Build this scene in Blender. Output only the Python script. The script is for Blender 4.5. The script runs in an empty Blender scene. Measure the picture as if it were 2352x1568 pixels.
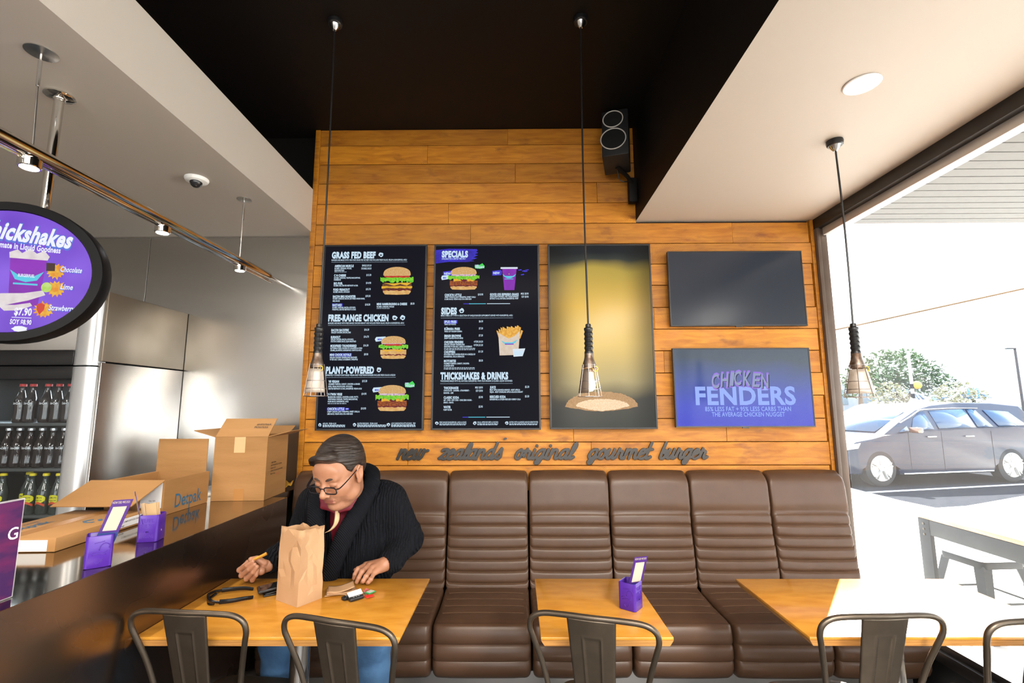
import bpy, bmesh, math, random
import numpy as np
from mathutils import Vector as V, Matrix as MX
random.seed(7)
S = bpy.context.scene
C = S.collection
PI = math.pi

# ---------------------------------------------------------------- camera
cam = bpy.data.cameras.new('camera')
cam.sensor_width = 36.0
cam.lens = 1094.3 * 36.0 / 2352
cam.clip_start = 0.02
cam.clip_end = 400
camo = bpy.data.objects.new('camera', cam)
C.objects.link(camo)
_p, _y, _r = 0.134779, -0.0081585, -0.0027208
_f = V((math.sin(_y) * math.cos(_p), math.cos(_y) * math.cos(_p), math.sin(_p)))
_r0 = V((math.cos(_y), -math.sin(_y), 0))
_u0 = _r0.cross(_f)
_rt = _r0 * math.cos(_r) + _u0 * math.sin(_r)
_up = _u0 * math.cos(_r) - _r0 * math.sin(_r)
camo.matrix_world = MX(((_rt.x, _up.x, -_f.x, 0), (_rt.y, _up.y, -_f.y, -3.05), (_rt.z, _up.z, -_f.z, 1.5), (0, 0, 0, 1)))
S.camera = camo

# ---------------------------------------------------------------- world, sun, exposure
S.view_settings.view_transform = 'Standard'
S.view_settings.look = 'None'
S.view_settings.gamma = 1.0
S.view_settings.use_curve_mapping = False
EXPO = 2.05
S.view_settings.exposure = EXPO
EM = 2.0 ** -EXPO      # keeps lit screens at their own brightness
w = bpy.data.worlds.new('sky')
S.world = w
w.use_nodes = True
wn, wl = w.node_tree.nodes, w.node_tree.links
bg = wn['Background']
tc = wn.new('ShaderNodeTexCoord')
sx = wn.new('ShaderNodeSeparateXYZ')
wl.new(tc.outputs['Generated'], sx.inputs[0])
cr = wn.new('ShaderNodeValToRGB')
cr.color_ramp.elements[0].position = 0.0
cr.color_ramp.elements[0].color = (1.0, 0.985, 0.96, 1)
cr.color_ramp.elements[1].position = 0.9
cr.color_ramp.elements[1].color = (0.62, 0.79, 1.0, 1)
wl.new(sx.outputs['Z'], cr.inputs[0])
wl.new(cr.outputs[0], bg.inputs[0])
bg.inputs[1].default_value = 1.5
sun = bpy.data.lights.new('sun', 'SUN')
sun.energy = 15.0
sun.angle = 0.009
sun.color = (1.0, 0.93, 0.82)
suno = bpy.data.objects.new('sun', sun)
C.objects.link(suno)
_d = V((-0.62, -0.80, -0.80)).normalized()
suno.rotation_euler = _d.to_track_quat('-Z', 'Y').to_euler()
suno.location = (6, 9, 9)


def area_lamp(name, loc, sx_, sy_, watts, col, rot=(0, 0, 0)):
    l = bpy.data.lights.new(name, 'AREA')
    l.shape = 'RECTANGLE'
    l.size, l.size_y, l.energy, l.color = sx_, sy_, watts, col
    o = bpy.data.objects.new(name, l)
    o.location, o.rotation_euler = loc, rot
    C.objects.link(o)
    return o


# added unseen fill lamps, brightening the dining room and kitchen from behind the camera
area_lamp('dining_fill_lamp', (-0.2, -4.6, 3.36), 2.2, 1.4, 55, (1.0, 0.89, 0.76))
area_lamp('bulkhead_fill_lamp', (1.35, -4.2, 2.70), 0.5, 2.4, 60, (1.0, 0.93, 0.84))
area_lamp('kitchen_fill_lamp', (-2.7, -4.4, 2.645), 0.8, 2.0, 30, (1.0, 0.92, 0.82))


# ---------------------------------------------------------------- materials
def mat(name, col, rough=0.5, metal=0.0, col2=None, nscale=6.0, ndetail=4.0, stretch=(1, 1, 1), bump=0.0, bscale=None,
        coat=0.0, emit=None, strength=0.0, spec=0.5, trans=0.0, rough2=None, ramp=(0.35, 0.65), ior=1.45, alpha=1.0, bdist=0.01):
    m = bpy.data.materials.new(name)
    m.use_nodes = True
    N, L = m.node_tree.nodes, m.node_tree.links
    b = N['Principled BSDF']
    b.inputs['Base Color'].default_value = (*col, 1)
    b.inputs['Roughness'].default_value = rough
    b.inputs['Metallic'].default_value = metal
    b.inputs['Specular IOR Level'].default_value = spec
    b.inputs['Coat Weight'].default_value = coat
    b.inputs['Coat Roughness'].default_value = 0.08
    b.inputs['Transmission Weight'].default_value = trans
    b.inputs['IOR'].default_value = ior
    b.inputs['Alpha'].default_value = alpha
    if emit:
        b.inputs['Emission Color'].default_value = (*emit, 1)
        b.inputs['Emission Strength'].default_value = strength
    if col2 or bump or rough2 is not None:
        t = N.new('ShaderNodeTexCoord')
        mp = N.new('ShaderNodeMapping')
        mp.inputs['Scale'].default_value = stretch
        L.new(t.outputs['Object'], mp.inputs[0])
        n = N.new('ShaderNodeTexNoise')
        n.inputs['Scale'].default_value = nscale
        n.inputs['Detail'].default_value = ndetail
        L.new(mp.outputs[0], n.inputs['Vector'])
        if col2 or rough2 is not None:
            r = N.new('ShaderNodeValToRGB')
            r.color_ramp.elements[0].position, r.color_ramp.elements[1].position = ramp
            r.color_ramp.elements[0].color = (*col, 1)
            r.color_ramp.elements[1].color = (*(col2 or col), 1)
            L.new(n.outputs['Fac'], r.inputs[0])
            if col2:
                L.new(r.outputs[0], b.inputs['Base Color'])
                if emit:
                    L.new(r.outputs[0], b.inputs['Emission Color'])
        if rough2 is not None:
            mr = N.new('ShaderNodeMapRange')
            mr.inputs['From Min'].default_value, mr.inputs['From Max'].default_value = ramp
            mr.inputs['To Min'].default_value, mr.inputs['To Max'].default_value = rough, rough2
            L.new(n.outputs['Fac'], mr.inputs['Value'])
            L.new(mr.outputs[0], b.inputs['Roughness'])
        if bump:
            n2 = n
            if bscale:
                n2 = N.new('ShaderNodeTexNoise')
                n2.inputs['Scale'].default_value = bscale
                n2.inputs['Detail'].default_value = 3
                L.new(mp.outputs[0], n2.inputs['Vector'])
            bp = N.new('ShaderNodeBump')
            bp.inputs['Strength'].default_value = bump
            bp.inputs['Distance'].default_value = bdist
            L.new(n2.outputs['Fac'], bp.inputs['Height'])
            L.new(bp.outputs[0], b.inputs['Normal'])
    return m


def glow(name, col, strength=1.0, col2=None, nscale=30.0, rough=0.4):
    """an ink of a lit screen or sign: black glossy surface that emits its colour"""
    m = mat(name, (0.004, 0.004, 0.004), rough, emit=col, strength=strength * EM, spec=0.15)
    if col2:
        N, L = m.node_tree.nodes, m.node_tree.links
        t = N.new('ShaderNodeTexCoord')
        n = N.new('ShaderNodeTexNoise')
        n.inputs['Scale'].default_value = nscale
        L.new(t.outputs['Object'], n.inputs['Vector'])
        r = N.new('ShaderNodeValToRGB')
        r.color_ramp.elements[0].position, r.color_ramp.elements[1].position = 0.38, 0.62
        r.color_ramp.elements[0].color, r.color_ramp.elements[1].color = (*col, 1), (*col2, 1)
        L.new(n.outputs['Fac'], r.inputs[0])
        L.new(r.outputs[0], N['Principled BSDF'].inputs['Emission Color'])
    return m


def math_node(N, op, a=None, b=None):
    n = N.new('ShaderNodeMath')
    n.operation = op
    for i, v in enumerate((a, b)):
        if isinstance(v, (int, float)):
            n.inputs[i].default_value = v
    return n


# ---------------------------------------------------------------- mesh building
def catmull(pts, n=6, closed=False):
    P = [V(p) for p in pts]
    out = []
    m = len(P)
    for i in range(m if closed else m - 1):
        p0 = P[(i - 1) % m] if closed or i > 0 else P[0] * 2 - P[1]
        p1, p2 = P[i], P[(i + 1) % m]
        p3 = P[(i + 2) % m] if closed or i + 2 < m else P[-1] * 2 - P[-2]
        for k in range(n):
            t = k / n
            out.append(0.5 * ((2 * p1) + (p2 - p0) * t + (2 * p0 - 5 * p1 + 4 * p2 - p3) * t * t + (3 * p1 - p0 - 3 * p2 + p3) * t ** 3))
    if not closed:
        out.append(P[-1])
    return out


class B:
    def __init__(s):
        s.bm = bmesh.new()
        s.mi = 0

    def _f(s, vs):
        try:
            f = s.bm.faces.new(vs)
            f.material_index = s.mi
            f.smooth = True
            return f
        except ValueError:
            return None

    def poly(s, pts):
        return s._f([s.bm.verts.new(p) for p in pts])

    def box(s, c, d, rot=None, bev=0.0, seg=2, top=None):
        """box centred at c with size d; top=(kx,ky) scales the upper face; rot = rotation matrix"""
        x, y, z = d[0] / 2, d[1] / 2, d[2] / 2
        kx, ky = top or (1, 1)
        co = [(-x, -y, -z), (x, -y, -z), (x, y, -z), (-x, y, -z), (-x * kx, -y * ky, z), (x * kx, -y * ky, z), (x * kx, y * ky, z), (-x * kx, y * ky, z)]
        vs = []
        for p in co:
            q = V(p)
            if rot is not None:
                q = rot @ q
            vs.append(s.bm.verts.new(q + V(c)))
        fs = [s._f([vs[i] for i in f]) for f in ((0, 3, 2, 1), (4, 5, 6, 7), (0, 1, 5, 4), (1, 2, 6, 5), (2, 3, 7, 6), (3, 0, 4, 7))]
        if bev:
            es = list({e for f in fs for e in f.edges})
            r = bmesh.ops.bevel(s.bm, geom=es, offset=bev, segments=seg, affect='EDGES', profile=0.5)
            for f in r['faces']:
                f.material_index = s.mi
                f.smooth = True
        return s

    def box2(s, a, b, bev=0.0, seg=2):
        a, b = V(a), V(b)
        return s.box((a + b) / 2, (abs(b.x - a.x), abs(b.y - a.y), abs(b.z - a.z)), bev=bev, seg=seg)

    def rings(s, rings, cap=True, closed=False):
        R = [[s.bm.verts.new(p) for p in r] for r in rings]
        n = len(R[0])
        for i in range(len(R) - (0 if closed else 1)):
            a, b = R[i], R[(i + 1) % len(R)]
            for k in range(n):
                s._f((a[k], a[(k + 1) % n], b[(k + 1) % n], b[k]))
        if cap and not closed:
            s._f(list(reversed(R[0])))
            s._f(R[-1])
        return s

    def tube(s, pts, r, n=10, closed=False, cap=True, flat=1.0, up=None):
        P = [V(p) for p in pts]
        m = len(P)
        rr = r if isinstance(r, (list, tuple)) else [r] * m
        T = []
        for i in range(m):
            a = P[(i - 1) % m] if closed or i > 0 else P[i]
            b = P[(i + 1) % m] if closed or i < m - 1 else P[i]
            t = (b - a)
            T.append(t.normalized() if t.length > 1e-9 else V((0, 0, 1)))
        u = V(up) if up else (V((0, 0, 1)) if abs(T[0].z) < 0.9 else V((1, 0, 0)))
        u = (u - T[0] * u.dot(T[0])).normalized()
        R = []
        for i in range(m):
            u = u - T[i] * u.dot(T[i])
            u = u.normalized() if u.length > 1e-9 else V((1, 0, 0))
            v = T[i].cross(u)
            R.append([P[i] + (u * math.cos(2 * PI * k / n) * flat + v * math.sin(2 * PI * k / n)) * rr[i] for k in range(n)])
        return s.rings(R, cap, closed)

    def lathe(s, prof, n=24, c=(0, 0, 0), rot=None):
        R = []
        for r, z in prof:
            ring = []
            for k in range(n):
                p = V((max(r, 1e-5) * math.cos(2 * PI * k / n), max(r, 1e-5) * math.sin(2 * PI * k / n), z))
                if rot is not None:
                    p = rot @ p
                ring.append(p + V(c))
            R.append(ring)
        return s.rings(R, True)

    def ball(s, c, r, n=12, rot=None):
        r = r if isinstance(r, (list, tuple)) else (r, r, r)
        R = []
        for i in range(1, n):
            a = PI * i / n
            ring = []
            for k in range(2 * n):
                b = 2 * PI * k / (2 * n)
                p = V((math.sin(a) * math.cos(b) * r[0], math.sin(a) * math.sin(b) * r[1], -math.cos(a) * r[2]))
                if rot is not None:
                    p = rot @ p
                ring.append(p + V(c))
            R.append(ring)
        return s.rings(R, True)

    def prism(s, pts, d, mtx=None, bev=0.0):
        """polygon pts (x, z) in the XZ plane, from y=0 to y=d; mtx maps it into place"""
        a = [V((p[0], 0, p[1])) for p in pts]
        b = [V((p[0], d, p[1])) for p in pts]
        if mtx is not None:
            a, b = [mtx @ p for p in a], [mtx @ p for p in b]
        A, Bv = [s.bm.verts.new(p) for p in a], [s.bm.verts.new(p) for p in b]
        fs = [s._f(A), s._f(list(reversed(Bv)))]
        n = len(pts)
        for i in range(n):
            fs.append(s._f((A[(i + 1) % n], A[i], Bv[i], Bv[(i + 1) % n])))
        if bev:
            es = [e for e in fs[0].edges] + [e for e in fs[1].edges]
            r = bmesh.ops.bevel(s.bm, geom=es, offset=bev, segments=2, affect='EDGES', profile=0.5)
            for f in r['faces']:
                f.material_index = s.mi
                f.smooth = True
        return s

    def grid(s, fn, nu, nv, wrapu=False):
        G = [[s.bm.verts.new(fn(i / nu, j / nv)) for j in range(nv + 1)] for i in range(nu if wrapu else nu + 1)]
        m = len(G)
        for i in range(nu):
            for j in range(nv):
                s._f((G[i][j], G[(i + 1) % m][j], G[(i + 1) % m][j + 1], G[i][j + 1]))
        return s

    def build(s, name, mats, parent=None, loc=(0, 0, 0), rot=None, sharp=35, recalc=True, solid=0.0, bevel=0.0):
        if recalc:
            bmesh.ops.recalc_face_normals(s.bm, faces=s.bm.faces[:])
        me = bpy.data.meshes.new(name)
        s.bm.to_mesh(me)
        s.bm.free()
        for m in (mats if isinstance(mats, (list, tuple)) else [mats]):
            me.materials.append(m)
        if sharp is not None:
            me.set_sharp_from_angle(angle=math.radians(sharp))
        o = bpy.data.objects.new(name, me)
        C.objects.link(o)
        o.location = loc
        if rot:
            o.rotation_euler = rot
        if parent:
            o.parent = parent
        if solid:
            md = o.modifiers.new('solid', 'SOLIDIFY')
            md.thickness = solid
            md.offset = 0
        if bevel:
            md = o.modifiers.new('bevel', 'BEVEL')
            md.width = bevel
            md.segments = 2
            md.limit_method = 'ANGLE'
        return o


def tag(o, label, cat, group=None):
    o['label'] = label
    o['category'] = cat
    if group:
        o['group'] = group
    return o


def thing(name, label, cat, loc=(0, 0, 0), rotz=0.0, group=None):
    o = bpy.data.objects.new(name, None)
    o.empty_display_size = 0.1
    C.objects.link(o)
    o.location = loc
    o.rotation_euler = (0, 0, rotz)
    return tag(o, label, cat, group)


def struct(o):
    o['kind'] = 'structure'
    return o


def copy_tree(o, parent=None, **kw):
    c = o.copy()
    C.objects.link(c)
    if parent:
        c.parent = parent
    for k, v in kw.items():
        c[k] = v
    for ch in list(o.children):
        copy_tree(ch, c)
    return c


def rotz(a):
    return MX.Rotation(a, 3, 'Z')


# ---------------------------------------------------------------- lettering
def text_mesh(body, bold=0.0):
    cu = bpy.data.curves.new('lettering', 'FONT')
    cu.body = body
    cu.size = 1.0
    cu.offset = bold
    cu.space_character = 1.0 + 1.8 * bold
    cu.resolution_u = 3
    o = bpy.data.objects.new('lettering', cu)
    me = o.to_mesh()
    vs = [tuple(v.co) for v in me.vertices]
    fs = [tuple(p.vertices) for p in me.polygons]
    o.to_mesh_clear()
    bpy.data.objects.remove(o)
    bpy.data.curves.remove(cu)
    return vs, fs


def text(b, body, x0, z0, cap, width=None, y=0.0, bold=0.02, mtx=None, right=False, shear=0.0, squeeze=0.62):
    """adds flat lettering in the XZ plane facing -Y: left x0, baseline z0, capital height cap, total width"""
    vs, fs = text_mesh(body, bold)
    if not vs:
        return 0
    k = cap / 0.69
    xa, xb = min(v[0] for v in vs), max(v[0] for v in vs)
    kx = (width / (xb - xa)) if width else k * squeeze
    wd = (xb - xa) * kx
    if right:
        x0 -= wd
    q = []
    for vx, vy, _ in vs:
        p = V((x0 + (vx - xa) * kx + shear * vy * k, y, z0 + vy * k))
        q.append(b.bm.verts.new(mtx @ p if mtx is not None else p))
    for f in fs:
        b._f([q[i] for i in f])
    return wd


# ---------------------------------------------------------------- sculpted surfaces
class Field:
    """a distance field sculpted from soft primitives, turned into one continuous skin by surface nets"""
    def __init__(s, lo, hi, vox):
        s.lo, s.vox = np.array(lo, np.float32), vox
        n = np.ceil((np.array(hi) - np.array(lo)) / vox).astype(int) + 1
        s.ax = [s.lo[i] + np.arange(n[i], dtype=np.float32) * vox for i in range(3)]
        s.D = np.full(n, 0.5, np.float32)

    def _box(s, lo, hi):
        sl, ax = [], []
        for i in range(3):
            a = max(0, int((lo[i] - s.lo[i]) / s.vox))
            b = min(len(s.ax[i]), int((hi[i] - s.lo[i]) / s.vox) + 2)
            if b <= a:
                return None
            sl.append(slice(a, b))
            ax.append(s.ax[i][a:b])
        return tuple(sl), np.meshgrid(*ax, indexing='ij', sparse=True)

    def _mix(s, sl, d, k, sub):
        A = s.D[sl]
        if sub:
            h = np.maximum(k - np.abs(A + d), 0) / k
            s.D[sl] = np.maximum(A, -d) + h * h * k * 0.25
        else:
            h = np.maximum(k - np.abs(A - d), 0) / k
            s.D[sl] = np.minimum(A, d) - h * h * k * 0.25

    def cone(s, a, b, ra, rb, k=0.01, sub=False):
        a, b = np.array(a, np.float32), np.array(b, np.float32)
        m = max(ra, rb) + k + 3 * s.vox
        q = s._box(np.minimum(a, b) - m, np.maximum(a, b) + m)
        if q is None:
            return s
        sl, (X, Y, Z) = q
        ab = b - a
        L2 = float(ab @ ab) + 1e-12
        t = np.clip(((X - a[0]) * ab[0] + (Y - a[1]) * ab[1] + (Z - a[2]) * ab[2]) / L2, 0, 1)
        d = np.sqrt((X - a[0] - t * ab[0]) ** 2 + (Y - a[1] - t * ab[1]) ** 2 + (Z - a[2] - t * ab[2]) ** 2) - (ra + (rb - ra) * t)
        s._mix(sl, d, k, sub)
        return s

    def pen(s, a, b, r):
        """stroke seen along Y: distance in the XZ plane only"""
        m = r + 4 * s.vox
        q = s._box((min(a[0], b[0]) - m, -9, min(a[1], b[1]) - m), (max(a[0], b[0]) + m, 9, max(a[1], b[1]) + m))
        if q is None:
            return s
        sl, (X, Y, Z) = q
        dx, dz = b[0] - a[0], b[1] - a[1]
        t = np.clip(((X - a[0]) * dx + (Z - a[1]) * dz) / (dx * dx + dz * dz + 1e-12), 0, 1)
        d = np.sqrt((X - a[0] - t * dx) ** 2 + (Z - a[1] - t * dz) ** 2) - r
        s.D[sl] = np.minimum(s.D[sl], d)
        return s

    def chain(s, pts, r, k=0.01, sub=False):
        rr = r if isinstance(r, (list, tuple)) else [r] * len(pts)
        for i in range(len(pts) - 1):
            s.cone(pts[i], pts[i + 1], rr[i], rr[i + 1], k, sub)
        return s

    def ell(s, c, r, k=0.01, R=None, sub=False):
        """ellipsoid; R columns are its axes"""
        c = np.array(c, np.float32)
        m = max(r) + k + 3 * s.vox
        q = s._box(c - m, c + m)
        if q is None:
            return s
        sl, (X, Y, Z) = q
        X, Y, Z = X - c[0], Y - c[1], Z - c[2]
        R = np.eye(3) if R is None else R
        P = [X * R[0][i] + Y * R[1][i] + Z * R[2][i] for i in range(3)]
        k0 = np.sqrt(sum((P[i] / r[i]) ** 2 for i in range(3))) + 1e-9
        k1 = np.sqrt(sum((P[i] / r[i] ** 2) ** 2 for i in range(3))) + 1e-9
        s._mix(sl, k0 * (k0 - 1) / k1, k, sub)
        return s

    def cut(s, p, n, k=0.006):
        """keep only the side of the plane at p that lies against n"""
        X, Y, Z = np.meshgrid(*s.ax, indexing='ij', sparse=True)
        d = (X - p[0]) * n[0] + (Y - p[1]) * n[1] + (Z - p[2]) * n[2]
        h = np.maximum(k - np.abs(s.D - d), 0) / k
        s.D = np.maximum(s.D, d) + h * h * k * 0.25
        return s

    def mesh(s, name, mats, parent=None, region=None, origin=(0, 0, 0)):
        D = s.D
        S_ = D < 0
        n = D.shape
        c = [S_[i:n[0] - 1 + i, j:n[1] - 1 + j, k:n[2] - 1 + k] for i in (0, 1) for j in (0, 1) for k in (0, 1)]
        al, an = c[0].copy(), c[0].copy()
        for q in c[1:]:
            al &= q
            an |= q
        act = an & ~al
        ix = np.argwhere(act)
        idx = np.full(act.shape, -1, np.int32)
        idx[act] = np.arange(len(ix))
        pos = np.zeros((len(ix), 3), np.float64)
        cnt = np.zeros(len(ix))
        cor = [(i, j, k) for i in (0, 1) for j in (0, 1) for k in (0, 1)]
        val = {q: D[ix[:, 0] + q[0], ix[:, 1] + q[1], ix[:, 2] + q[2]].astype(np.float64) for q in cor}
        for ax in range(3):
            for q in cor:
                if q[ax]:
                    continue
                p = list(q)
                p[ax] = 1
                a, b = val[q], val[tuple(p)]
                m = (a < 0) != (b < 0)
                t = np.where(m, a / np.where(m, a - b, 1), 0)
                e = np.zeros((len(ix), 3))
                for o in range(3):
                    e[:, o] = q[o]
                e[:, ax] = t
                pos += e * m[:, None]
                cnt += m
        pos = pos / cnt[:, None] + ix
        pos = pos * s.vox + s.lo[None, :]
        quads = []
        for ax in range(3):
            o1, o2 = [(1, 2), (2, 0), (0, 1)][ax]
            a = S_
            sl0 = [slice(None)] * 3; sl1 = [slice(None)] * 3
            sl0[ax] = slice(0, n[ax] - 1); sl1[ax] = slice(1, n[ax])
            A, Bq = S_[tuple(sl0)], S_[tuple(sl1)]
            e = np.argwhere(A != Bq)
            e = e[(e[:, o1] > 0) & (e[:, o2] > 0) & (e[:, o1] < n[o1] - 1) & (e[:, o2] < n[o2] - 1)]
            fl = A[e[:, 0], e[:, 1], e[:, 2]]
            def at(d1, d2):
                f = e.copy()
                f[:, o1] += d1; f[:, o2] += d2
                return idx[f[:, 0], f[:, 1], f[:, 2]]
            Q = np.stack([at(-1, -1), at(0, -1), at(0, 0), at(-1, 0)], 1)
            Q[~fl] = Q[~fl][:, ::-1]
            quads.append(Q)
        F = np.concatenate(quads)
        F = F[(F >= 0).all(1)]
        me = bpy.data.meshes.new(name)
        pos = pos - np.array(origin)
        me.vertices.add(len(pos))
        me.vertices.foreach_set('co', pos.astype(np.float32).ravel())
        me.loops.add(len(F) * 4)
        me.loops.foreach_set('vertex_index', F.astype(np.int32).ravel())
        me.polygons.add(len(F))
        me.polygons.foreach_set('loop_start', np.arange(0, len(F) * 4, 4, dtype=np.int32))
        me.polygons.foreach_set('use_smooth', np.ones(len(F), bool))
        me.update(calc_edges=True)
        for m in (mats if isinstance(mats, (list, tuple)) else [mats]):
            me.materials.append(m)
        if region is not None:
            cen = pos[F].mean(1) + np.array(origin)
            me.polygons.foreach_set('material_index', region(cen).astype(np.int32))
        o = bpy.data.objects.new(name, me)
        C.objects.link(o)
        if parent:
            o.parent = parent
        return o


# ================================================================ THE SETTING
PAINT = mat('beige_paint', (0.46, 0.418, 0.37), 0.55, bump=0.05, nscale=60, bdist=0.002)
BLACKP = mat('black_paint', (0.0055, 0.0042, 0.0035), 0.6, spec=0.25)
STEEL = mat('brushed_steel', (0.60, 0.595, 0.585), 0.20, 1.0, col2=(0.52, 0.505, 0.48), nscale=2.2, ndetail=3, rough2=0.30, ramp=(0.1, 0.9), stretch=(0.35, 0.35, 2.4), bump=0.03, bscale=2.0, bdist=0.02)
ALU_BLACK = mat('black_aluminium', (0.018, 0.018, 0.019), 0.38)
ALU_GREY = mat('dark_grey_aluminium', (0.055, 0.056, 0.06), 0.4)


def pine():
    m = bpy.data.materials.new('rough_sawn_pine')
    m.use_nodes = True
    N, L = m.node_tree.nodes, m.node_tree.links
    b = N['Principled BSDF']
    b.inputs['Roughness'].default_value = 0.5
    t = N.new('ShaderNodeTexCoord')
    g = N.new('ShaderNodeNewGeometry')
    rnd = g.outputs['Random Per Island']
    # island offset
    off = N.new('ShaderNodeVectorMath'); off.operation = 'ADD'
    sc = math_node(N, 'MULTIPLY', None, 37.0)
    L.new(rnd, sc.inputs[0])
    L.new(t.outputs['Object'], off.inputs[0])
    L.new(sc.outputs[0], off.inputs[1])
    mp = N.new('ShaderNodeMapping'); mp.inputs['Scale'].default_value = (1.2, 1, 9)
    L.new(off.outputs[0], mp.inputs[0])
    grain = N.new('ShaderNodeTexNoise'); grain.inputs['Scale'].default_value = 5; grain.inputs['Detail'].default_value = 7
    grain.inputs['Distortion'].default_value = 0.6
    L.new(mp.outputs[0], grain.inputs['Vector'])
    r1 = N.new('ShaderNodeValToRGB')
    e = r1.color_ramp.elements
    e[0].position, e[0].color = 0.25, (0.36, 0.112, 0.003, 1)
    e[1].position, e[1].color = 0.75, (0.62, 0.255, 0.018, 1)
    L.new(grain.outputs['Fac'], r1.inputs[0])
    # island tint
    tint = N.new('ShaderNodeMapRange'); tint.inputs['To Min'].default_value = 0.78; tint.inputs['To Max'].default_value = 1.12
    L.new(rnd, tint.inputs['Value'])
    mul = N.new('ShaderNodeMix'); mul.data_type = 'RGBA'; mul.blend_type = 'MULTIPLY'; mul.inputs[0].default_value = 1.0
    L.new(r1.outputs[0], mul.inputs[6]); L.new(tint.outputs[0], mul.inputs[7])
    # diagonal circular saw marks
    sp = N.new('ShaderNodeSeparateXYZ'); L.new(t.outputs['Object'], sp.inputs[0])
    fr = math_node(N, 'MULTIPLY', None, 7.0); L.new(rnd, fr.inputs[0])
    fr2 = math_node(N, 'FRACT'); L.new(fr.outputs[0], fr2.inputs[0])
    sg = math_node(N, 'GREATER_THAN', None, 0.5); L.new(fr2.outputs[0], sg.inputs[0])
    sg2 = math_node(N, 'MULTIPLY_ADD', None, 2.0); sg2.inputs[2].default_value = -1.0; L.new(sg.outputs[0], sg2.inputs[0])
    xm = math_node(N, 'MULTIPLY'); L.new(sp.outputs['X'], xm.inputs[0]); L.new(sg2.outputs[0], xm.inputs[1])
    zz = math_node(N, 'MULTIPLY', None, 0.9); L.new(sp.outputs['Z'], zz.inputs[0])
    uu = math_node(N, 'ADD'); L.new(xm.outputs[0], uu.inputs[0]); L.new(zz.outputs[0], uu.inputs[1])
    bow = N.new('ShaderNodeTexNoise'); bow.inputs['Scale'].default_value = 2.4; bow.inputs['Detail'].default_value = 0.0; L.new(off.outputs[0], bow.inputs['Vector'])
    bw = math_node(N, 'MULTIPLY_ADD', None, 0.28); L.new(bow.outputs['Fac'], bw.inputs[0]); L.new(uu.outputs[0], bw.inputs[2])
    fq = math_node(N, 'MULTIPLY', None, 820.0); L.new(bw.outputs[0], fq.inputs[0])
    sn = math_node(N, 'SINE'); L.new(fq.outputs[0], sn.inputs[0])
    patch = N.new('ShaderNodeTexNoise'); patch.inputs['Scale'].default_value = 6.0; patch.inputs['Detail'].default_value = 3; L.new(off.outputs[0], patch.inputs['Vector'])
    pr = N.new('ShaderNodeMapRange'); pr.inputs['From Min'].default_value = 0.34; pr.inputs['From Max'].default_value = 0.60; L.new(patch.outputs['Fac'], pr.inputs['Value'])
    saw = math_node(N, 'MULTIPLY'); L.new(sn.outputs[0], saw.inputs[0]); L.new(pr.outputs[0], saw.inputs[1])
    sv = math_node(N, 'MULTIPLY_ADD', None, 0.26); sv.inputs[2].default_value = 1.0; L.new(saw.outputs[0], sv.inputs[0])
    mul2 = N.new('ShaderNodeMix'); mul2.data_type = 'RGBA'; mul2.blend_type = 'MULTIPLY'; mul2.inputs[0].default_value = 1.0
    L.new(mul.outputs[2], mul2.inputs[6]); L.new(sv.outputs[0], mul2.inputs[7])
    # dark sap stains and knots
    kn = N.new('ShaderNodeTexNoise'); kn.inputs['Scale'].default_value = 7.0; kn.inputs['Detail'].default_value = 5
    mk = N.new('ShaderNodeMapping'); mk.inputs['Scale'].default_value = (1, 1, 2.2); L.new(off.outputs[0], mk.inputs[0]); L.new(mk.outputs[0], kn.inputs['Vector'])
    kr = N.new('ShaderNodeMapRange'); kr.inputs['From Min'].default_value = 0.60; kr.inputs['From Max'].default_value = 0.76; kr.inputs['To Max'].default_value = 0.75
    L.new(kn.outputs['Fac'], kr.inputs['Value'])
    mx = N.new('ShaderNodeMix'); mx.data_type = 'RGBA'; L.new(kr.outputs[0], mx.inputs[0]); L.new(mul2.outputs[2], mx.inputs[6]); mx.inputs[7].default_value = (0.17, 0.05, 0.01, 1)
    L.new(mx.outputs[2], b.inputs['Base Color'])
    bp = N.new('ShaderNodeBump'); bp.inputs['Strength'].default_value = 0.25; bp.inputs['Distance'].default_value = 0.002
    L.new(saw.outputs[0], bp.inputs['Height']); L.new(bp.outputs[0], b.inputs['Normal'])
    return m


PINE = pine()
DARKGAP = mat('batten_black', (0.02, 0.012, 0.008), 0.9)

# floor of the shop
FLOOR = mat('polished_concrete', (0.075, 0.07, 0.066), 0.35, col2=(0.12, 0.113, 0.107), nscale=9, rough2=0.5)
struct(B().box2((-4.2, -8.2, -0.1), (2.12, 0.3, 0)).build('floor', FLOOR))

# pine feature wall: horizontal rough sawn boards with staggered butt joints
rows = [0.98, 1.133, 1.276, 1.42, 1.564, 1.707, 1.85, 1.991, 2.134, 2.282, 2.425, 2.566, 2.708, 2.852, 2.997, 3.135, 3.271, 3.40]
joints = {1: [-0.68, 0.47], 2: [0.36, 1.32], 3: [-0.1, 1.1], 4: [-0.95], 5: [0.95], 6: [0.2], 7: [0.9, 1.60], 8: [-0.4], 9: [1.0], 10: [0.25], 11: [-0.3, 1.44],
          12: [-0.45, 0.98], 13: [0.55], 14: [0.0], 15: [-0.6], 16: [-0.05], 17: [0.35]}
b = B()
for i in range(len(rows) - 1):
    xr = 1.945 if rows[i] < 2.7 else 0.806
    xl = -1.337
    if i % 3 == 1 and rows[i] < 2.7:
        xr += 0.008
    cuts = [xl] + [j for j in joints.get(i, []) if xl < j < xr] + [xr]
    for a, c in zip(cuts, cuts[1:]):
        d = random.uniform(0, 0.003)
        b.box2((a + 0.0007, 0.0 + d, rows[i] + 0.0022), (c - 0.0007, 0.03, min(rows[i + 1], 3.39) - 0.0022), bev=0.0012, seg=1)
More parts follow.
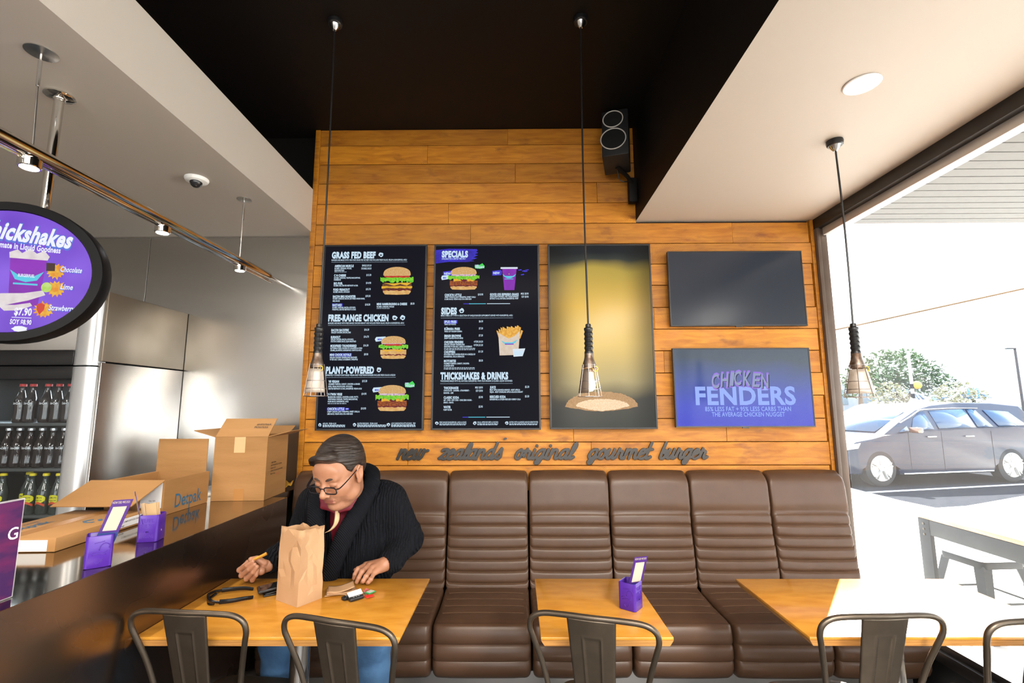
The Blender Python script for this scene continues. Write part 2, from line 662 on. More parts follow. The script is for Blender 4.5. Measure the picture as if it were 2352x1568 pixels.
b.box2((-1.372, -0.004, 0.98), (-1.3385, 0.09, 3.388), bev=0.002)
b.box2((1.9445 if 0 else 1.9545, -0.004, 0.98), (1.976, 0.09, 2.722), bev=0.002)
wall = struct(b.build('wall_back', PINE))
bb = B().box2((-1.37, 0.03, 0.0), (1.976, 0.1, 2.724)).box2((-1.37, 0.03, 2.724), (0.806, 0.1, 3.39)).build('batten', DARKGAP, wall)

# stainless steel lining behind the counter
b = B()
for a, c in ((-4.2, -2.51), (-2.506, -1.372)):
    b.box2((a, 0.082, 0.0), (c, 0.1, 2.652), bev=0.001, seg=1)
struct(b.build('wall_kitchen', STEEL))
struct(B().box2((-4.2, 0.076, 2.652), (-1.372, 0.1, 2.66)).build('trim_1', STEEL))
struct(B().box2((-4.2, 0.1, 0), (-1.37, 0.25, 3.5)).box2((-1.37, 0.1, 0), (2.12, 0.25, 3.5)).build('wall_rear_black', BLACKP))
struct(B().box2((-4.35, -8.2, 0), (-4.2, 0.25, 3.5)).build('wall_left', mat('kitchen_wall', (0.22, 0.2, 0.18), 0.5)))

# ceilings
struct(B().box2((-4.2, -8.2, 3.39), (2.12, 0.25, 3.55)).build('ceiling', BLACKP))
struct(B().box2((-4.2, -8.2, 2.66), (-1.368, 0.1, 2.955)).build('ceiling_kitchen', PAINT))
b = B().box2((0.806, -8.2, 2.724), (2.0, 0.1, 3.39))
so = b.build('ceiling_bulkhead', [BLACKP, PAINT])
for p in so.data.polygons:
    if p.normal.z < -0.5:
        p.material_index = 1
struct(so)

# rear of the dining room behind the camera: shopfront with a big opening each side of a pier
WALLP = mat('white_wall_paint', (0.62, 0.58, 0.53), 0.6)
b = B()
b.box2((-4.2, -8.2, 0), (-3.4, -8.05, 3.39)).box2((-0.9, -8.2, 0), (-0.3, -8.05, 3.39)).box2((-3.4, -8.2, 2.75), (2.12, -8.05, 3.39)).box2((1.9, -8.2, 0), (2.12, -8.05, 3.39))
b.box2((-3.4, -8.2, 0), (-0.9, -8.05, 0.35))
struct(b.build('wall_front', WALLP))

# ------------------------------------------------ shopfront window along the right side
b = B()
b.box2((1.978, -8.05, 2.655), (2.10, 0.06, 2.724), bev=0.003)          # black head
b.box2((1.985, -8.05, 0.30), (2.10, 0.06, 0.352), bev=0.004)           # sill
b.box2((2.005, -8.05, 0.352), (2.075, 0.06, 0.385), bev=0.004)
b.box2((2.03, -8.05, 0.0), (2.12, 0.06, 0.30))                          # kick panel
for y in (-2.9, -5.5):
    b.box2((2.0, y - 0.03, 0.352), (2.09, y + 0.03, 2.655), bev=0.004)
win = struct(b.build('window_1', ALU_BLACK))
win_w = B().box2((2.015, -8.05, 2.605), (2.075, -0.03, 2.655), bev=0.003).build('head_frame', mat('silver_aluminium', (0.62, 0.61, 0.6), 0.35, 0.3), win)
b = B().box2((1.977, -0.03, 0.0), (2.0, 0.07, 2.655), bev=0.003).box2((2.003, -0.02, 0.352), (2.050, 0.07, 2.655), bev=0.005)
b.build('corner_post', mat('bronze_aluminium', (0.085, 0.06, 0.047), 0.38, col2=(0.10, 0.075, 0.06)), win)

gm = bpy.data.materials.new('window_glass')
gm.use_nodes = True
N, L = gm.node_tree.nodes, gm.node_tree.links
N.remove(N['Principled BSDF'])
tr = N.new('ShaderNodeBsdfTransparent'); tr.inputs[0].default_value = (0.95, 0.97, 0.98, 1)
gl = N.new('ShaderNodeBsdfGlossy'); gl.inputs['Roughness'].default_value = 0.02
fr = N.new('ShaderNodeFresnel'); fr.inputs[0].default_value = 1.45
ge = N.new('ShaderNodeNewGeometry')
io = N.new('ShaderNodeMapRange'); io.inputs['To Min'].default_value = 1.45; io.inputs['To Max'].default_value = 1 / 1.45
L.new(ge.outputs['Backfacing'], io.inputs['Value']); L.new(io.outputs[0], fr.inputs[0])
m1 = N.new('ShaderNodeMixShader')
L.new(fr.outputs[0], m1.inputs[0]); L.new(tr.outputs[0], m1.inputs[1]); L.new(gl.outputs[0], m1.inputs[2])
du = N.new('ShaderNodeBsdfTranslucent'); du.inputs[0].default_value = (0.9, 0.92, 0.95, 1)
tn = N.new('ShaderNodeTexCoord'); no = N.new('ShaderNodeTexNoise'); no.inputs['Scale'].default_value = 3.0; no.inputs['Detail'].default_value = 6
L.new(tn.outputs['Object'], no.inputs['Vector'])
mr = N.new('ShaderNodeMapRange'); mr.inputs['To Min'].default_value = 0.003; mr.inputs['To Max'].default_value = 0.011
L.new(no.outputs['Fac'], mr.inputs['Value'])
m2 = N.new('ShaderNodeMixShader')
L.new(mr.outputs[0], m2.inputs[0]); L.new(m1.outputs[0], m2.inputs[1]); L.new(du.outputs[0], m2.inputs[2])
L.new(m2.outputs[0], N['Material Output'].inputs['Surface'])
GLASS = gm
for a, c in ((-8.05, -5.53), (-5.47, -2.93), (-2.87, -0.036)):
    B().box2((2.042, a, 0.385), (2.046, c, 2.605)).build('glass_pane', GLASS, win)

# ------------------------------------------------ outside: street, pavement, canopy
ASPH = mat('asphalt', (0.021, 0.023, 0.028), 0.9, col2=(0.030, 0.032, 0.038), nscale=14, spec=0.0, bump=0.2, bscale=160)
PAVE = mat('pale_concrete_paving', (0.55, 0.53, 0.5), 0.8, col2=(0.48, 0.46, 0.43), nscale=5)


def terr(x, y):
    t = min(max((y - 9) / 24.0, 0), 1)
    return 0.9 * t * t * (3 - 2 * t)


b = B()
b.grid(lambda u, v: V((2.13 + u * 90, -40 + v * 120, terr(0, -40 + v * 120) - 0.004)), 6, 60)
struct(b.build('road', ASPH, sharp=None))
edge = [(2.13, -30), (40, -30), (40, 20.5), (14, 8.0), (8.37, 5.15), (6.7, 4.36), (6.12, 4.22), (6.04, 4.8), (6.07, 5.92), (5.9, 8.8), (2.13, 8.8)]
b = B()
vs = [b.bm.verts.new((x, y, 0.0)) for x, y in edge]
f = b._f(vs)
r = bmesh.ops.extrude_face_region(b.bm, geom=[f])
for v in [g for g in r['geom'] if isinstance(g, bmesh.types.BMVert)]:
    v.co.z += 0.012
struct(b.build('pavement', PAVE))
b = B()
a_, c_ = V((5.4, 5.37, 0.003)), V((14, 7.41, 0.003))
nn = V((-0.231, 0.973, 0)) * 0.055
b.poly([a_ - nn, c_ - nn, c_ + nn, a_ + nn])
struct(b.build('road_marking', mat('road_paint', (0.75, 0.75, 0.74), 0.7)))

# canopy over the footpath: white painted boards, grooves between them
b = B()
y = 0.655
while y > -7.5:
    b.box2((2.13, y - 0.090, 2.95), (7.2, y, 2.985))
    y -= 0.1
cn = thing('street_canopy', 'white boarded canopy soffit over the footpath outside the window', 'canopy', (0, 0, 0))
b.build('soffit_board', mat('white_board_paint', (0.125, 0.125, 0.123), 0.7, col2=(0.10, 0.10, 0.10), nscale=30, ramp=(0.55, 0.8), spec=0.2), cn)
B().box2((2.13, -7.6, 2.986), (7.2, 0.66, 3.12)).build('roof_sheet', mat('roof_grey', (0.2, 0.2, 0.2), 0.7), cn)
# ================================================================ BANQUETTE
LEATHER = mat('brown_leather', (0.074, 0.038, 0.021), 0.36, col2=(0.094, 0.050, 0.029), nscale=9, bump=0.12, bscale=240, bdist=0.002, spec=0.45, ramp=(0.2, 0.8))
THREAD = mat('tan_thread', (0.125, 0.068, 0.036), 0.8)


def pad(b, prof, x0, x1, r, cen, lens=(0.5, 0.5)):
    """upholstered pad: profile (y, z) swept along x with rounded ends"""
    st = [0, 0.15, 0.4, 0.7, 1.0]
    xs = [(x0 + r * t, r * (1 - math.sqrt(max(0, 1 - (1 - t) ** 2)))) for t in st]
    n = 7
    xs += [(x0 + r + (x1 - x0 - 2 * r) * k / n, 0) for k in range(1, n)]
    xs += [(x1 - r * t, r * (1 - math.sqrt(max(0, 1 - (1 - t) ** 2)))) for t in reversed(st)]
    R = []
    for x, ins in xs:
        e = (x - x0) / (x1 - x0)
        crown = 0.006 * (1 - (2 * e - 1) ** 4)
        ring = []
        for y, z in prof:
            dy, dz = y - cen[0], z - cen[1]
            l = math.hypot(dy, dz)
            k = 1 - (ins - crown) / max(l, 0.05)
            ring.append((x, cen[0] + dy * k, cen[1] + dz * k))
        R.append(ring)
    b.rings(R)


def groove(pts, cuts, depth, nrm):
    """adds V notches into a polyline at fractions"""
    return pts


def back_profile():
    P = []
    zs = [0.462] + [0.502 + 0.061 * k for k in range(7)]     # seams
    def yfront(z):
        return -0.175 + 0.085 * (z - 0.46) / 0.64
    for k in range(len(zs)):
        z0 = zs[k]
        z1 = zs[k + 1] if k + 1 < len(zs) else 1.098
        m = 7 if k + 1 < len(zs) else 12
        P.append((yfront(z0) + 0.007, z0))
        for j in range(1, m):
            t = j / m
            if k + 1 < len(zs):
                bul = 0.009 * (1 - abs(2 * t - 1) ** 5)
                P.append((yfront(z0) + 0.007 - bul + (yfront(z1) - yfront(z0)) * t, z0 + (z1 - z0) * t))
            else:
                bul = 0.012 * min(1, t * 5)
                rr = 0.0 if t < 0.72 else 0.035 * ((t - 0.72) / 0.28) ** 2.5
                P.append((yfront(z0 + (z1 - z0) * t) + 0.007 - bul + rr, z0 + (z1 - z0) * t))
    P += [(-0.040, 1.105), (-0.015, 1.10), (0.0, 1.085), (-0.004, 0.9), (-0.06, 0.46)]
    return P


def seat_profile():
    P = [(-0.165, 0.478)]
    ys = [-0.165, -0.245, -0.325, -0.405, -0.485, -0.575]
    for k in range(5):
        y0, y1 = ys[k], ys[k + 1]
        for j in range(1, 7):
            t = j / 6
            bul = 0.003 * (1 - abs(2 * t - 1) ** 5)
            P.append((y0 + (y1 - y0) * t, 0.476 - 0.012 * ((y0 + (y1 - y0) * t) + 0.165) / -0.41 + bul - 0.004))
    P += [(-0.583, 0.4585), (-0.595, 0.462), (-0.606, 0.452), (-0.614, 0.43), (-0.617, 0.405), (-0.614, 0.384), (-0.606, 0.375),
          (-0.616, 0.366), (-0.620, 0.34), (-0.617, 0.312), (-0.607, 0.302), (-0.614, 0.292), (-0.611, 0.262), (-0.598, 0.235), (-0.57, 0.213), (-0.52, 0.205), (-0.2, 0.205), (-0.17, 0.3)]
    return P


bench = thing('banquette', 'long brown leather banquette with ribbed backs below the pine wall', 'bench', (0.3, -0.3, 0))
edges = [-1.345, -0.90, -0.41, 0.072, 0.555, 1.035, 1.508, 1.966]
OFF = V((-0.3, 0.3, 0))
for k in range(7):
    x0, x1 = edges[k] + 0.005, edges[k + 1] - 0.005
    b = B()
    pad(b, back_profile(), x0, x1, 0.022, (-0.06, 0.78))
    b.mi = 1
    for q in range(7):
        z = 0.502 + 0.061 * q
        b.tube([(x0 + .018 + (x1 - x0 - .036) * e / 12, -0.175 + 0.085 * (z - .46) / .64 - .0005 - .006 * (1 - (2 * (.037 + .926 * e / 12) - 1) ** 4), z - .0065) for e in range(13)], 0.0012, 5)
    o = b.build('backrest', [LEATHER, THREAD], bench, OFF, sharp=60)
    b = B()
    pad(b, seat_profile(), max(x0, -1.256), x1, 0.026, (-0.37, 0.35))
    b.mi = 1
    for y_ in (-.245, -.325, -.405, -.485):
        xa = max(x0, -1.256)
        b.tube([(xa + .03 + (x1 - xa - .06) * e / 12, y_, 0.4725 + 0.012 * (y_ + .165) / .41 + .006 * (1 - (2 * (.06 + .88 * e / 12) - 1) ** 4)) for e in range(13)], 0.0014, 5)
    b.build('seat', [LEATHER, THREAD], bench, OFF, sharp=60)
B().box2((-1.25, -0.47, 0.0), (1.96, -0.02, 0.19)).build('plinth', mat('steel_kickboard', (0.42, 0.41, 0.4), 0.3, 0.9), bench, OFF)
B().box2((-1.335, -0.03, 0.2), (1.96, 0.0 - 0.001, 0.47)).build('frame', DARKGAP, bench, OFF)

# ================================================================ TABLES
TOPW = mat('varnished_birch', (0.60, 0.275, 0.036), 0.26, col2=(0.50, 0.205, 0.020), nscale=5, ndetail=6, stretch=(2.0, 5.5, 1), coat=0.4, ramp=(0.38, 0.7))
EDGEW = mat('birch_ply_edge', (0.50, 0.25, 0.07), 0.5, col2=(0.36, 0.16, 0.04), nscale=10, stretch=(1, 1, 40))
CHROME = mat('satin_steel', (0.62, 0.61, 0.6), 0.2, 1.0)


def table(name, label, x0, x1, y0, y1, group):
    cx, cy = (x0 + x1) / 2, (y0 + y1) / 2
    t = thing(name, label, 'table', (cx, cy, 0), 0, group)
    hx, hy = (x1 - x0) / 2, (y1 - y0) / 2
    b = B()
    b.box((0, 0, 0.745), (2 * hx, 2 * hy, 0.010), bev=0.0025)
    o = b.build('tabletop', [TOPW, EDGEW], t)
    e = B()
    e.box((0, 0, 0.7305), (2 * (hx - 0.012), 2 * (hy - 0.004), 0.019), top=((hx - 0.0005) / (hx - 0.012), (hy - 0.0005) / (hy - 0.004)))
    e.build('edge', EDGEW, o)
    px = 0.0
    B().lathe([(0.036, 0.02), (0.036, 0.70)], 28, (px, 0, 0)).build('pole', CHROME, t)
    B().box((px, 0, 0.710), (0.26, 0.26, 0.02), bev=0.003).build('mounting_plate', ALU_BLACK, t)
    B().lathe([(0.20, 0.0), (0.20, 0.012), (0.16, 0.022), (0.04, 0.028)], 36, (px, 0, 0)).build('base', CHROME, t)
    return t


TG = 'wooden tables along the banquette'
table('dining_table', 'wooden table where the man sits, with the paper bag on it', -1.262, -0.383, -1.375, -0.836, TG)
table('dining_table', 'small wooden table in the middle carrying one purple caddy', 0.078, 0.513, -1.372, -0.837, TG)
table('dining_table', 'bare sunlit wooden table beside the window', 0.957, 1.865, -1.368, -0.838, TG)

# ================================================================ METAL CHAIRS
GUN = mat('gunmetal_lacquer', (0.135, 0.110, 0.085), 0.34, 0.85, col2=(0.085, 0.067, 0.05), nscale=7, ndetail=6, rough2=0.48)


def rsq(h, r, n=5):
    out = []
    for cx, cy, a0 in ((h - r, h - r, 0), (-h + r, h - r, 90), (-h + r, -h + r, 180), (h - r, -h + r, 270)):
        for k in range(n + 1):
            a = math.radians(a0 + 90 * k / n)
            out.append((cx + r * math.cos(a), cy + r * math.sin(a)))
    return out


def make_chair(label, loc, rz, group):
    t = thing('metal_chair', label, 'chair', loc, rz, group)
    # seat: pressed sheet with a rolled rim and a shallow dish
    b = B()
    R = []
    for h, z in ((0.140, 0.395), (0.168, 0.408), (0.173, 0.426), (0.170, 0.437), (0.163, 0.440), (0.153, 0.436), (0.143, 0.430), (0.09, 0.428), (0.03, 0.428)):
        R.append([V((x, y, z)) for x, y in rsq(h, min(0.06, h * 0.6))])
    b.rings(R)
    b.build('seat', GUN, t)
    # bent tube hoop
    half = [(0.125, -0.168, 0.425), (0.136, -0.178, 0.50), (0.164, -0.215, 0.66), (0.190, -0.248, 0.762), (0.1985, -0.258, 0.795), (0.195, -0.264, 0.822), (0.178, -0.268, 0.840), (0.145, -0.271, 0.850), (0.08, -0.279, 0.855)]
    path = half + [(0, -0.283, 0.856)] + [(-x, y, z) for x, y, z in reversed(half)]
    B().tube(catmull(path, 5), 0.0088, 12).build('back_hoop', GUN, t)
    # tapered splat with a pressed panel
    def yb(z):
        return -0.172 - 0.110 * max(0, (z - 0.44) / 0.41) ** 0.9
    b = B()
    zs = [0.425 + 0.42 * k / 14 for k in range(15)]
    def fn(u, v):
        z = 0.425 + 0.424 * v
        wv = 0.052 + 0.023 * v
        x = (2 * u - 1) * wv
        # pressed tapered panel
        pw = 0.019 + 0.010 * v
        d = min(pw - abs(x), 0.792 - z)
        ridge = max(0, 1 - abs(d) / 0.005) * 0.003 if z < 0.80 else 0
        inner = -0.0022 if d > 0 else 0
        edge = 0.004 if abs(abs(2 * u - 1) - 1) < 0.02 else 0
        return V((x, yb(z) - ridge - inner + edge - 0.006 * (1 - (2 * u - 1) ** 2) * v, z))
    b.grid(fn, 40, 96)
    b.build('splat', GUN, t, solid=0.0022, sharp=50)
    for sx_ in (1, -1):
        for sy_ in (1, -1):
            b = B()
            xt, yt, xb_, yb_ = 0.150 * sx_, 0.155 * sy_, 0.188 * sx_, (0.205 if sy_ > 0 else 0.222) * sy_
            R = []
            for k in range(9):
                q = k / 8
                x, y, z = xt + (xb_ - xt) * q, yt + (yb_ - yt) * q, 0.425 * (1 - q) + 0.006 * q
                wd = 0.030 - 0.014 * q
                ring = [(x + sx_ * wd * 0.5, y - sy_ * wd), (x + sx_ * wd * 0.5, y), (x + sx_ * wd * 0.35, y + sy_ * wd * 0.35), (x, y + sy_ * wd * 0.5), (x - sx_ * wd, y + sy_ * wd * 0.5), (x - sx_ * wd * 0.2, y - sy_ * wd * 0.2)]
                R.append([V((p[0], p[1], z)) for p in ring])
            b.rings(R)
            lg = b.build('leg', GUN, t)
            B().lathe([(0.014, 0.0), (0.015, 0.004), (0.013, 0.012)], 12, (xb_, yb_, 0)).build('foot', BLACKP, lg)
    b = B()
    for p, q in (((0.16, 0.165, 0.40), (-0.16, -0.17, 0.40)), ((-0.16, 0.165, 0.40), (0.16, -0.17, 0.40))):
        b.tube([p, ((p[0] + q[0]) / 2, 0, 0.385), q], 0.006, 8)
    b.build('cross_brace', GUN, t)
    return t


CG = 'dark metal chairs'
def bend(cx, cy, a):
    a = math.radians(a)
    return (cx - 0.262 * math.sin(a) * 1.0, cy + 0.262 * math.cos(a), 0), a
for lab, cx, cy, a in (
        ('dark metal chair beside the steel counter at the man\'s table', -1.052, -1.43, -5.6),
        ('dark metal chair at the man\'s table in front of the paper bag', -0.549, -1.493, -16.5),
        ('dark metal chair at the small table with the purple caddy', 0.232, -1.466, -16),
        ('dark metal chair with its whole back seen against the sunlit table', 1.136, -1.452, 3),
        ('dark metal chair nearest the window, cut by the photo edge', 1.612, -1.478, 6)):
    loc, a = bend(cx, cy, a)
    make_chair(lab, loc, a, CG)

# ================================================================ STEEL COUNTER
CTOP = mat('polished_steel_top', (0.36, 0.32, 0.27), 0.06, 1.0, col2=(0.30, 0.26, 0.21), nscale=3, rough2=0.11, ramp=(0.1, 0.9))
CFRONT = mat('bronze_steel_panel', (0.34, 0.275, 0.225), 0.22, 1.0, col2=(0.26, 0.21, 0.17), nscale=3.5, ndetail=3, rough2=0.32, ramp=(0.1, 0.9), bump=0.03, bscale=1.2, bdist=0.03)
ct = thing('service_counter', 'long dark steel service counter on the left with boxes on top', 'counter', (-1.6, -2.4, 0))
o_ = V((1.6, 2.4, 0))
b = B()
b.box2((-1.95, -4.9, 0.985), (-1.2668, -0.336, 1.005), bev=0.0008, seg=1)
b.box2((-1.95, -0.345, 0.966), (-1.352, 0.075, 1.0045), bev=0.002, seg=2)
b.build('worktop', CTOP, ct, o_)
B().box2((-1.2664, -4.9, 0.0), (-1.2642, -0.337, 1.0046), bev=0.0008).build('front_panel', CFRONT, ct, o_)
B().box2((-1.94, -4.88, 0.05), (-1.90, -0.02, 0.966)).box2((-1.9, -0.34, 0.0), (-1.36, -0.30, 0.966)).box2((-1.9, -4.88, 0.0), (-1.3, -4.84, 0.966)).build('carcass', BLACKP, ct, o_)
# ================================================================ MENU SCREENS ON THE PINE WALL
BEZEL = mat('black_bezel', (0.02, 0.02, 0.022), 0.35)
SCR = mat('screen_black', (0.002, 0.002, 0.003), 0.16, spec=0.012, emit=(0.010, 0.010, 0.016), strength=0.2)
ICE = glow('screen_white', (0.62, 0.80, 0.95), 0.95)
BLUE = glow('screen_blue', (0.06, 0.045, 0.85), 0.9, (0.045, 0.03, 0.55), 20)
GREENB = glow('screen_green', (0.05, 0.75, 0.10), 0.9)
BUN = glow('bun', (0.75, 0.40, 0.13), 0.8, (0.85, 0.55, 0.24), 120)
BUNLOW = glow('bun_base', (0.82, 0.53, 0.20), 0.9, (0.72, 0.38, 0.11), 40)
LETT = glow('lettuce', (0.10, 0.62, 0.02), 0.8, (0.35, 0.85, 0.05), 90)
TOMA = glow('tomato', (0.75, 0.04, 0.02), 0.8, (0.5, 0.02, 0.02), 60)
CHEE = glow('cheese', (0.9, 0.5, 0.03), 0.85)
PATT = glow('patty', (0.30, 0.11, 0.03), 0.7, (0.10, 0.035, 0.01), 110)
GLAZ = glow('glazed_patty', (0.48, 0.11, 0.015), 0.8, (0.20, 0.03, 0.006), 90)
ONIO = glow('onion', (0.62, 0.30, 0.50), 0.8, (0.85, 0.75, 0.8), 90)
SAUC = glow('relish', (0.28, 0.01, 0.03), 0.7, (0.12, 0.0, 0.01), 90)
CUPP = glow('cup_purple', (0.22, 0.012, 0.42), 0.9, (0.30, 0.02, 0.55), 12)
CUPL = glow('cup_rim', (0.75, 0.85, 0.95), 0.9)
CYAN = glow('cup_cyan', (0.10, 0.65, 0.85), 0.9)
FRIE = glow('chips', (0.90, 0.50, 0.08), 0.95, (0.75, 0.34, 0.03), 70)
FBOX = glow('chip_carton', (0.72, 0.58, 0.45), 0.9, (0.78, 0.66, 0.54), 40)
INKS = [ICE, BLUE, GREENB, BUN, BUNLOW, LETT, TOMA, CHEE, PATT, GLAZ, ONIO, SAUC, CUPP, CUPL, CYAN, FRIE, FBOX, SCR]
IX = {m.name: i for i, m in enumerate(INKS)}


def screen_thing(name, label, cx, zc, w_, h_, group, cat='screen', d=0.045, bez=0.011):
    t = thing(name, label, cat, (cx, -0.06, zc), 0, group)
    b = B()
    for a, c in (((-w_ / 2, -h_ / 2), (w_ / 2, -h_ / 2 + bez)), ((-w_ / 2, h_ / 2 - bez), (w_ / 2, h_ / 2)), ((-w_ / 2, -h_ / 2 + bez), (-w_ / 2 + bez, h_ / 2 - bez)), ((w_ / 2 - bez, -h_ / 2 + bez), (w_ / 2, h_ / 2 - bez))):
        b.box2((a[0], 0.0, a[1]), (c[0], d * 0.5, c[1]), bev=0.001, seg=1)
    b.box2((-w_ / 2 + 0.03, d * 0.5, -h_ / 2 + 0.03), (w_ / 2 - 0.03, 0.058, h_ / 2 - 0.03))
    b.box2((-w_ / 2 + 0.002, d * 0.35, -h_ / 2 + 0.002), (w_ / 2 - 0.002, d * 0.5, h_ / 2 - 0.002))
    b.build('bezel', BEZEL, t)
    return t


class Art:
    """flat pictures and lettering lit on a screen, laid out in the screen's own plane"""
    def __init__(s, fx, fz):
        s.fx, s.fz, s.b = fx, fz, B()

    def t(s, body, x0, x1, v, h, ink=0, y=0.0022, bold=0.05, shear=0):
        s.b.mi = ink
        X0, X1 = s.fx(x0, v), s.fx(x1, v)
        text(s.b, body, X0, s.fz(v), s.fz(0) - s.fz(h), X1 - X0, y, bold, shear=shear)

    def r(s, x0, v0, x1, v1, ink, y=0.0026, jag=0.0):
        s.b.mi = ink
        P = [(x0, v0), (x1, v0), (x1, v1), (x0, v1)]
        s.b.poly([V((s.fx(x, v), y, s.fz(v))) for x, v in reversed(P)])

    def p(s, P, ink, y):
        s.b.mi = ink
        s.b.poly([V((s.fx(x, v), y, s.fz(v))) for x, v in P])


def wavy(x0, x1, v0, v1, n, amp, seed, bulge=0.0):
    """band with ragged lower and upper edge, in art coordinates"""
    rn = random.Random(seed)
    top, bot = [], []
    for k in range(n + 1):
        t = k / n
        x = x0 + (x1 - x0) * t
        s_ = bulge * (1 - (2 * t - 1) ** 2)
        top.append((x, v0 - s_ + rn.uniform(-amp, amp) * 0.5))
        bot.append((x, v1 + s_ + rn.uniform(-amp, amp)))
    return bot + top[::-1]


def burger(a, cx, v0, v1, w_, kind):
    """a burger picture: seeded bun, onion, lettuce, filling, base bun (centre, top, bottom, width in art units)"""
    H = v1 - v0
    def vv(t): return v0 + H * t
    def dome(t0, t1, ww, ink, y):
        P = [(cx + ww / 2 * math.cos(PI * k / 24) * (1 if abs(math.cos(PI * k / 24)) < .95 else .985), vv(t1) - (vv(t1) - vv(t0)) * math.sin(PI * k / 24) ** 0.75) for k in range(25)]
        P = [(x, v) for x, v in P] + [(cx - ww / 2 * 0.9, vv(t1 + 0.025)), (cx + ww / 2 * 0.9, vv(t1 + 0.025))]
        a.p(P, ink, y)
    lower = [(cx - w_ * .41, vv(.80)), (cx + w_ * .41, vv(.80)), (cx + w_ * .42, vv(.90)), (cx + w_ * .36, vv(.985)), (cx, vv(1.0)), (cx - w_ * .36, vv(.985)), (cx - w_ * .42, vv(.90))]
    a.p(lower, IX['bun_base'], 0.0014)
    a.p(wavy(cx - w_ * .43, cx + w_ * .43, vv(.76), vv(.85), 14, H * .02, 3), IX['relish'], 0.0012)
    pk = 'patty' if kind == 'beef' else ('glazed_patty' if kind == 'veg' else 'bun_base')
    a.p(wavy(cx - w_ * .44, cx + w_ * .44, vv(.60), vv(.79), 16, H * .025, 5, H * .02), IX[pk], 0.0010)
    if kind == 'beef':
        a.p(wavy(cx - w_ * .46, cx + w_ * .46, vv(.70), vv(.76), 12, H * .02, 8), IX['cheese'], 0.0008)
        a.p([(cx - w_ * .42, vv(.57)), (cx - w_ * .1, vv(.60)), (cx + w_ * .1, vv(.57)), (cx + w_ * .44, vv(.57)), (cx + w_ * .3, vv(.68)), (cx + w_ * .1, vv(.61)), (cx - w_ * .08, vv(.68)), (cx - w_ * .25, vv(.62))], IX['cheese'], 0.0007)
    elif kind == 'veg':
        a.p(wavy(cx - w_ * .32, cx + w_ * .32, vv(.52), vv(.62), 12, H * .02, 8), IX['cheese'], 0.0008)
        a.p([(cx - w_ * .1, vv(.45)), (cx + w_ * .1, vv(.45)), (cx + w_ * .12, vv(.60)), (cx, vv(.66)), (cx - w_ * .1, vv(.58))], IX['relish'], 0.0007)
    else:
        a.p([(cx - w_ * .4, vv(.60)), (cx + w_ * .4, vv(.60)), (cx + w_ * .2, vv(.70)), (cx, vv(.63)), (cx - w_ * .25, vv(.69))], IX['cheese'], 0.0008)
    a.p(wavy(cx - w_ * .5, cx + w_ * .5, vv(.38), vv(.54), 26, H * .05, int(cx), H * .01), IX['lettuce'], 0.0006)
    if kind == 'beef':
        a.p(wavy(cx - w_ * .38, cx + w_ * .38, vv(.30), vv(.385), 10, H * .012, 4), IX['tomato'], 0.0005)
    elif kind == 'chick':
        a.p(wavy(cx - w_ * .3, cx + w_ * .3, vv(.33), vv(.43), 10, H * .012, 4), IX['tomato'], 0.0005)
        a.p(wavy(cx - w_ * .4, cx + w_ * .4, vv(.31), vv(.35), 10, H * .01, 14), IX['onion'], 0.0004)
    else:
        a.p(wavy(cx - w_ * .38, cx + w_ * .38, vv(.31), vv(.40), 14, H * .015, 4), IX['onion'], 0.0005)
    dome(0.0, 0.30, w_ * .84, IX['bun'], 0.0003)


def badge_mini(a, x, v, w_):
    a.p([(x, v), (x + w_ * .12, v - 18), (x + w_ * .95, v - 22), (x + w_, v - 12), (x + w_ * .96, v + 10), (x + w_ * .1, v + 18)], 0, 0.0018)
    a.t('MINI', x + w_ * .25, x + w_ * .62, v + 7, 13, 1, y=0.0010)


def badge_vegan(a, x0, v0, x1, v1):
    a.p([(x0, v0 + 22), (x0 + 40, v0 + 12), (x1 - 18, v0), (x1, v0 + 22), (x1 - 2, v1 - 8), (x1 - 30, v1), (x0 + 4, v1 - 4)], 2, 0.0018)
    a.t('100%', x0 + 3, x0 + 32, v0 + 24, 12, 0, y=0.0010)
    a.t('VEGAN', x0 + 4, x1 - 4, v1 - 5, 17, 0, y=0.0010)


def icon(a, x, v, r, seed):
    rn = random.Random(seed)
    a.p([(x + r * math.cos(t * PI / 6) * rn.uniform(.75, 1.1), v + r * math.sin(t * PI / 6) * rn.uniform(.75, 1.1)) for t in range(12)], 0, 0.0022)
    a.p([(x + r * .5 * math.cos(t * PI / 4), v + r * .12 + r * .38 * math.sin(t * PI / 4)) for t in range(8)], IX['screen_black'], 0.0016)
    a.r(x - r * .45, v - r * .1, x + r * .45, v + r * .02, 0, 0.0013)


def micro(a, x0, x1, vs):
    rn = random.Random(int(x0))
    for v in vs:
        x = x0
        while x < x1 - 4:
            l = rn.uniform(8, 24)
            a.r(x, v - 2.2, min(x + l, x1), v + 2.2, 0, 0.0024)
            x += l + 4


def rule(a, x0, x1, v):
    x = x0
    while x < x1:
        a.r(x, v - 1.2, x + 4, v + 1.2, 0, 0.0024)
        x += 7


def item(a, x, name, x1, v, lines, price=None, px=None, hl=None, pv=None):
    if hl:
        a.r(hl[0], hl[1], hl[2], hl[3], 1, 0.0030)
    a.t(name, x, x1, v, 17)
    for txt, xe, ve in lines:
        a.t(txt, x, xe, ve, 11.5, bold=0.03)
    if price:
        a.t(price, px[0], px[1], pv or v - 4, 15, bold=0.018)


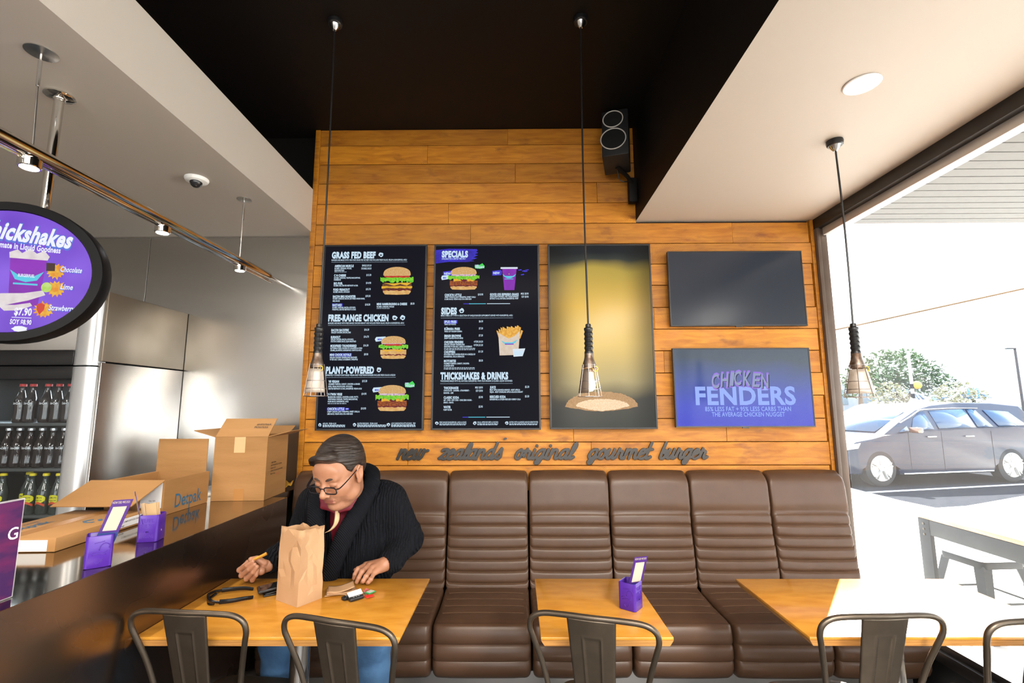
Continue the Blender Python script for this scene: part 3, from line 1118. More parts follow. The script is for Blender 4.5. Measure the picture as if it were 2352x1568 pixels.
# ---- first menu
W1, H1 = 0.674, 1.194
Z1 = 1.95
t1 = screen_thing('menu_screen', 'portrait menu screen headed GRASS FED BEEF, farthest left', -0.913, Z1, W1, H1, 'portrait menu screens')
fx1 = lambda x, v: ((x - (64 - (v - 45) * .030)) / (816 + (v - 45) * .0215) - 0.5) * W1
fz1 = lambda v: H1 / 2 - (v - 45) / 1450.0 * H1
B().box2((-W1 / 2 + .01, 0.003, -H1 / 2 + .01), (W1 / 2 - .01, 0.012, H1 / 2 - .01)).build('screen', SCR, t1)
a = Art(fx1, fz1)
a.t('GRASS FED BEEF', 125, 472, 153, 48, bold=.06)
a.t('BURGERS ARE MADE WITH 100% PURE GRASS FED NZ BEEF AND INCLUDE FRESH SALAD, RELISH & BURGERFUEL AIOLI', 124, 720, 176, 13, bold=.012)
rule(a, 124, 720, 187)
item(a, 149, 'AMERICAN MUSCLE', 300, 226, [('NZ BEEF, CHEDDAR, PICKLES,', 284, 243), ('DIJON MUSTARD', 226, 259)], 'SINGLE $13.30', (366, 440))
a.t('DOUBLE $18.30', 362, 440, 246, 15, bold=0.018)
a.t('DOES NOT INCLUDE SALAD', 149, 245, 269, 6, bold=.01)
item(a, 146, 'C N CHEESE', 240, 303, [('NZ BEEF, CHEDDAR, TRUFFLE MASCARPONE,', 354, 320), ('PARMESAN', 200, 335)], '$15.30', (402, 440))
item(a, 145, 'BIO FUEL', 216, 367, [('NZ BEEF, EGG, GRATED BEETROOT & CHIA', 337, 382)], '$14.90', (400, 440))
item(a, 142, 'FORD FREAKOUT', 272, 417, [('NZ BEEF, BACON, AVOCADO', 272, 433)], '$15.70', (400, 438))
item(a, 140, 'BACON BBQ ROADSTER', 321, 472, [('NZ BEEF, CHEDDAR, BACON, BATTERED ONION RINGS,', 393, 487), ('BBQ SAUCE', 195, 505)], '$18.30', (398, 437))
item(a, 138, 'BASTARD', 212, 540, [('NZ BEEF, CHEDDAR, BACON, AVOCADO,', 322, 557), ('PINEAPPLE, GRATED BEETROOT & CHIA', 324, 573)], '$18.30', (396, 436), (133, 518, 218, 545))
item(a, 488, 'MINI HAMBURGHINI & CHEESE', 727, 534, [('NZ BEEF, CHEDDAR, PICKLES', 625, 552)], '$8.30', (754, 785))
a.t('DOES NOT INCLUDE SALAD', 488, 590, 563, 6, bold=.01)
a.t('FREE-RANGE CHICKEN', 107, 582, 658, 48, bold=.06)
a.t('BURGERS ARE MADE WITH FREE RANGE CHICKEN BREAST AND INCLUDE FRESH SALAD, RELISH & BURGERFUEL AIOLI', 107, 705, 682, 13, bold=.012)
rule(a, 107, 712, 692)
item(a, 133, 'BACON BACKFIRE', 271, 738, [('GRILLED CHICKEN, BACON, BRIE', 287, 754)], '$16.30', (393, 431))
item(a, 131, 'BURNOUT', 206, 793, [('GRILLED CHICKEN, BACON, AVOCADO,', 311, 808), ('STILTON CHEESE SAUCE, DIJON MUSTARD', 330, 824)], '$16.70', (391, 430))
item(a, 129, 'MODIFRIED THUNDERBIRD', 335, 861, [('BUTTERMILK FRIED CHICKEN W/ A JALAPEÑO & CORN', 379, 877), ('CRUMB, JALAPEÑOS, BURGERFUEL CHIPOTLE AIOLI', 374, 893)], '$16.30', (389, 428))
item(a, 126, 'MINI CHOOK ROYALE', 293, 930, [('GRILLED CHICKEN TENDERLOINS SEASONED', 340, 948), ('W/ SEA SALT, GARLIC & ROSEMARY, PINEAPPLE', 346, 964)], '$9.90', (395, 427), (121, 910, 299, 936))
a.t('PLANT-POWERED', 97, 475, 1064, 48, bold=.06)
a.t('SEPARATELY COOKED PLANT-BASED VEGAN AND VEGETARIAN BURGERS INCLUDE FRESH SALAD & RELISH', 96, 643, 1085, 13, bold=.012)
rule(a, 96, 648, 1096)
item(a, 120, 'V8 VEGAN', 203, 1135, [('CRUMBED PUMPKIN, CARROT, CHICKPEA & GINGER', 368, 1152), ('BITES, VEGAN PROVOLONE, AVOCADO,', 311, 1170), ('GRATED BEETROOT & CHIA, BURGERFUEL VEGAN AIOLI', 382, 1187)], '$15.30', (384, 423))
item(a, 118, 'V-TWIN VEGE', 229, 1232, [('MUSHROOM, KUMARA, CHICKPEA & BASIL PATTY,', 357, 1250), ('VEGETARIAN CHEDDAR, TRUFFLE MASCARPONE,', 351, 1267), ('PLUM SAUCE, BURGERFUEL AIOLI', 280, 1284)], '$14.90', (381, 419))
micro(a, 118, 263, [1294])
item(a, 116, "CHICK'N LITTLE", 248, 1342, [("CRISPY CHICK'N, JUICY PINEAPPLE, SWEET CHILLI &", 369, 1360), ('LIME SAUCE, VEGAN AIOLI ON A MINI BUN', 315, 1377)], '$10.90', (379, 418), (110, 1322, 252, 1348))
a.r(257, 1327, 285, 1341, 1)
a.t('NEW', 261, 281, 1338, 8, y=.0012)
for x, x1_, n_ in ((82, 187, 'ADD-ON   FROM +$1.00'), (352, 510, 'GLUTEN FREE BUNS   FROM +$2.00'), (618, 807, 'LOW CARBORATOR LETTUCE BUNS   FREE')):
    a.t(n_, x, x1_, 1448, 11, bold=.015)
    micro(a, x, x1_ + (70 if x < 400 else 0), [1454, 1460, 1467])
    icon(a, x - 22, 1452, 14, int(x))
icon(a, 515, 127, 20, 1); icon(a, 632, 634, 21, 2); icon(a, 695, 634, 21, 3); icon(a, 514, 1038, 20, 4)
a.b.build('menu_lettering', INKS, t1, sharp=None, recalc=False)
for args in ((645, 228, 452, 262, 'beef'), (625, 778, 955, 232, 'chick'), (622, 1155, 1352, 260, 'veg')):
    a = Art(fx1, fz1); burger(a, *args)
    if args[4] == 'chick': badge_mini(a, 478, 803, 88)
    if args[4] == 'veg':
        badge_mini(a, 465, 1192, 80); badge_vegan(a, 718, 1125, 797, 1174)
    a.b.build('burger_picture', INKS, t1, sharp=None, recalc=False)

# ---- second menu
W2, H2 = 0.682, 1.19
t2 = screen_thing('menu_screen', 'portrait menu screen headed SPECIALS, second from the left', -0.188, Z1, W2, H2, 'portrait menu screens')
fx2 = lambda x, v: ((x - (948 - (v - 45) * .008)) / (812 + (v - 45) * .025) - 0.5) * W2
fz2 = lambda v: H2 / 2 - (v - 40) / 1455.0 * H2
B().box2((-W2 / 2 + .01, 0.003, -H2 / 2 + .01), (W2 / 2 - .01, 0.012, H2 / 2 - .01)).build('screen', SCR, t2)
a = Art(fx2, fz2)
rn = random.Random(5)
a.p([(958, 85), (1060, 74), (1278, 78), (1285, 92), (1270, 100), (1291, 108), (1262, 122), (1288, 128), (1250, 146), (1283, 152), (1230, 170), (1260, 176), (1200, 184), (1060, 182), (958, 195)], 1, 0.0030)
a.t('SPECIALS', 1006, 1210, 143, 48, bold=.06)
a.t('AVAILABLE FOR A LIMITED TIME ONLY', 1006, 1194, 163, 12, bold=.015)
a.p([(1018, 262), (1084, 255), (1086, 292), (1020, 296)], 1, 0.0026); a.t('NEW', 1026, 1078, 287, 18, bold=.04)
a.p([(1400, 258), (1466, 250), (1475, 262), (1470, 292), (1400, 296)], 1, 0.0026); a.t('NEW', 1407, 1458, 284, 18, bold=.04)
for x, v in ((1600, 250), (1630, 258), (1655, 250), (1620, 288), (1645, 262)):
    a.p([(x, v), (x + 24, v - 5), (x + 28, v + 3), (x + 3, v + 6)], 1, 0.0026)
item(a, 1032, "CHICK'N LITTLE", 1162, 459, [("CRISPY CHICK'N, JUICY PINEAPPLE, SWEET CHILLI", 1272, 474), ('& LIME SAUCE, VEGAN AIOLI ON A MINI BUN', 1240, 490)], '$10.90', (1290, 1330))
item(a, 1383, 'GOOD JOE ESPRESSO SHAKE', 1606, 456, [("GOOD JOE'S ORGANIC, FAIR TRADE ESPRESSO", 1605, 471), ('EXTRACT & ALL-NATURAL BURGERFUEL WHIP', 1603, 487)], 'MILK $8.90', (1623, 1682), pv=450)
a.t('SOY $9.90', 1628, 1682, 475, 15, bold=0.018)
for v, o_ in ((522, 0), (1400, 4)):
    a.r(1177 + o_, v - 2.5, 1222 + o_, v + 2.5, 1); a.r(1222 + o_, v - 2.5, 1352 + o_, v + 2.5, IX['cup_cyan']); a.r(1360 + o_, v - 2.5, 1540 + o_, v + 2.5, 0)
a.t('SIDES', 1006, 1128, 603, 48, bold=.06)
icon(a, 1165, 578, 21, 9)
a.t('MAKE A MEAL OF IT WITH A SELECTION OF UNIQUE BURGER SUPPLEMENTS SERVED WITH BURGERFUEL AIOLI', 1005, 1560, 622, 13, bold=.012)
rule(a, 1005, 1560, 635)
item(a, 1032, 'SPUD FRIES', 1125, 673, [('THICK CUT POTATO', 1122, 690)], '$6.30', (1300, 1331), (1026, 652, 1133, 679))
item(a, 1032, 'KUMARA FRIES', 1153, 729, [('THICK CUT GOLDEN KUMARA', 1170, 746)], '$7.30', (1300, 1331))
a.r(1047, 706, 1057, 709, 0)
item(a, 1032, 'SMASH BROWNS', 1162, 784, [('CRISPY COATED POTATO BITES', 1178, 800)], '$7.30', (1300, 1331))
item(a, 1032, 'CHICKEN FENDERS', 1180, 833, [('GRILLED CHICKEN TENDERLOINS', 1190, 849), ('SEASONED W/ SEA SALT, GARLIC & ROSEMARY', 1250, 865)], '4 FOR $10.30', (1262, 1332))
a.t('8 FOR $13.30', 1262, 1332, 856, 15, bold=0.018)
micro(a, 1032, 1272, [874, 884])
item(a, 1032, 'CHOPPERS', 1118, 910, [('SOUTHERN FRIED CHICKEN PIECES W/ A DRIZZLE OF', 1274, 926), ('BURGERFUEL AIOLI & SRIRACHA', 1190, 943)], '$11.30', (1298, 1333))
item(a, 1032, 'MOTOBITES', 1125, 980, [('CRUMBED PUMPKIN, CARROT, CHICKPEA', 1228, 997), ('& GINGER BITES', 1110, 1014)], '$8.30', (1302, 1333))
micro(a, 1032, 1270, [1024, 1034])
a.t('THICKSHAKES & DRINKS', 1006, 1530, 1111, 49, bold=.06)
a.t('THICKSHAKES MADE WITH ALL-NATURAL BURGERFUEL WHIP, PLUS ORGANIC & CLASSIC LIQUID GOODNESS', 1006, 1562, 1132, 13, bold=.012)
rule(a, 1006, 1565, 1146)
item(a, 1033, 'THICKSHAKES', 1147, 1187, [('CHOCOLATE - CARAMEL - STRAWBERRY -', 1234, 1204), ('BANANA - LIME', 1108, 1222)], 'MILK $8.90', (1276, 1334))
a.t('SOY $9.90', 1281, 1334, 1208, 15, bold=0.018)
item(a, 1389, 'JUICE', 1434, 1183, [('MOST APPLE ORANGE & MANGO - MOST APPLE &', 1622, 1200), ('FEIJOA - MOST SPARKLING APPLE & BLACKCURRANT', 1644, 1216)], '$5.30', (1660, 1692))
item(a, 1033, 'CLASSIC SODA', 1152, 1260, [('L&P - COKE - DIET COKE - COKE ZERO SUGAR -', 1254, 1277), ('SPRITE - FANTA', 1110, 1295)], '$5.90', (1304, 1335))
item(a, 1389, 'RESCUED SODA', 1512, 1255, [('BURGERFUEL & CITIZEN RESCUED CHERRY COLA', 1627, 1272)], '$5.50', (1660, 1692))
item(a, 1033, 'WATER', 1088, 1332, [('PUMP WATER', 1098, 1350)], '$5.90', (1304, 1335))
for x, x1_, n_ in ((1003, 1210, 'FREE RANGE BURGERFUEL AIOLI & EGGS'), (1295, 1455, 'HALAL APPROVED BEEF & CHICKEN'), (1541, 1762, 'EATING WITH ALLERGIES AND/OR SENSITIVITIES')):
    a.t(n_, x, x1_, 1443, 11, bold=.015)
    micro(a, x, x1_, [1450, 1457])
    icon(a, x - 20, 1444, 14, int(x))
a.b.build('menu_lettering', INKS, t2, sharp=None, recalc=False)
a = Art(fx2, fz2); burger(a, 1178, 225, 410, 244, 'veg'); badge_mini(a, 1003, 312, 62); badge_vegan(a, 1262, 195, 1340, 240)
a.b.build('burger_picture', INKS, t2, sharp=None, recalc=False)
a = Art(fx2, fz2)
a.p([(1476, 240), (1588, 240), (1572, 414), (1494, 414)], IX['cup_purple'], .0018)
a.p([(1464, 228), (1596, 228), (1596, 242), (1464, 242)], IX['cup_rim'], .0014)
a.p([(1478, 282), (1500, 300), (1560, 300), (1584, 282), (1572, 304), (1545, 318), (1515, 318), (1490, 304)], IX['cup_cyan'], .0012)
a.r(1495, 322, 1565, 327, IX['cup_cyan'], .0012); a.p([(1524, 286), (1537, 286), (1530, 279)], IX['cheese'], .0012)
a.b.build('cup_picture', INKS, t2, sharp=None, recalc=False)
a = Art(fx2, fz2)
for k in range(13):
    x = 1462 + 12.5 * k
    q = (k - 6) * 3.5
    h_ = [740, 728, 716, 712, 722, 708, 712, 706, 716, 706, 700, 712, 738][k]
    a.p([(x - 7, 800), (x + 8, 800), (x + 9 + q, h_), (x - 6 + q, h_ - 6)], IX['chips'], .0018 - .00003 * (k % 3))
a.p([(1450, 752), (1490, 776), (1530, 798), (1575, 780), (1618, 738), (1606, 926), (1462, 930)], IX['chip_carton'], .0014)
a.p([(1470, 812), (1500, 828), (1560, 828), (1600, 806), (1584, 830), (1550, 848), (1514, 848), (1488, 832)], IX['cup_cyan'], .0011)
a.r(1502, 838, 1570, 846, IX['cup_purple'], .0009)
a.p([(1562, 880), (1660, 876), (1640, 936), (1570, 940)], IX['cup_rim'], .0009)
a.p([(1572, 898), (1644, 896), (1634, 930), (1576, 933)], 0, .0007)
a.b.build('chips_picture', INKS, t2, sharp=None, recalc=False)

# ---- third portrait screen: a bun floating in golden haze
W3, H3 = 0.664, 1.184
t3 = screen_thing('menu_screen', 'portrait screen showing a seeded bun in golden haze, without lettering', 0.542, Z1, W3, H3, 'portrait menu screens')
hz = bpy.data.materials.new('golden_haze_picture')
hz.use_nodes = True
N, L = hz.node_tree.nodes, hz.node_tree.links
pb = N['Principled BSDF']
pb.inputs['Base Color'].default_value = (0.004, 0.004, 0.004, 1); pb.inputs['Roughness'].default_value = 0.2; pb.inputs['Specular IOR Level'].default_value = 0.12
t = N.new('ShaderNodeTexCoord'); sp = N.new('ShaderNodeSeparateXYZ'); L.new(t.outputs['Object'], sp.inputs[0])
vr = N.new('ShaderNodeMapRange'); vr.inputs['From Min'].default_value = -H3 / 2; vr.inputs['From Max'].default_value = H3 / 2; L.new(sp.outputs['Z'], vr.inputs['Value'])
n1 = N.new('ShaderNodeTexNoise'); n1.inputs['Scale'].default_value = 3.2; n1.inputs['Detail'].default_value = 1; L.new(t.outputs['Object'], n1.inputs['Vector'])
ad = math_node(N, 'MULTIPLY_ADD', None, 0.10); L.new(n1.outputs['Fac'], ad.inputs[0]); L.new(vr.outputs[0], ad.inputs[2])
cv = N.new('ShaderNodeValToRGB')
els = cv.color_ramp.elements
for i, (p_, c_) in enumerate([(0.0, (.03, .035, .03)), (0.20, (.07, .065, .05)), (0.30, (.40, .32, .15)), (0.50, (.62, .43, .12)), (0.70, (.60, .37, .06)), (0.90, (.36, .26, .05)), (0.955, (.03, .035, .03)), (1.0, (.012, .014, .016))]):
    e = els[i] if i < 2 else els.new(p_)
    e.position = p_
    e.color = (*c_, 1)
L.new(ad.outputs[0], cv.inputs[0])
hx_ = math_node(N, 'ABSOLUTE'); L.new(sp.outputs['X'], hx_.inputs[0])
hr = N.new('ShaderNodeMapRange'); hr.interpolation_type = 'SMOOTHSTEP'; hr.inputs['From Min'].default_value = 0.12; hr.inputs['From Max'].default_value = 0.34; hr.inputs['To Min'].default_value = 1.0; hr.inputs['To Max'].default_value = 0.28
L.new(hx_.outputs[0], hr.inputs['Value'])
mm = N.new('ShaderNodeMix'); mm.data_type = 'RGBA'; mm.blend_type = 'MULTIPLY'; mm.inputs[0].default_value = 1.0
L.new(cv.outputs[0], mm.inputs[6]); L.new(hr.outputs[0], mm.inputs[7])
L.new(mm.outputs[2], pb.inputs['Emission Color']); pb.inputs['Emission Strength'].default_value = 1.35 * EM
B().box2((-W3 / 2 + .01, 0.003, -H3 / 2 + .01), (W3 / 2 - .01, 0.012, H3 / 2 - .01)).build('screen', hz, t3)
b = B()
b.mi = 0
rn = random.Random(4)
def bunshape(cx, cz, wx, hz_, ink, y):
    b.mi = ink
    P = []
    for k in range(60):
        an = PI * k / 59
        P.append(V((cx + wx * math.cos(an) * (1 + rn.uniform(-.012, .012)), y, cz + hz_ * math.sin(an) * (1 + rn.uniform(-.05, .05)))))
    for k in range(30):
        t_ = k / 29
        P.append(V((cx - wx + 2 * wx * t_, y, cz - 0.028 * math.sin(PI * t_) + rn.uniform(-.002, .002))))
    b.poly(P)
bunshape(-0.01, -0.455, 0.225, 0.095, 0, 0.002)
bunshape(-0.005, -0.452, 0.165, 0.045, 1, 0.0012)
b.build('bun_picture', [glow('bun_back', (.62, .37, .18), .95, (.50, .28, .12), 160), glow('bun_front', (.98, .74, .50), 1.1, (.85, .56, .32), 170)], t3, sharp=None)

# ---- dark television and blue television
t4 = screen_thing('television', 'switched off landscape television, upper of the two by the window', 1.416, 2.245, 0.866, 0.492, 'landscape televisions', 'television', 0.05, 0.008)
OFFS = mat('dark_glass_glow', (0.010, 0.012, 0.018), 0.17, spec=0.4, emit=(0.05, 0.06, 0.075), strength=0.45 * EM)  # faint grey-blue glow painted into the switched-off screen
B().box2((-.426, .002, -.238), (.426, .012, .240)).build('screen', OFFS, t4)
B().box2((-.433, -.001, -.246), (.433, .01, -.238)).box2((-.02, .0, -.252), (.02, .012, -.245)).build('lower_trim', ALU_BLACK, t4)
t5 = screen_thing('television', 'landscape television lit blue with CHICKEN FENDERS, lower one by the window', 1.415, 1.613, 0.858, 0.492, 'landscape televisions', 'television', 0.05, 0.008)
bs = bpy.data.materials.new('blue_picture')
bs.use_nodes = True
N, L = bs.node_tree.nodes, bs.node_tree.links
pb = N['Principled BSDF']
pb.inputs['Base Color'].default_value = (0.004, 0.004, 0.004, 1); pb.inputs['Roughness'].default_value = 0.13; pb.inputs['Specular IOR Level'].default_value = 0.28
t = N.new('ShaderNodeTexCoord'); sp = N.new('ShaderNodeSeparateXYZ'); L.new(t.outputs['Object'], sp.inputs[0])
n1 = N.new('ShaderNodeTexNoise'); n1.inputs['Scale'].default_value = 2.5; n1.inputs['Detail'].default_value = 2; L.new(t.outputs['Object'], n1.inputs['Vector'])
vr = N.new('ShaderNodeMapRange'); vr.inputs['From Min'].default_value = -.25; vr.inputs['From Max'].default_value = .25; L.new(sp.outputs['Z'], vr.inputs['Value'])
ad = math_node(N, 'MULTIPLY_ADD', None, 0.35); L.new(n1.outputs['Fac'], ad.inputs[0]); L.new(vr.outputs[0], ad.inputs[2])
cv = N.new('ShaderNodeValToRGB')
els = cv.color_ramp.elements
for i, (p_, c_) in enumerate([(0.1, (.02, .025, .62)), (0.45, (.04, .065, .56)), (0.75, (.05, .085, .32)), (1.1 if 0 else 1.0, (.05, .075, .11))]):
    e = els[i] if i < 2 else els.new(p_)
    e.position = p_
    e.color = (*c_, 1)
L.new(ad.outputs[0], cv.inputs[0])
L.new(cv.outputs[0], pb.inputs['Emission Color']); pb.inputs['Emission Strength'].default_value = 1.0 * EM
B().box2((-.422, .002, -.238), (.422, .012, .240)).build('screen', bs, t5)
B().box2((-.429, -.001, -.246), (.429, .01, -.238)).box2((-.02, .0, -.252), (.02, .012, -.245)).build('lower_trim', ALU_GREY, t5)
PALEB = glow('pale_blue_letters', (.30, .42, .92), 1.05)
DARKL = glow('dark_letters', (.02, .03, .12), .6)
PINKL = glow('violet_outline', (.36, .20, .85), .9)
SOFTL = glow('grey_blue_letters', (.35, .42, .66), .8)
b = B()
b.mi = 0
text(b, 'FENDERS', -.30, -.105, .105, .62, .0006, .035)
text(b, '85% LESS FAT + 95% LESS CARBS THAN', -.245, -.147, .026, .53, .0006, .02)
text(b, 'THE AVERAGE CHICKEN NUGGET', -.205, -.180, .026, .45, .0006, .02)
x = -.195
for i, ch in enumerate('CHICKEN'):
    mtx = MX.Translation(V((x, 0, -.005 + (.018 * math.sin(PI * i / 6)))) ) @ MX.Rotation(math.radians(-4 + 3 * (i % 3)), 4, 'Y')
    wd = .026 if ch == 'I' else .055
    b.mi = 2
    text(b, ch, -.003, -.003, .088, wd * .9, .0004, .07, mtx=mtx, shear=.12)
    b.mi = 3
    text(b, ch, 0, 0, .082, wd * .82, .0, .02, mtx=mtx, shear=.12)
    b.mi = 1
    text(b, ch, .005, -.004, .082, wd * .82, .0002, .015, mtx=mtx, shear=.12)
    x += wd + .001
b.build('lettering', [PALEB, DARKL, PINKL, SOFTL], t5, sharp=None, recalc=False)

# ================================================================ SCRIPT SIGN ON THE PINE WALL
SIGNM = mat('dark_sign_metal', (0.050, 0.047, 0.045), 0.36, 0.5)
BOWL = [(.60, .86), (.38, 1.0), (.10, .78), (.0, .35), (.16, .02), (.40, .12), (.60, .55)]
G = {
    'n': ([[(0.02, 1), (0, 0)], [(0.02, .45), (.22, .92), (.45, .98), (.54, .75), (.52, .2), (.66, .0), (.92, .2)]], .92),
    'e': ([[(.0, .42), (.40, .60), (.46, .86), (.28, 1.0), (.06, .75), (.02, .28), (.2, .0), (.45, .02), (.74, .25)]], .74),
    'w': ([[(.02, 1), (.0, .25), (.15, .0), (.36, .12), (.46, .5)], [(.48, 1), (.46, .25), (.62, .0), (.84, .12), (.94, .6), (.84, 1.0), (.98, .86), (1.3, .92)]], 1.4),
    'z': ([[(.02, .86), (.15, 1.0), (.60, .96), (.12, .16), (.02, .04), (.2, .12), (.40, .0), (.62, .02), (.80, .2)]], .80),
    'a': ([BOWL, [(.60, 1), (.57, .2), (.70, .0), (.92, .2)]], .92),
    'l': ([[(.0, .25), (.24, .8), (.36, 1.4), (.26, 1.68), (.10, 1.4), (.06, .25), (.2, .0), (.46, .2)]], .46),
    'd': ([BOWL, [(.62, 1.75), (.58, .2), (.70, .0), (.92, .2)]], .92),
    's': ([[(.0, .2), (.28, .8), (.40, 1.12), (.47, .75), (.56, .3), (.38, .0), (.14, .06)]], .62),
    'o': ([[(.30, 1.0), (.06, .72), (.02, .3), (.2, .0), (.44, .1), (.52, .6), (.34, 1.0), (.5, .8), (.78, .84)]], .80),
    'r': ([[(.0, .25), (.10, 1.06)], [(.12, .92), (.34, .80), (.46, .72), (.42, .2), (.56, .0), (.80, .2)]], .80),
    'i': ([[(.02, 1), (.0, .2), (.14, .0), (.38, .2)], [(.06, 1.40), (.07, 1.43)]], .38),
    'g': ([BOWL, [(.60, 1), (.56, .0), (.46, -.45), (.22, -.52), (.14, -.3), (.40, -.05), (.92, .2)]], .92),
    'u': ([[(.02, 1), (.0, .2), (.14, .0), (.36, .15), (.5, .5)], [(.52, 1), (.50, .2), (.64, .0), (.88, .2)]], .88),
    'm': ([[(.02, 1), (0, 0)], [(.02, .45), (.20, .92), (.40, .98), (.48, .75), (.46, .0)], [(.48, .45), (.66, .92), (.86, .98), (.94, .75), (.92, .2), (1.06, .0), (1.3, .2)]], 1.3),
    't': ([[(.10, 1.7), (.0, .2), (.16, .0), (.44, .2)], [(-.12, .98), (.38, 1.0)]], .44),
    'b': ([[(.10, 1.72), (.0, .25), (.16, .0), (.40, .10), (.48, .55), (.36, .88), (.18, .6)], [(.42, .85), (.7, .75)]], .70),
}


def script_word(word, x0, x1, zb, parent, xh=0.056, hw=0.0088):
    """one cut-out word: pen strokes fused into a single flat plate 14 mm thick"""
    tot = sum(G[c][1] for c in word)
    kx = (x1 - x0 - 0.02) / tot
    f = Field((x0 - .05, -0.0185, zb - .06), (x1 + .07, -0.0020, zb + .125), 0.0014)
    x = x0
    for c in word:
        strokes, adv = G[c]
        for s_ in strokes:
            pts = catmull([(p[0], 0, p[1]) for p in s_], 5) if len(s_) > 2 else [V((s_[0][0], 0, s_[0][1])), V((s_[1][0], 0, s_[1][1]))]
            P = [(x + p.x * kx + p.z * xh * 0.42, zb + p.z * xh) for p in pts]
            for p, q in zip(P, P[1:]):
                f.pen(p, q, hw)
        x += adv * kx
    f.cut((0, -0.0165, 0), (0, -1, 0), 0.0008)
    f.cut((0, -0.0035, 0), (0, 1, 0), 0.0008)
    return f.mesh('word', SIGNM, parent)


sg = thing('wall_sign', 'dark script lettering reading new zealands original gourmet burger on the pine wall', 'sign', (0.22, 0, 1.175))
for wd, xa, xb_ in (('new', -.742, -.548), ('zealands', -.485, -.082), ('original', -.012, .372), ('gourmet', .445, .850), ('burger', .890, 1.20)):
    script_word(wd, xa - .22, xb_ - .22, 0, sg)
B().rings([[(-.290 + (.011 * math.cos(2 * PI * k / 20)) + .004 * math.sin(2 * PI * k / 20), y, .122 + .007 * math.sin(2 * PI * k / 20)) for k in range(20)] for y in (-.0165, -.0035)]).build('apostrophe', SIGNM, sg)
# ================================================================ PENDANT WORK LAMPS
RUBBER = mat('black_rubber', (0.012, 0.012, 0.013), 0.32)
AGED = mat('aged_metal', (0.22, 0.18, 0.15), 0.35, 0.85, col2=(0.10, 0.06, 0.04), nscale=40, rough2=0.5)
WIRE = mat('cage_wire', (0.30, 0.26, 0.24), 0.35, 0.9)
SHADE_IN = mat('shade_sheet', (0.52, 0.46, 0.40), 0.45, 0.3, col2=(0.40, 0.33, 0.27), nscale=25)
SHADE_OUT = mat('shade_brown', (0.16, 0.12, 0.09), 0.5, 0.4)
YELLOW = mat('yellow_loop', (0.75, 0.45, 0.02), 0.4)


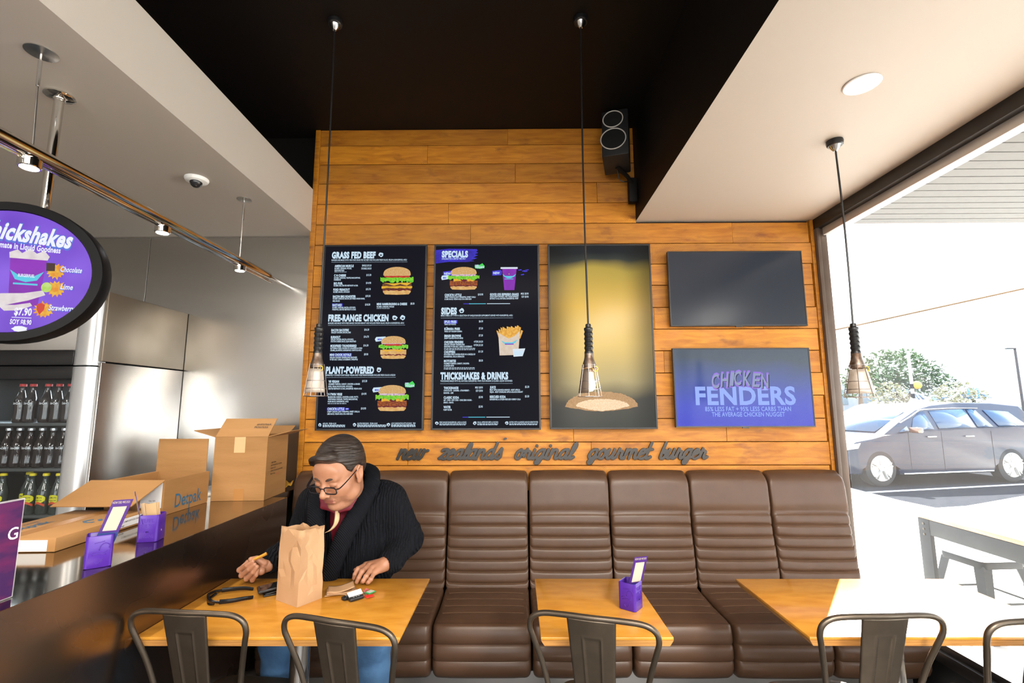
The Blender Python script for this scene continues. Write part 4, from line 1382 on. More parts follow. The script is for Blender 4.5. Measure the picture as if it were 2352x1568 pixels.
def pendant(label, x, y, zc, zh, rot, lit, cage_r, sheet, sag):
    """zh = top of the grip; lamp is built downwards from there"""
    t = thing('pendant_lamp', label, 'pendant lamp', (x, y, zc), 0, 'caged work lamp pendants')
    ro = B().lathe([(0.0, 0.0), (0.034, 0.0), (0.036, -0.008), (0.034, -0.022), (0.030, -0.026), (0.0, -0.026)], 28).build('ceiling_rose', RUBBER, t)
    B().lathe([(0.026, -0.026), (0.018, -0.040), (0.008, -0.052), (0.0, -0.053)], 24).build('cord_grip', CHROME, ro)
    dz = zh - zc
    pts = [(0, 0, -0.05)] + [(sag[0] * math.sin(PI * k / 8), sag[1] * math.sin(PI * k / 8), -0.05 + (dz + 0.05) * k / 8) for k in range(1, 8)] + [(0, 0, dz)]
    B().tube(catmull(pts, 3), 0.0042, 8).build('cord', RUBBER, t)
    b = B()
    prof = [(0.0, 0.004), (0.011, 0.002), (0.0125, -0.004), (0.0125, -0.012), (0.010, -0.014), (0.018, -0.015), (0.0195, -0.018)]
    for k in range(5):
        z = -0.018 - 0.006 - k * 0.021
        prof += [(0.0195, z), (0.0165, z - 0.008), (0.0175, z - 0.012), (0.0200, z - 0.018)]
    prof += [(0.0195, -0.132)]
    b.lathe(prof, 24, (0, 0, dz))
    gr = b.build('grip', RUBBER, t, sharp=30)
    B().lathe([(0.0195, -0.131), (0.0200, -0.145), (0.022, -0.158), (0.0275, -0.175), (0.0290, -0.185), (0.0290, -0.196), (0.027, -0.198), (0.020, -0.199), (0.020, -0.215), (0.0, -0.215)], 24, (0, 0, dz)).build('lamp_socket', AGED, t, sharp=30)
    z0, z1 = dz - 0.180, dz - 0.322
    r0 = 0.030
    b = B()
    n = 7
    for k in range(n):
        an = 2 * PI * k / n + rot
        c, s_ = math.cos(an), math.sin(an)
        b.tube([(r0 * c, r0 * s_, z0), (cage_r * c, cage_r * s_, z1), (cage_r * .92 * c, cage_r * .92 * s_, z1 + .001)], 0.0016, 6)
    for q in (0.02, 0.52, 0.76, 0.995):
        rr, zz = r0 + (cage_r - r0) * q, z0 + (z1 - z0) * q
        b.tube([(rr * math.cos(2 * PI * k / 20), rr * math.sin(2 * PI * k / 20), zz) for k in range(20)], 0.0014, 6, closed=True)
    for k in (1, 3):
        an = 2 * PI * k / n + rot
        b.tube([(cage_r * math.cos(an), cage_r * math.sin(an), z1), (-cage_r * math.cos(an), -cage_r * math.sin(an), z1)], 0.0014, 6)
    b.build('wire_cage', WIRE, t)
    # curved reflector sheet inside part of the cage
    a0, a1 = sheet
    def fn(u, v):
        an = a0 + (a1 - a0) * u
        q = 0.15 + 0.74 * v
        rr = (r0 + (cage_r - r0) * q) * 0.95
        zz = z0 + (z1 - z0) * q
        return V((rr * math.cos(an), rr * math.sin(an), zz))
    b = B(); b.grid(fn, 24, 6)
    b.build('reflector', SHADE_OUT if lit else SHADE_IN, t, solid=0.0012)
    b = B()
    b.lathe([(0.0, -0.2), (0.012, -0.202), (0.013, -0.215), (0.016, -0.235), (0.024, -0.258), (0.026, -0.272), (0.023, -0.286), (0.012, -0.297), (0.0, -0.299)], 20, (0, 0, dz))
    bulbm = mat('lit_bulb', (0.9, 0.8, 0.7), 0.3, emit=(1.0, 0.74, 0.42), strength=14) if lit else mat('unlit_bulb', (0.75, 0.72, 0.68), 0.2)
    b.build('bulb', bulbm, t)
    an = math.radians(-60)
    B().tube([(0.024 + 0.011 * math.cos(a_), -0.022, dz - 0.200 + 0.011 * math.sin(a_)) for a_ in [2 * PI * k / 16 for k in range(16)]], 0.0018, 6, closed=True).build('hook_loop', YELLOW, t)
    return t


R_ = math.radians
pendant('unlit caged work lamp hanging in front of the menu headed GRASS FED BEEF', -0.888, -0.935, 3.39, 1.868, 0.2, False, 0.050, (R_(150), R_(350)), (0.004, 0.0))
pendant('lit caged work lamp hanging in front of the golden bun screen', 0.325, -0.937, 3.39, 1.862, 0.9, True, 0.053, (R_(140), R_(262)), (-0.006, 0.0))
pendant('unlit caged work lamp hanging in front of the window', 1.493, -0.957, 2.724, 1.856, 0.5, False, 0.060, (R_(170), R_(372)), (0.006, 0.0))

# recessed downlight in the pale bulkhead
dl = thing('downlight', 'round white recessed downlight in the pale ceiling by the window', 'ceiling light', (1.335, -1.355, 2.724))
B().lathe([(0.046, 0.0), (0.062, 0.0), (0.064, -0.003), (0.060, -0.006), (0.047, -0.004)], 40).build('trim_ring', mat('white_trim', (0.85, 0.84, 0.83), 0.35), dl)
B().lathe([(0.0, -0.0015), (0.030, -0.0015), (0.032, -0.004), (0.045, -0.0035), (0.046, -0.0005), (0.0, 0.0)], 32).build('lens', mat('downlight_lens', (0.8, 0.78, 0.75), 0.3, emit=(1.0, 0.9, 0.78), strength=1.2), dl)

# loudspeaker on the black bulkhead
sp_ = thing('loudspeaker', 'black wall speaker with two silver rings high in the corner', 'speaker', (0.655, -0.16, 3.02))
sr = MX.Rotation(R_(-16), 3, 'Z') @ MX.Rotation(R_(-10), 3, 'X')
b = B(); b.box((0, 0, 0.17), (0.165, 0.19, 0.345), sr, bev=0.006)
cb = b.build('cabinet', mat('speaker_black', (0.016, 0.016, 0.017), 0.5), sp_)
RING = mat('silver_ring', (0.72, 0.70, 0.66), 0.35, 0.2)
CONE = mat('driver_cloth', (0.006, 0.006, 0.006), 0.9)
for dx, z, r in ((-0.012, 0.103, 0.062), (-0.012, -0.048, 0.077)):
    rx = MX.Rotation(R_(90), 3, 'X')
    cpos = sr @ V((dx, -0.095, z)) + V((0, 0, 0.17))
    rg = B().tube([sr @ V((dx + r * math.cos(2 * PI * k / 48), -0.097, z + r * math.sin(2 * PI * k / 48))) + V((0, 0, 0.17)) for k in range(48)], 0.0035, 8, closed=True).build('driver_ring', RING, sp_)
    B().lathe([(r - 0.002, 0.0), (r * 0.9, 0.003), (r * 0.45, -0.012 if 0 else 0.001), (r * 0.3, 0.006), (0.0, 0.009)], 32, cpos, sr @ rx).build('driver', CONE, sp_)
b = B()
b.tube([sr @ V((0, 0.02, -0.172)) + V((0, 0, 0.17)), V((0.08, 0.06, -0.035)), V((0.118, 0.09, -0.075))], 0.014, 10)
b.box((0.118, 0.10, -0.115), (0.055, 0.05, 0.17), bev=0.008)
b.build('wall_bracket', BLACKP, sp_)
B().tube(catmull([sr @ V((0.0, 0.05, -0.172)) + V((0, 0, 0.17)), V((0.02, 0.03, -0.07)), V((0.06, 0.03, -0.085)), V((0.09, 0.07, -0.05))], 6), 0.0035, 8).build('cable', RUBBER, sp_)

# ================================================================ OVERHEAD RAIL, SIGN AND CAMERA OVER THE COUNTER
POL = mat('polished_chrome', (0.70, 0.68, 0.65), 0.09, 1.0)
rl = thing('light_rail', 'polished steel rail with small round lights running above the counter', 'light rail', (-1.53, -1.5, 2.30))
b = B()
b.tube([(0, -2.2, -0.0), (0, 1.30, 0.0)], 0.0245, 24)
b.tube([(0, 1.30, 0.0), (0, 1.315, 0.0), (0, 1.58, 0.0)], [0.0245, 0.013, 0.013], 20)
b.build('rail_tube', POL, rl)
B().tube([(0.004, -2.2, -0.031), (0.004, 1.34, -0.031)], 0.004, 8).build('wire_channel', POL, rl)
for x, y, r in ((0.0, 0.995, 0.038), (-0.031, -0.134, 0.044)):
    h = B().lathe([(0.0, 0.36), (r, 0.36), (r, 0.357), (0.006, 0.354), (0.0, 0.353)], 28, (x, y, 0)).build('ceiling_disc', STEEL, rl)
    q = 0 if abs(x) < .01 else -0.03
    B().tube([(x, y, 0.355), (x, y, 0.30), (x * .5 + q * 0, y, 0.03), (0 if abs(x) < .01 else x * .5, y, 0.02)], 0.003, 8).tube([(x, y, 0.33), (x * .9, y, 0.24)], 0.0055, 8).build('drop_cable', STEEL, h)
for y in (-0.15, 0.42, 1.003):
    pk = B().lathe([(0.0, -0.022), (0.026, -0.022), (0.030, -0.026), (0.030, -0.050), (0.027, -0.053), (0.0, -0.053)], 28, (0, y, 0)).build('puck_light', POL, rl)
    B().lathe([(0.0, -0.0535), (0.0235, -0.0535), (0.022, -0.055), (0.0, -0.056)], 24, (0, y, 0)).build('lens', mat('puck_lens', (0.9, 0.9, 0.9), 0.3, emit=(0.95, 0.96, 1.0), strength=5.0), pk)
    l = bpy.data.lights.new('puck_spot', 'SPOT'); l.energy = 6; l.spot_size = 1.6; l.spot_blend = 0.7; l.shadow_soft_size = 0.02; l.color = (1.0, 0.93, 0.84)
    lo = bpy.data.objects.new('puck_spot', l); C.objects.link(lo); lo.location = (-1.53, -1.5 + y, 2.30 - 0.06)

PURP = glow('sign_purple', (0.15, 0.045, 0.58), 0.95, (0.26, 0.11, 0.80), 4)
WHT = glow('sign_white', (0.85, 0.88, 1.0), 1.0)
ORA = glow('splash_orange', (0.90, 0.32, 0.02), 0.85, (0.95, 0.55, 0.05), 70)
CHOC = glow('chocolate', (0.07, 0.025, 0.02), 0.7)
LIME = glow('lime', (0.45, 0.75, 0.08), 0.85, (0.62, 0.85, 0.25), 40)
BERRY = glow('strawberry', (0.78, 0.05, 0.03), 0.8)
MILK = glow('milk', (0.86, 0.80, 0.80), 0.9, (0.74, 0.66, 0.68), 30)
OUTL = glow('blue_outline', (0.12, 0.22, 0.85), 0.8)
so_ = thing('oval_sign', 'oval purple lightbox sign advertising Thickshakes above the counter', 'sign', (-1.757, -1.444, 1.966), R_(20))
A_, B_ = 0.270, 0.2475
b = B()
R = []
for ro_, y in ((1.0, 0.028), (1.0, -0.030), (0.985, -0.037), (0.875, -0.037), (0.865, -0.030)):
    k_ = 1 - (1 - ro_) * 0.7
    R.append([V((A_ * (1 - (1 - ro_) * B_ / A_ * 1.1) * math.cos(2 * PI * k / 64), y, B_ * ro_ * math.sin(2 * PI * k / 64))) for k in range(64)])
b.rings(R, cap=True)
fr_ = b.build('frame', mat('sign_black_frame', (0.005, 0.005, 0.0055), 0.45, spec=0.12), so_, sharp=50)
b = B()
ea, eb = A_ * (1 - 0.135 * B_ / A_ * 1.1), B_ * 0.865
b.poly([V((ea * math.cos(2 * PI * k / 64), -0.0315, eb * math.sin(2 * PI * k / 64))) for k in range(64)])
b.build('lit_face', PURP, so_, sharp=None)
b = B()
inks = [WHT, OUTL, ORA, CHOC, LIME, BERRY, MILK, CUPP, CYAN]
Yf = -0.0322
rm = lambda x, z, a: MX.Translation(V((x, 0, z))) @ MX.Rotation(R_(a), 4, 'Y')
b.mi = 1; text(b, 'Thickshakes', -.004, -.004, .062, .388, Yf, .075, mtx=rm(-.215, .118, 3), shear=.25)
b.mi = 0; text(b, 'Thickshakes', 0, 0, .058, .380, Yf - .0006, .04, mtx=rm(-.215, .118, 3), shear=.25)
b.mi = 0; text(b, 'The Ultimate in Liquid Goodness', 0, 0, .020, .335, Yf - .0006, .03, mtx=rm(-.208, .082, 1))
# paper cup in a splash of milk
def sp2(P, ink, dy):
    b.mi = ink
    b.poly([V((x, Yf - dy, z)) for x, z in P])
sp2([(-.075, .050), (.075, .050), (.060, -.12), (-.058, -.12)], 7, .0004)
sp2([(-.082, .066), (-.05, .078), (-.03, .066), (.0, .084), (.03, .068), (.06, .080), (.085, .060), (.078, .046), (-.078, .046)], 6, .0006)
sp2([(-.07, .005), (-.03, -.014), (.03, -.014), (.07, .005), (.045, -.028), (.0, -.036), (-.045, -.028)], 8, .0008)
sp2([(-.05, -.040), (.05, -.040), (.05, -.046), (-.05, -.046)], 8, .0008)
b.mi = 0; text(b, 'BURGERFUEL', -.034, -.018, .010, .068, Yf - .001, .03)
sp2([(-.17, -.095), (-.09, -.080), (.0, -.075), (.075, -.062), (.088, -.078), (.02, -.100), (-.06, -.118), (-.13, -.125), (-.2, -.11)], 6, .0010)
sp2([(-.10, -.120), (-.03, -.118), (.03, -.108), (.04, -.118), (-.01, -.136), (-.07, -.140)], 6, .0011)
def burst(cx, cz, rx, rz, seed):
    rn = random.Random(seed)
    P = []
    for k in range(28):
        a_ = 2 * PI * k / 28
        q = 1.0 if k % 2 else rn.uniform(1.25, 1.6)
        P.append((cx + rx * q * math.cos(a_) * .8, cz + rz * q * math.sin(a_) * .8))
    sp2(P, 2, .0009)
for cx, cz, w_, n_ in ((.118, .010, .092, 'Chocolate'), (.128, -.053, .052, 'Lime'), (.090, -.130, .108, 'Strawberry')):
    burst(cx, cz, .040, .026, int(cz * 1000) + 200)
    b.mi = 1; text(b, n_, cx + .018 - .002, cz - .002, .020, w_ + .004, Yf - .0012, .05, shear=.2)
    b.mi = 0; text(b, n_, cx + .018, cz, .0185, w_, Yf - .0016, .02, shear=.2)
for cx, cz in ((-.17, .0), (-.19, -.07)):
    burst(cx, cz, .04, .026, 77)
sp2([(.075, .038), (.112, .038), (.114, .010), (.078, .008)], 3, .0014)
sp2([(.088 + .022 * math.cos(2 * PI * k / 20), -.050 + .018 * math.sin(2 * PI * k / 20)) for k in range(20)], 4, .0014)
sp2([(.058, -.112), (.075, -.106), (.092, -.112), (.090, -.130), (.074, -.148), (.060, -.130)], 5, .0014)
b.mi = 0
text(b, '$7.90', -.028, -.152, .024, .070, Yf - .0014, .04)
sp2([(-.036, -.160), (.044, -.160), (.044, -.162), (-.036, -.162)], 0, .0012)
text(b, 'SOY $8.90', -.040, -.184, .016, .086, Yf - .0012, .035)
sp2([(.002 + .030 * math.cos(2 * PI * k / 14) * (1.15 if k % 2 else .9), -.200 + .010 * math.sin(2 * PI * k / 14)) for k in range(14)], 0, .0010)
for v_ in b.bm.verts:
    v_.co.x = v_.co.x * 0.665 + 0.052
b.build('sign_artwork', inks, so_, sharp=None, recalc=False)
po = B().tube([(0.055, 0.01, 0.235), (0.055, 0.01, 0.69)], 0.0155, 20).build('pole', POL, so_)
B().lathe([(0.0, 0.694), (0.046, 0.694), (0.047, 0.688), (0.040, 0.684), (0.018, 0.680), (0.018, 0.672), (0.0, 0.672)], 32, (0.055, 0.01, 0)).build('ceiling_flange', POL, po)

dc = thing('security_camera', 'white dome security camera on the low ceiling over the counter', 'camera', (-1.633, -0.755, 2.66))
B().lathe([(0.0, 0.0), (0.054, 0.0), (0.055, -0.006), (0.050, -0.016), (0.034, -0.024), (0.0, -0.025)], 36).build('housing', mat('white_plastic', (0.80, 0.80, 0.78), 0.35), dc)
B().lathe([(0.029, -0.020), (0.028, -0.030), (0.022, -0.042), (0.012, -0.050), (0.0, -0.052)], 24, (0.004, -0.008, 0)).build('dome', mat('smoked_dome', (0.02, 0.02, 0.022), 0.08), dc)

# ================================================================ DRINKS FRIDGE
SILV = mat('fridge_silver', (0.62, 0.63, 0.64), 0.3, 0.55)
fg = thing('drinks_fridge', 'tall glass door drinks fridge clad in stainless steel beside the kitchen wall', 'fridge', (-2.75, -0.25, 0))
FO = V((2.75, 0.25, 0))
b = B()
b.box2((-3.45, -0.48, 0.0), (-2.235, 0.0, 0.10)).box2((-3.45, -0.48, 1.68), (-2.235, 0.0, 2.10)).box2((-3.45, -0.02, 0.10), (-2.235, 0.02, 1.68)).box2((-2.29, -0.50, 0.10), (-2.235, 0.0, 1.68)).box2((-3.45, -0.50, 0.10), (-3.40, 0.0, 1.68))
b.build('cabinet', mat('fridge_inside_black', (0.010, 0.012, 0.013), 0.6, spec=0.2), fg, FO)
b = B()
for z0, z1 in ((0.02, 1.712), (1.720, 2.075)):
    prof = [(-2.345, -0.50), (-2.345, -0.545), (-2.335, -0.562), (-2.31, -0.572), (-2.27, -0.574), (-2.235, -0.568), (-2.222, -0.555), (-2.220, -0.50)]
    b.rings([[V((x, y, z)) for x, y in prof] for z in (z0, z1)])
b.build('corner_post', SILV, fg, FO, sharp=60)
B().box2((-3.45, -0.555, 1.722), (-2.346, -0.50, 1.80), bev=0.003).box2((-3.45, -0.552, 1.650), (-2.346, -0.505, 1.716), bev=0.002).build('header', mat('fridge_header_black', (0.010, 0.010, 0.011), 0.25), fg, FO)
B().box2((-3.45, -0.540, 1.803), (-2.346, -0.50, 2.09), bev=0.002).build('top_panel', STEEL, fg, FO)
hl = B()
hl.mi = 0; hl.box2((-2.86, -0.5562, 1.768), (-2.775, -0.555, 1.784))
hl.build('label_sticker', mat('sticker_white', (0.8, 0.8, 0.8), 0.5), fg, FO)
hl = B(); text(hl, 'SPEED', -2.86, 1.738, .014, .07, -0.5565, .03); hl.build('header_lettering', mat('letters_white', (0.8, 0.8, 0.8), 0.5), fg, FO, sharp=None, recalc=False)
b = B(); b.box2((-2.219, -0.545, 0.0), (-2.2, 0.078, 1.735), bev=0.003); b.build('side_panel', STEEL, fg, FO)
b = B(); b.box2((-2.219, -0.545, 1.742), (-2.2, 0.078, 2.12), bev=0.003); b.build('upper_side_panel', mat('dull_steel', (0.33, 0.285, 0.235), 0.38, 1.0, col2=(0.27, 0.23, 0.18), nscale=4, ndetail=7, ramp=(0.2, 0.8), rough2=0.5), fg, FO)
SHV = mat('fridge_shelf', (0.10, 0.11, 0.11), 0.4, 0.5)
shelfz = [1.42, 1.183, 0.945, 0.66, 0.38]
for z in shelfz:
    B().box2((-3.40, -0.49, z - 0.018), (-2.292, -0.03, z - 0.002), bev=0.002).build('shelf', SHV, fg, FO)
B().box2((-3.39, -0.505, 0.12), (-2.346, -0.503, 1.648)).build('door_glass', GLASS, fg, FO)
B().box2((-2.305, -0.47, 0.2), (-2.293, -0.455, 1.62)).build('light_strip', mat('fridge_led', (0.8, 0.9, 1), 0.4, emit=(0.75, 0.9, 1.0), strength=3.0), fg, FO)
area_lamp('fridge_lamp', (-2.75, -0.30, 1.64), 0.9, 0.1, 1.6, (0.8, 0.92, 1.0))

COLA = mat('cola_glass', (0.012, 0.006, 0.005), 0.06, spec=0.9)
GRNG = mat('green_glass', (0.01, 0.05, 0.022), 0.06, spec=0.9)
CLRG = mat('dark_clear_glass', (0.035, 0.045, 0.04), 0.06, spec=0.9)
REDC = mat('red_cap', (0.55, 0.02, 0.02), 0.4)
SILC = mat('silver_cap', (0.55, 0.58, 0.6), 0.3, 0.8)
YELC = mat('yellow_cap', (0.80, 0.65, 0.02), 0.4)
ORGC = mat('orange_cap', (0.85, 0.16, 0.02), 0.4)
LBLW = mat('white_script', (0.8, 0.85, 0.88), 0.5)
LBLY = mat('yellow_label', (0.72, 0.68, 0.02), 0.45)
LBLR = mat('red_ribbon', (0.6, 0.07, 0.02), 0.45)
LBLK = mat('label_ink', (0.02, 0.06, 0.02), 0.5)


def bend_text(b, i0, r, zc):
    vs = [v for v in b.bm.verts][i0:]
    for v in vs:
        a_ = v.co.x / r
        v.co.x, v.co.y = r * math.sin(a_), -r * math.cos(a_)


def bottle(kind, label, x, y, z, group, rz):
    t = thing('glass_bottle', label, 'bottle', (x, y, z), rz, group)
    gl_, cp = {'cola': (COLA, REDC), 'diet': (COLA, SILC), 'lemon': (CLRG, YELC), 'green': (GRNG, ORGC)}[kind]
    h = 0.0
    prof = [(0.0, 0.0), (0.026, 0.0), (0.029, 0.006), (0.0285, 0.03), (0.0265, 0.05), (0.0275, 0.075), (0.0295, 0.095), (0.029, 0.112), (0.025, 0.130), (0.018, 0.150), (0.0135, 0.170), (0.0125, 0.190), (0.0138, 0.193), (0.0135, 0.198)]
    if kind in ('lemon', 'green'):
        prof = [(0.0, 0.0), (0.027, 0.0), (0.0295, 0.006), (0.0295, 0.11), (0.027, 0.125), (0.019, 0.148), (0.0138, 0.168), (0.0125, 0.190), (0.0138, 0.193), (0.0135, 0.198)]
    B().lathe(prof, 20).build('glass_body', gl_, t, sharp=60)
    B().lathe([(0.0135, 0.194), (0.0152, 0.195), (0.0150, 0.206), (0.013, 0.2085), (0.0, 0.2085)], 18).build('cap', cp, t)
    if kind in ('cola', 'diet'):
        b = B(); text(b, 'Coca-Cola', -0.023, 0.098, 0.012, 0.046, 0, .02, shear=.2); b.bm.verts.ensure_lookup_table(); bend_text(b, 0, 0.0302, 0)
        b.build('lettering', LBLW, t, sharp=None, recalc=False)
    elif kind == 'lemon':
        b = B(); b.grid(lambda u, v: V(((2 * u - 1) * 0.030, 0, 0.078 + (2 * v - 1) * 0.021 * math.sqrt(max(0, 1 - (2 * u - 1) ** 2 * .9)))), 14, 4)
        bend_text(b, 0, 0.0300, 0)
        lb = b.build('label', LBLY, t, sharp=None)
        b = B(); b.grid(lambda u, v: V(((2 * u - 1) * 0.030, 0, 0.045 + .008 * math.cos((2 * u - 1) * 2.5) + v * 0.012)), 12, 2)
        bend_text(b, 0, 0.0304, 0); b.build('ribbon', LBLR, lb, sharp=None)
        b = B(); text(b, 'LEMON', -.017, .081, .009, .034, 0, .01); text(b, 'PAEROA', -.018, .067, .008, .036, 0, .01); bend_text(b, 0, .0305, 0)
        b.build('lettering', LBLK, lb, sharp=None, recalc=False)
    return t


ordn = ['first', 'second', 'third', 'fourth', 'fifth', 'sixth', 'seventh', 'eighth']
for i, x in enumerate([-2.697, -2.64, -2.556, -2.495, -2.433, -2.361]):
    bottle('cola', f'red capped cola bottle on the top fridge shelf, {ordn[i]} from the left', x, -0.455, 1.419, 'cola bottles on the top fridge shelf', random.uniform(-.25, .35))
for i, x in enumerate([-2.747, -2.686, -2.625, -2.564, -2.503, -2.442, -2.381]):
    bottle('diet', f'silver capped cola bottle on the second fridge shelf, {ordn[i]} from the left', x, -0.45, 1.182, 'silver capped cola bottles in the fridge', random.uniform(-.25, .35))
for i, x in enumerate([-2.743, -2.655, -2.585, -2.513, -2.443, -2.373]):
    bottle('lemon', f'yellow labelled lemon drink bottle on the third fridge shelf, {ordn[i]} from the left', x, -0.45 + 0.05 * (i == 1), 0.944, 'yellow labelled bottles in the fridge', random.uniform(-.1, .3))
for i, x in enumerate([-2.62, -2.54, -2.46, -2.385]):
    bottle('green', f'green bottle with orange cap on the low fridge shelf, {ordn[i]} from the left', x, -0.45, 0.659, 'green bottles in the fridge', 0)
# ================================================================ CARTONS ON THE COUNTER
CARD = mat('corrugated_card', (0.37, 0.19, 0.066), 0.75, col2=(0.31, 0.155, 0.05), nscale=3, stretch=(1, 1, 6), bump=0.06, bscale=30)
CARDE = mat('card_inside', (0.56, 0.33, 0.14), 0.8)
TAPE = mat('clear_tape', (0.62, 0.40, 0.20), 0.25)
TAPED = mat('brown_tape', (0.40, 0.19, 0.06), 0.25)
INKB = mat('blue_print', (0.03, 0.12, 0.22), 0.6)
INKK = mat('black_print', (0.04, 0.03, 0.025), 0.6)
INKR = mat('red_print', (0.5, 0.08, 0.05), 0.6)
LABW = mat('white_sticker', (0.72, 0.72, 0.73), 0.6)
TH = 0.004


def panel(name, mt, parent, p, u, v, th=TH):
    """a sheet of card: corner p, edge vectors u and v"""
    p, u, v = V(p), V(u), V(v)
    n = u.cross(v).normalized() * th / 2
    b = B()
    vs = [p - n, p + u - n, p + u + v - n, p + v - n, p + n, p + u + n, p + u + v + n, p + v + n]
    q = [b.bm.verts.new(x) for x in vs]
    for f in ((0, 3, 2, 1), (4, 5, 6, 7), (0, 1, 5, 4), (1, 2, 6, 5), (2, 3, 7, 6), (3, 0, 4, 7)):
        b._f([q[i] for i in f])
    return b.build(name, mt, parent)


def text_on(parent, name, mt, lines, p, u, v, off=0.0035):
    """lettering on a face: origin p, right u, up v (unit), lines of (text, x, z, cap, width)"""
    u, v = V(u).normalized(), V(v).normalized()
    n = u.cross(v).normalized()
    mx_ = MX(((u.x, -n.x, v.x, p[0] + n.x * off), (u.y, -n.y, v.y, p[1] + n.y * off), (u.z, -n.z, v.z, p[2] + n.z * off), (0, 0, 0, 1)))
    b = B()
    for t_, x, z, c_, w_ in lines:
        text(b, t_, x, z, c_, w_, 0, .01, mtx=mx_)
    return b.build(name, mt, parent, sharp=None, recalc=False)


# tall carton
tb = thing('cardboard_box', 'tall open cardboard carton at the far end of the steel counter', 'box', (-1.49, -0.31, 1.006), R_(3.5))
w_, d_, h_ = 0.276, 0.27, 0.333
x0, x1, y0, y1 = -w_ / 2, w_ / 2, -d_ / 2, d_ / 2
b = B()
for a, c in (((x0, y0), (x1, y0 + TH)), ((x0, y1 - TH), (x1, y1)), ((x0, y0 + TH), (x0 + TH, y1 - TH)), ((x1 - TH, y0 + TH), (x1, y1 - TH))):
    b.box2((a[0], a[1], 0), (c[0], c[1], h_))
b.box2((x0 + TH, y0 + TH, 0), (x1 - TH, y1 - TH, TH))
b.build('carton_body', CARD, tb)
panel('flap', CARD, tb, (x0, y0 + .002, h_), (w_, 0, 0), (0.012, 0.075, 0.095))
panel('flap', CARD, tb, (x1 - .002, y1, h_), (0, -d_ + .01, 0), (0.115, 0, 0.030))
panel('flap', CARD, tb, (x0 + .002, y0, h_), (0, d_ - .01, 0), (-0.115, 0, 0.035))
panel('flap', CARD, tb, (x1, y1 - .002, h_), (-w_, 0, 0), (0, 0.10, 0.045))
B().box2((-.035, y0 - .0006, .25), (.022, y0, h_)).build('tape', TAPE, tb)
B().box2((-.022, y0 - .0006, 0), (.030, y0, .062)).build('tape', TAPED, tb)
fv = V((0.012, 0.075, 0.095)).normalized()
text_on(tb, 'print', INKK, [('#HP2766A', .185, .075, .011, .078), ('POS7555', .180, .056, .011, .072)], V((x0, y0, h_)), V((1, 0, 0)), fv, .004)
text_on(tb, 'print', INKK, [('COMPOSITION', .06, .185, .008, .06), ('500 HP BURGER FUEL KOTAHINA', .06, .170, .008, .14), ('100% PCTS', .06, .155, .008, .06), ('DETPAK LTD HONG KONG NO CLAIM', .06, .140, .008, .15), ('Made in China', .06, .125, .008, .055)], V((x1, y0, 0)), V((0, 1, 0)), V((0, 0, 1)), .0006)
text_on(tb, 'print', INKR, [('02.11.15', .125, .118, .008, .04)], V((x1, y0, 0)), V((0, 1, 0)), V((0, 0, 1)), .0006)

# long open carton
ob = thing('cardboard_box', 'low open carton printed in blue with its big flap hanging to the front', 'box', (-1.76, -0.63, 1.006))
x0, x1, y0, y1, h_ = -0.135, 0.138, -0.165, 0.155, 0.158
b = B()
for a, c in (((x0, y0), (x1, y0 + TH)), ((x0, y1 - TH), (x1, y1)), ((x0, y0 + TH), (x0 + TH, y1 - TH)), ((x1 - TH, y0 + TH), (x1, y1 - TH))):
    b.box2((a[0], a[1], 0), (c[0], c[1], h_))
b.box2((x0 + TH, y0 + TH, 0), (x1 - TH, y1 - TH, TH))
b.build('carton_body', CARD, ob)
panel('flap', CARD, ob, (x0 - .01, y1 - .002, h_), (0.265, 0, 0), (0.0, 0.002, 0.168))
panel('flap', CARD, ob, (x0 - .075, y0 + .002, h_), (x1 - x0 + .073, 0, 0), (-0.01, -0.175, -0.082))
panel('flap', CARD, ob, (x0 - .002, y0, h_), (0, y1 - y0, 0), (-0.055, 0, -0.10))
B().box2((.03, y0 - .0007, .035), (.128, y0, .15)).build('label_sticker', LABW, ob)
text_on(ob, 'print', INKB, [('Detpak', .075, .022, .062, .19)], V((x1, y0, 0)), V((0, 1, 0)), V((0, 0, 1)), .0006)
text_on(ob, 'print', INKK, [('Average Weight: 14.80 KG', .045, .05, .007, .075), ('Qty 250', .07, .064, .006, .03)], V((0, y0, 0)), V((1, 0, 0)), V((0, 0, 1)), .0012)
text_on(ob, 'print', INKB, [('WWW.DETPAK', .02, .04, .03, .24)], V((x0 + TH, y1, h_)), V((0, -1, 0)), V((0, 0, -1)), .001)

# flat taped carton
fb = thing('cardboard_box', 'flat taped carton lying on the steel counter behind the front purple caddy', 'box', (-1.755, -1.13, 1.006), R_(2))
x0, x1, y0, y1, h_ = -0.175, 0.155, -0.215, 0.245, 0.047
B().box2((x0, y0, 0), (x1, y1, h_), bev=.003).build('carton_body', CARD, fb)
B().box2((-.04, y0 - .0006, h_), (.012, y1, h_ + .0007)).build('tape', TAPED, fb)
B().box2((-.02, y0 - .0008, .003), (.128, y0, .04)).build('label_sticker', LABW, fb)
B().box2((x1, .02, .008), (x1 + .0008, .20, .042)).build('label_sticker', LABW, fb)
text_on(fb, 'print', INKB, [('Detpak', .06, .02, .042, .2), ('WWW.DETPAK.CO.NZ', .06, -.012, .014, .2)], V((-.05, .24, h_)), V((0, -1, 0)), V((1, 0, 0)) * -1, .001) if 0 else text_on(fb, 'print', INKB, [('Detpak', .03, .02, .042, .2), ('WWW.DETPAK.CO.NZ', .03, .075, .012, .2)], V((-.05, -.20, h_)), V((0, 1, 0)), V((-1, 0, 0)), .001)
b = B()
for k in range(3):
    an = 2 * PI * k / 3
    pts = [V((.075 + .026 * math.cos(an + q), .03 + .026 * math.sin(an + q), h_ + .001)) for q in [j * .25 for j in range(7)]]
    b.tube(pts, [.006] * 5 + [.009, .001], 6, flat=.15, up=(0, 0, 1))
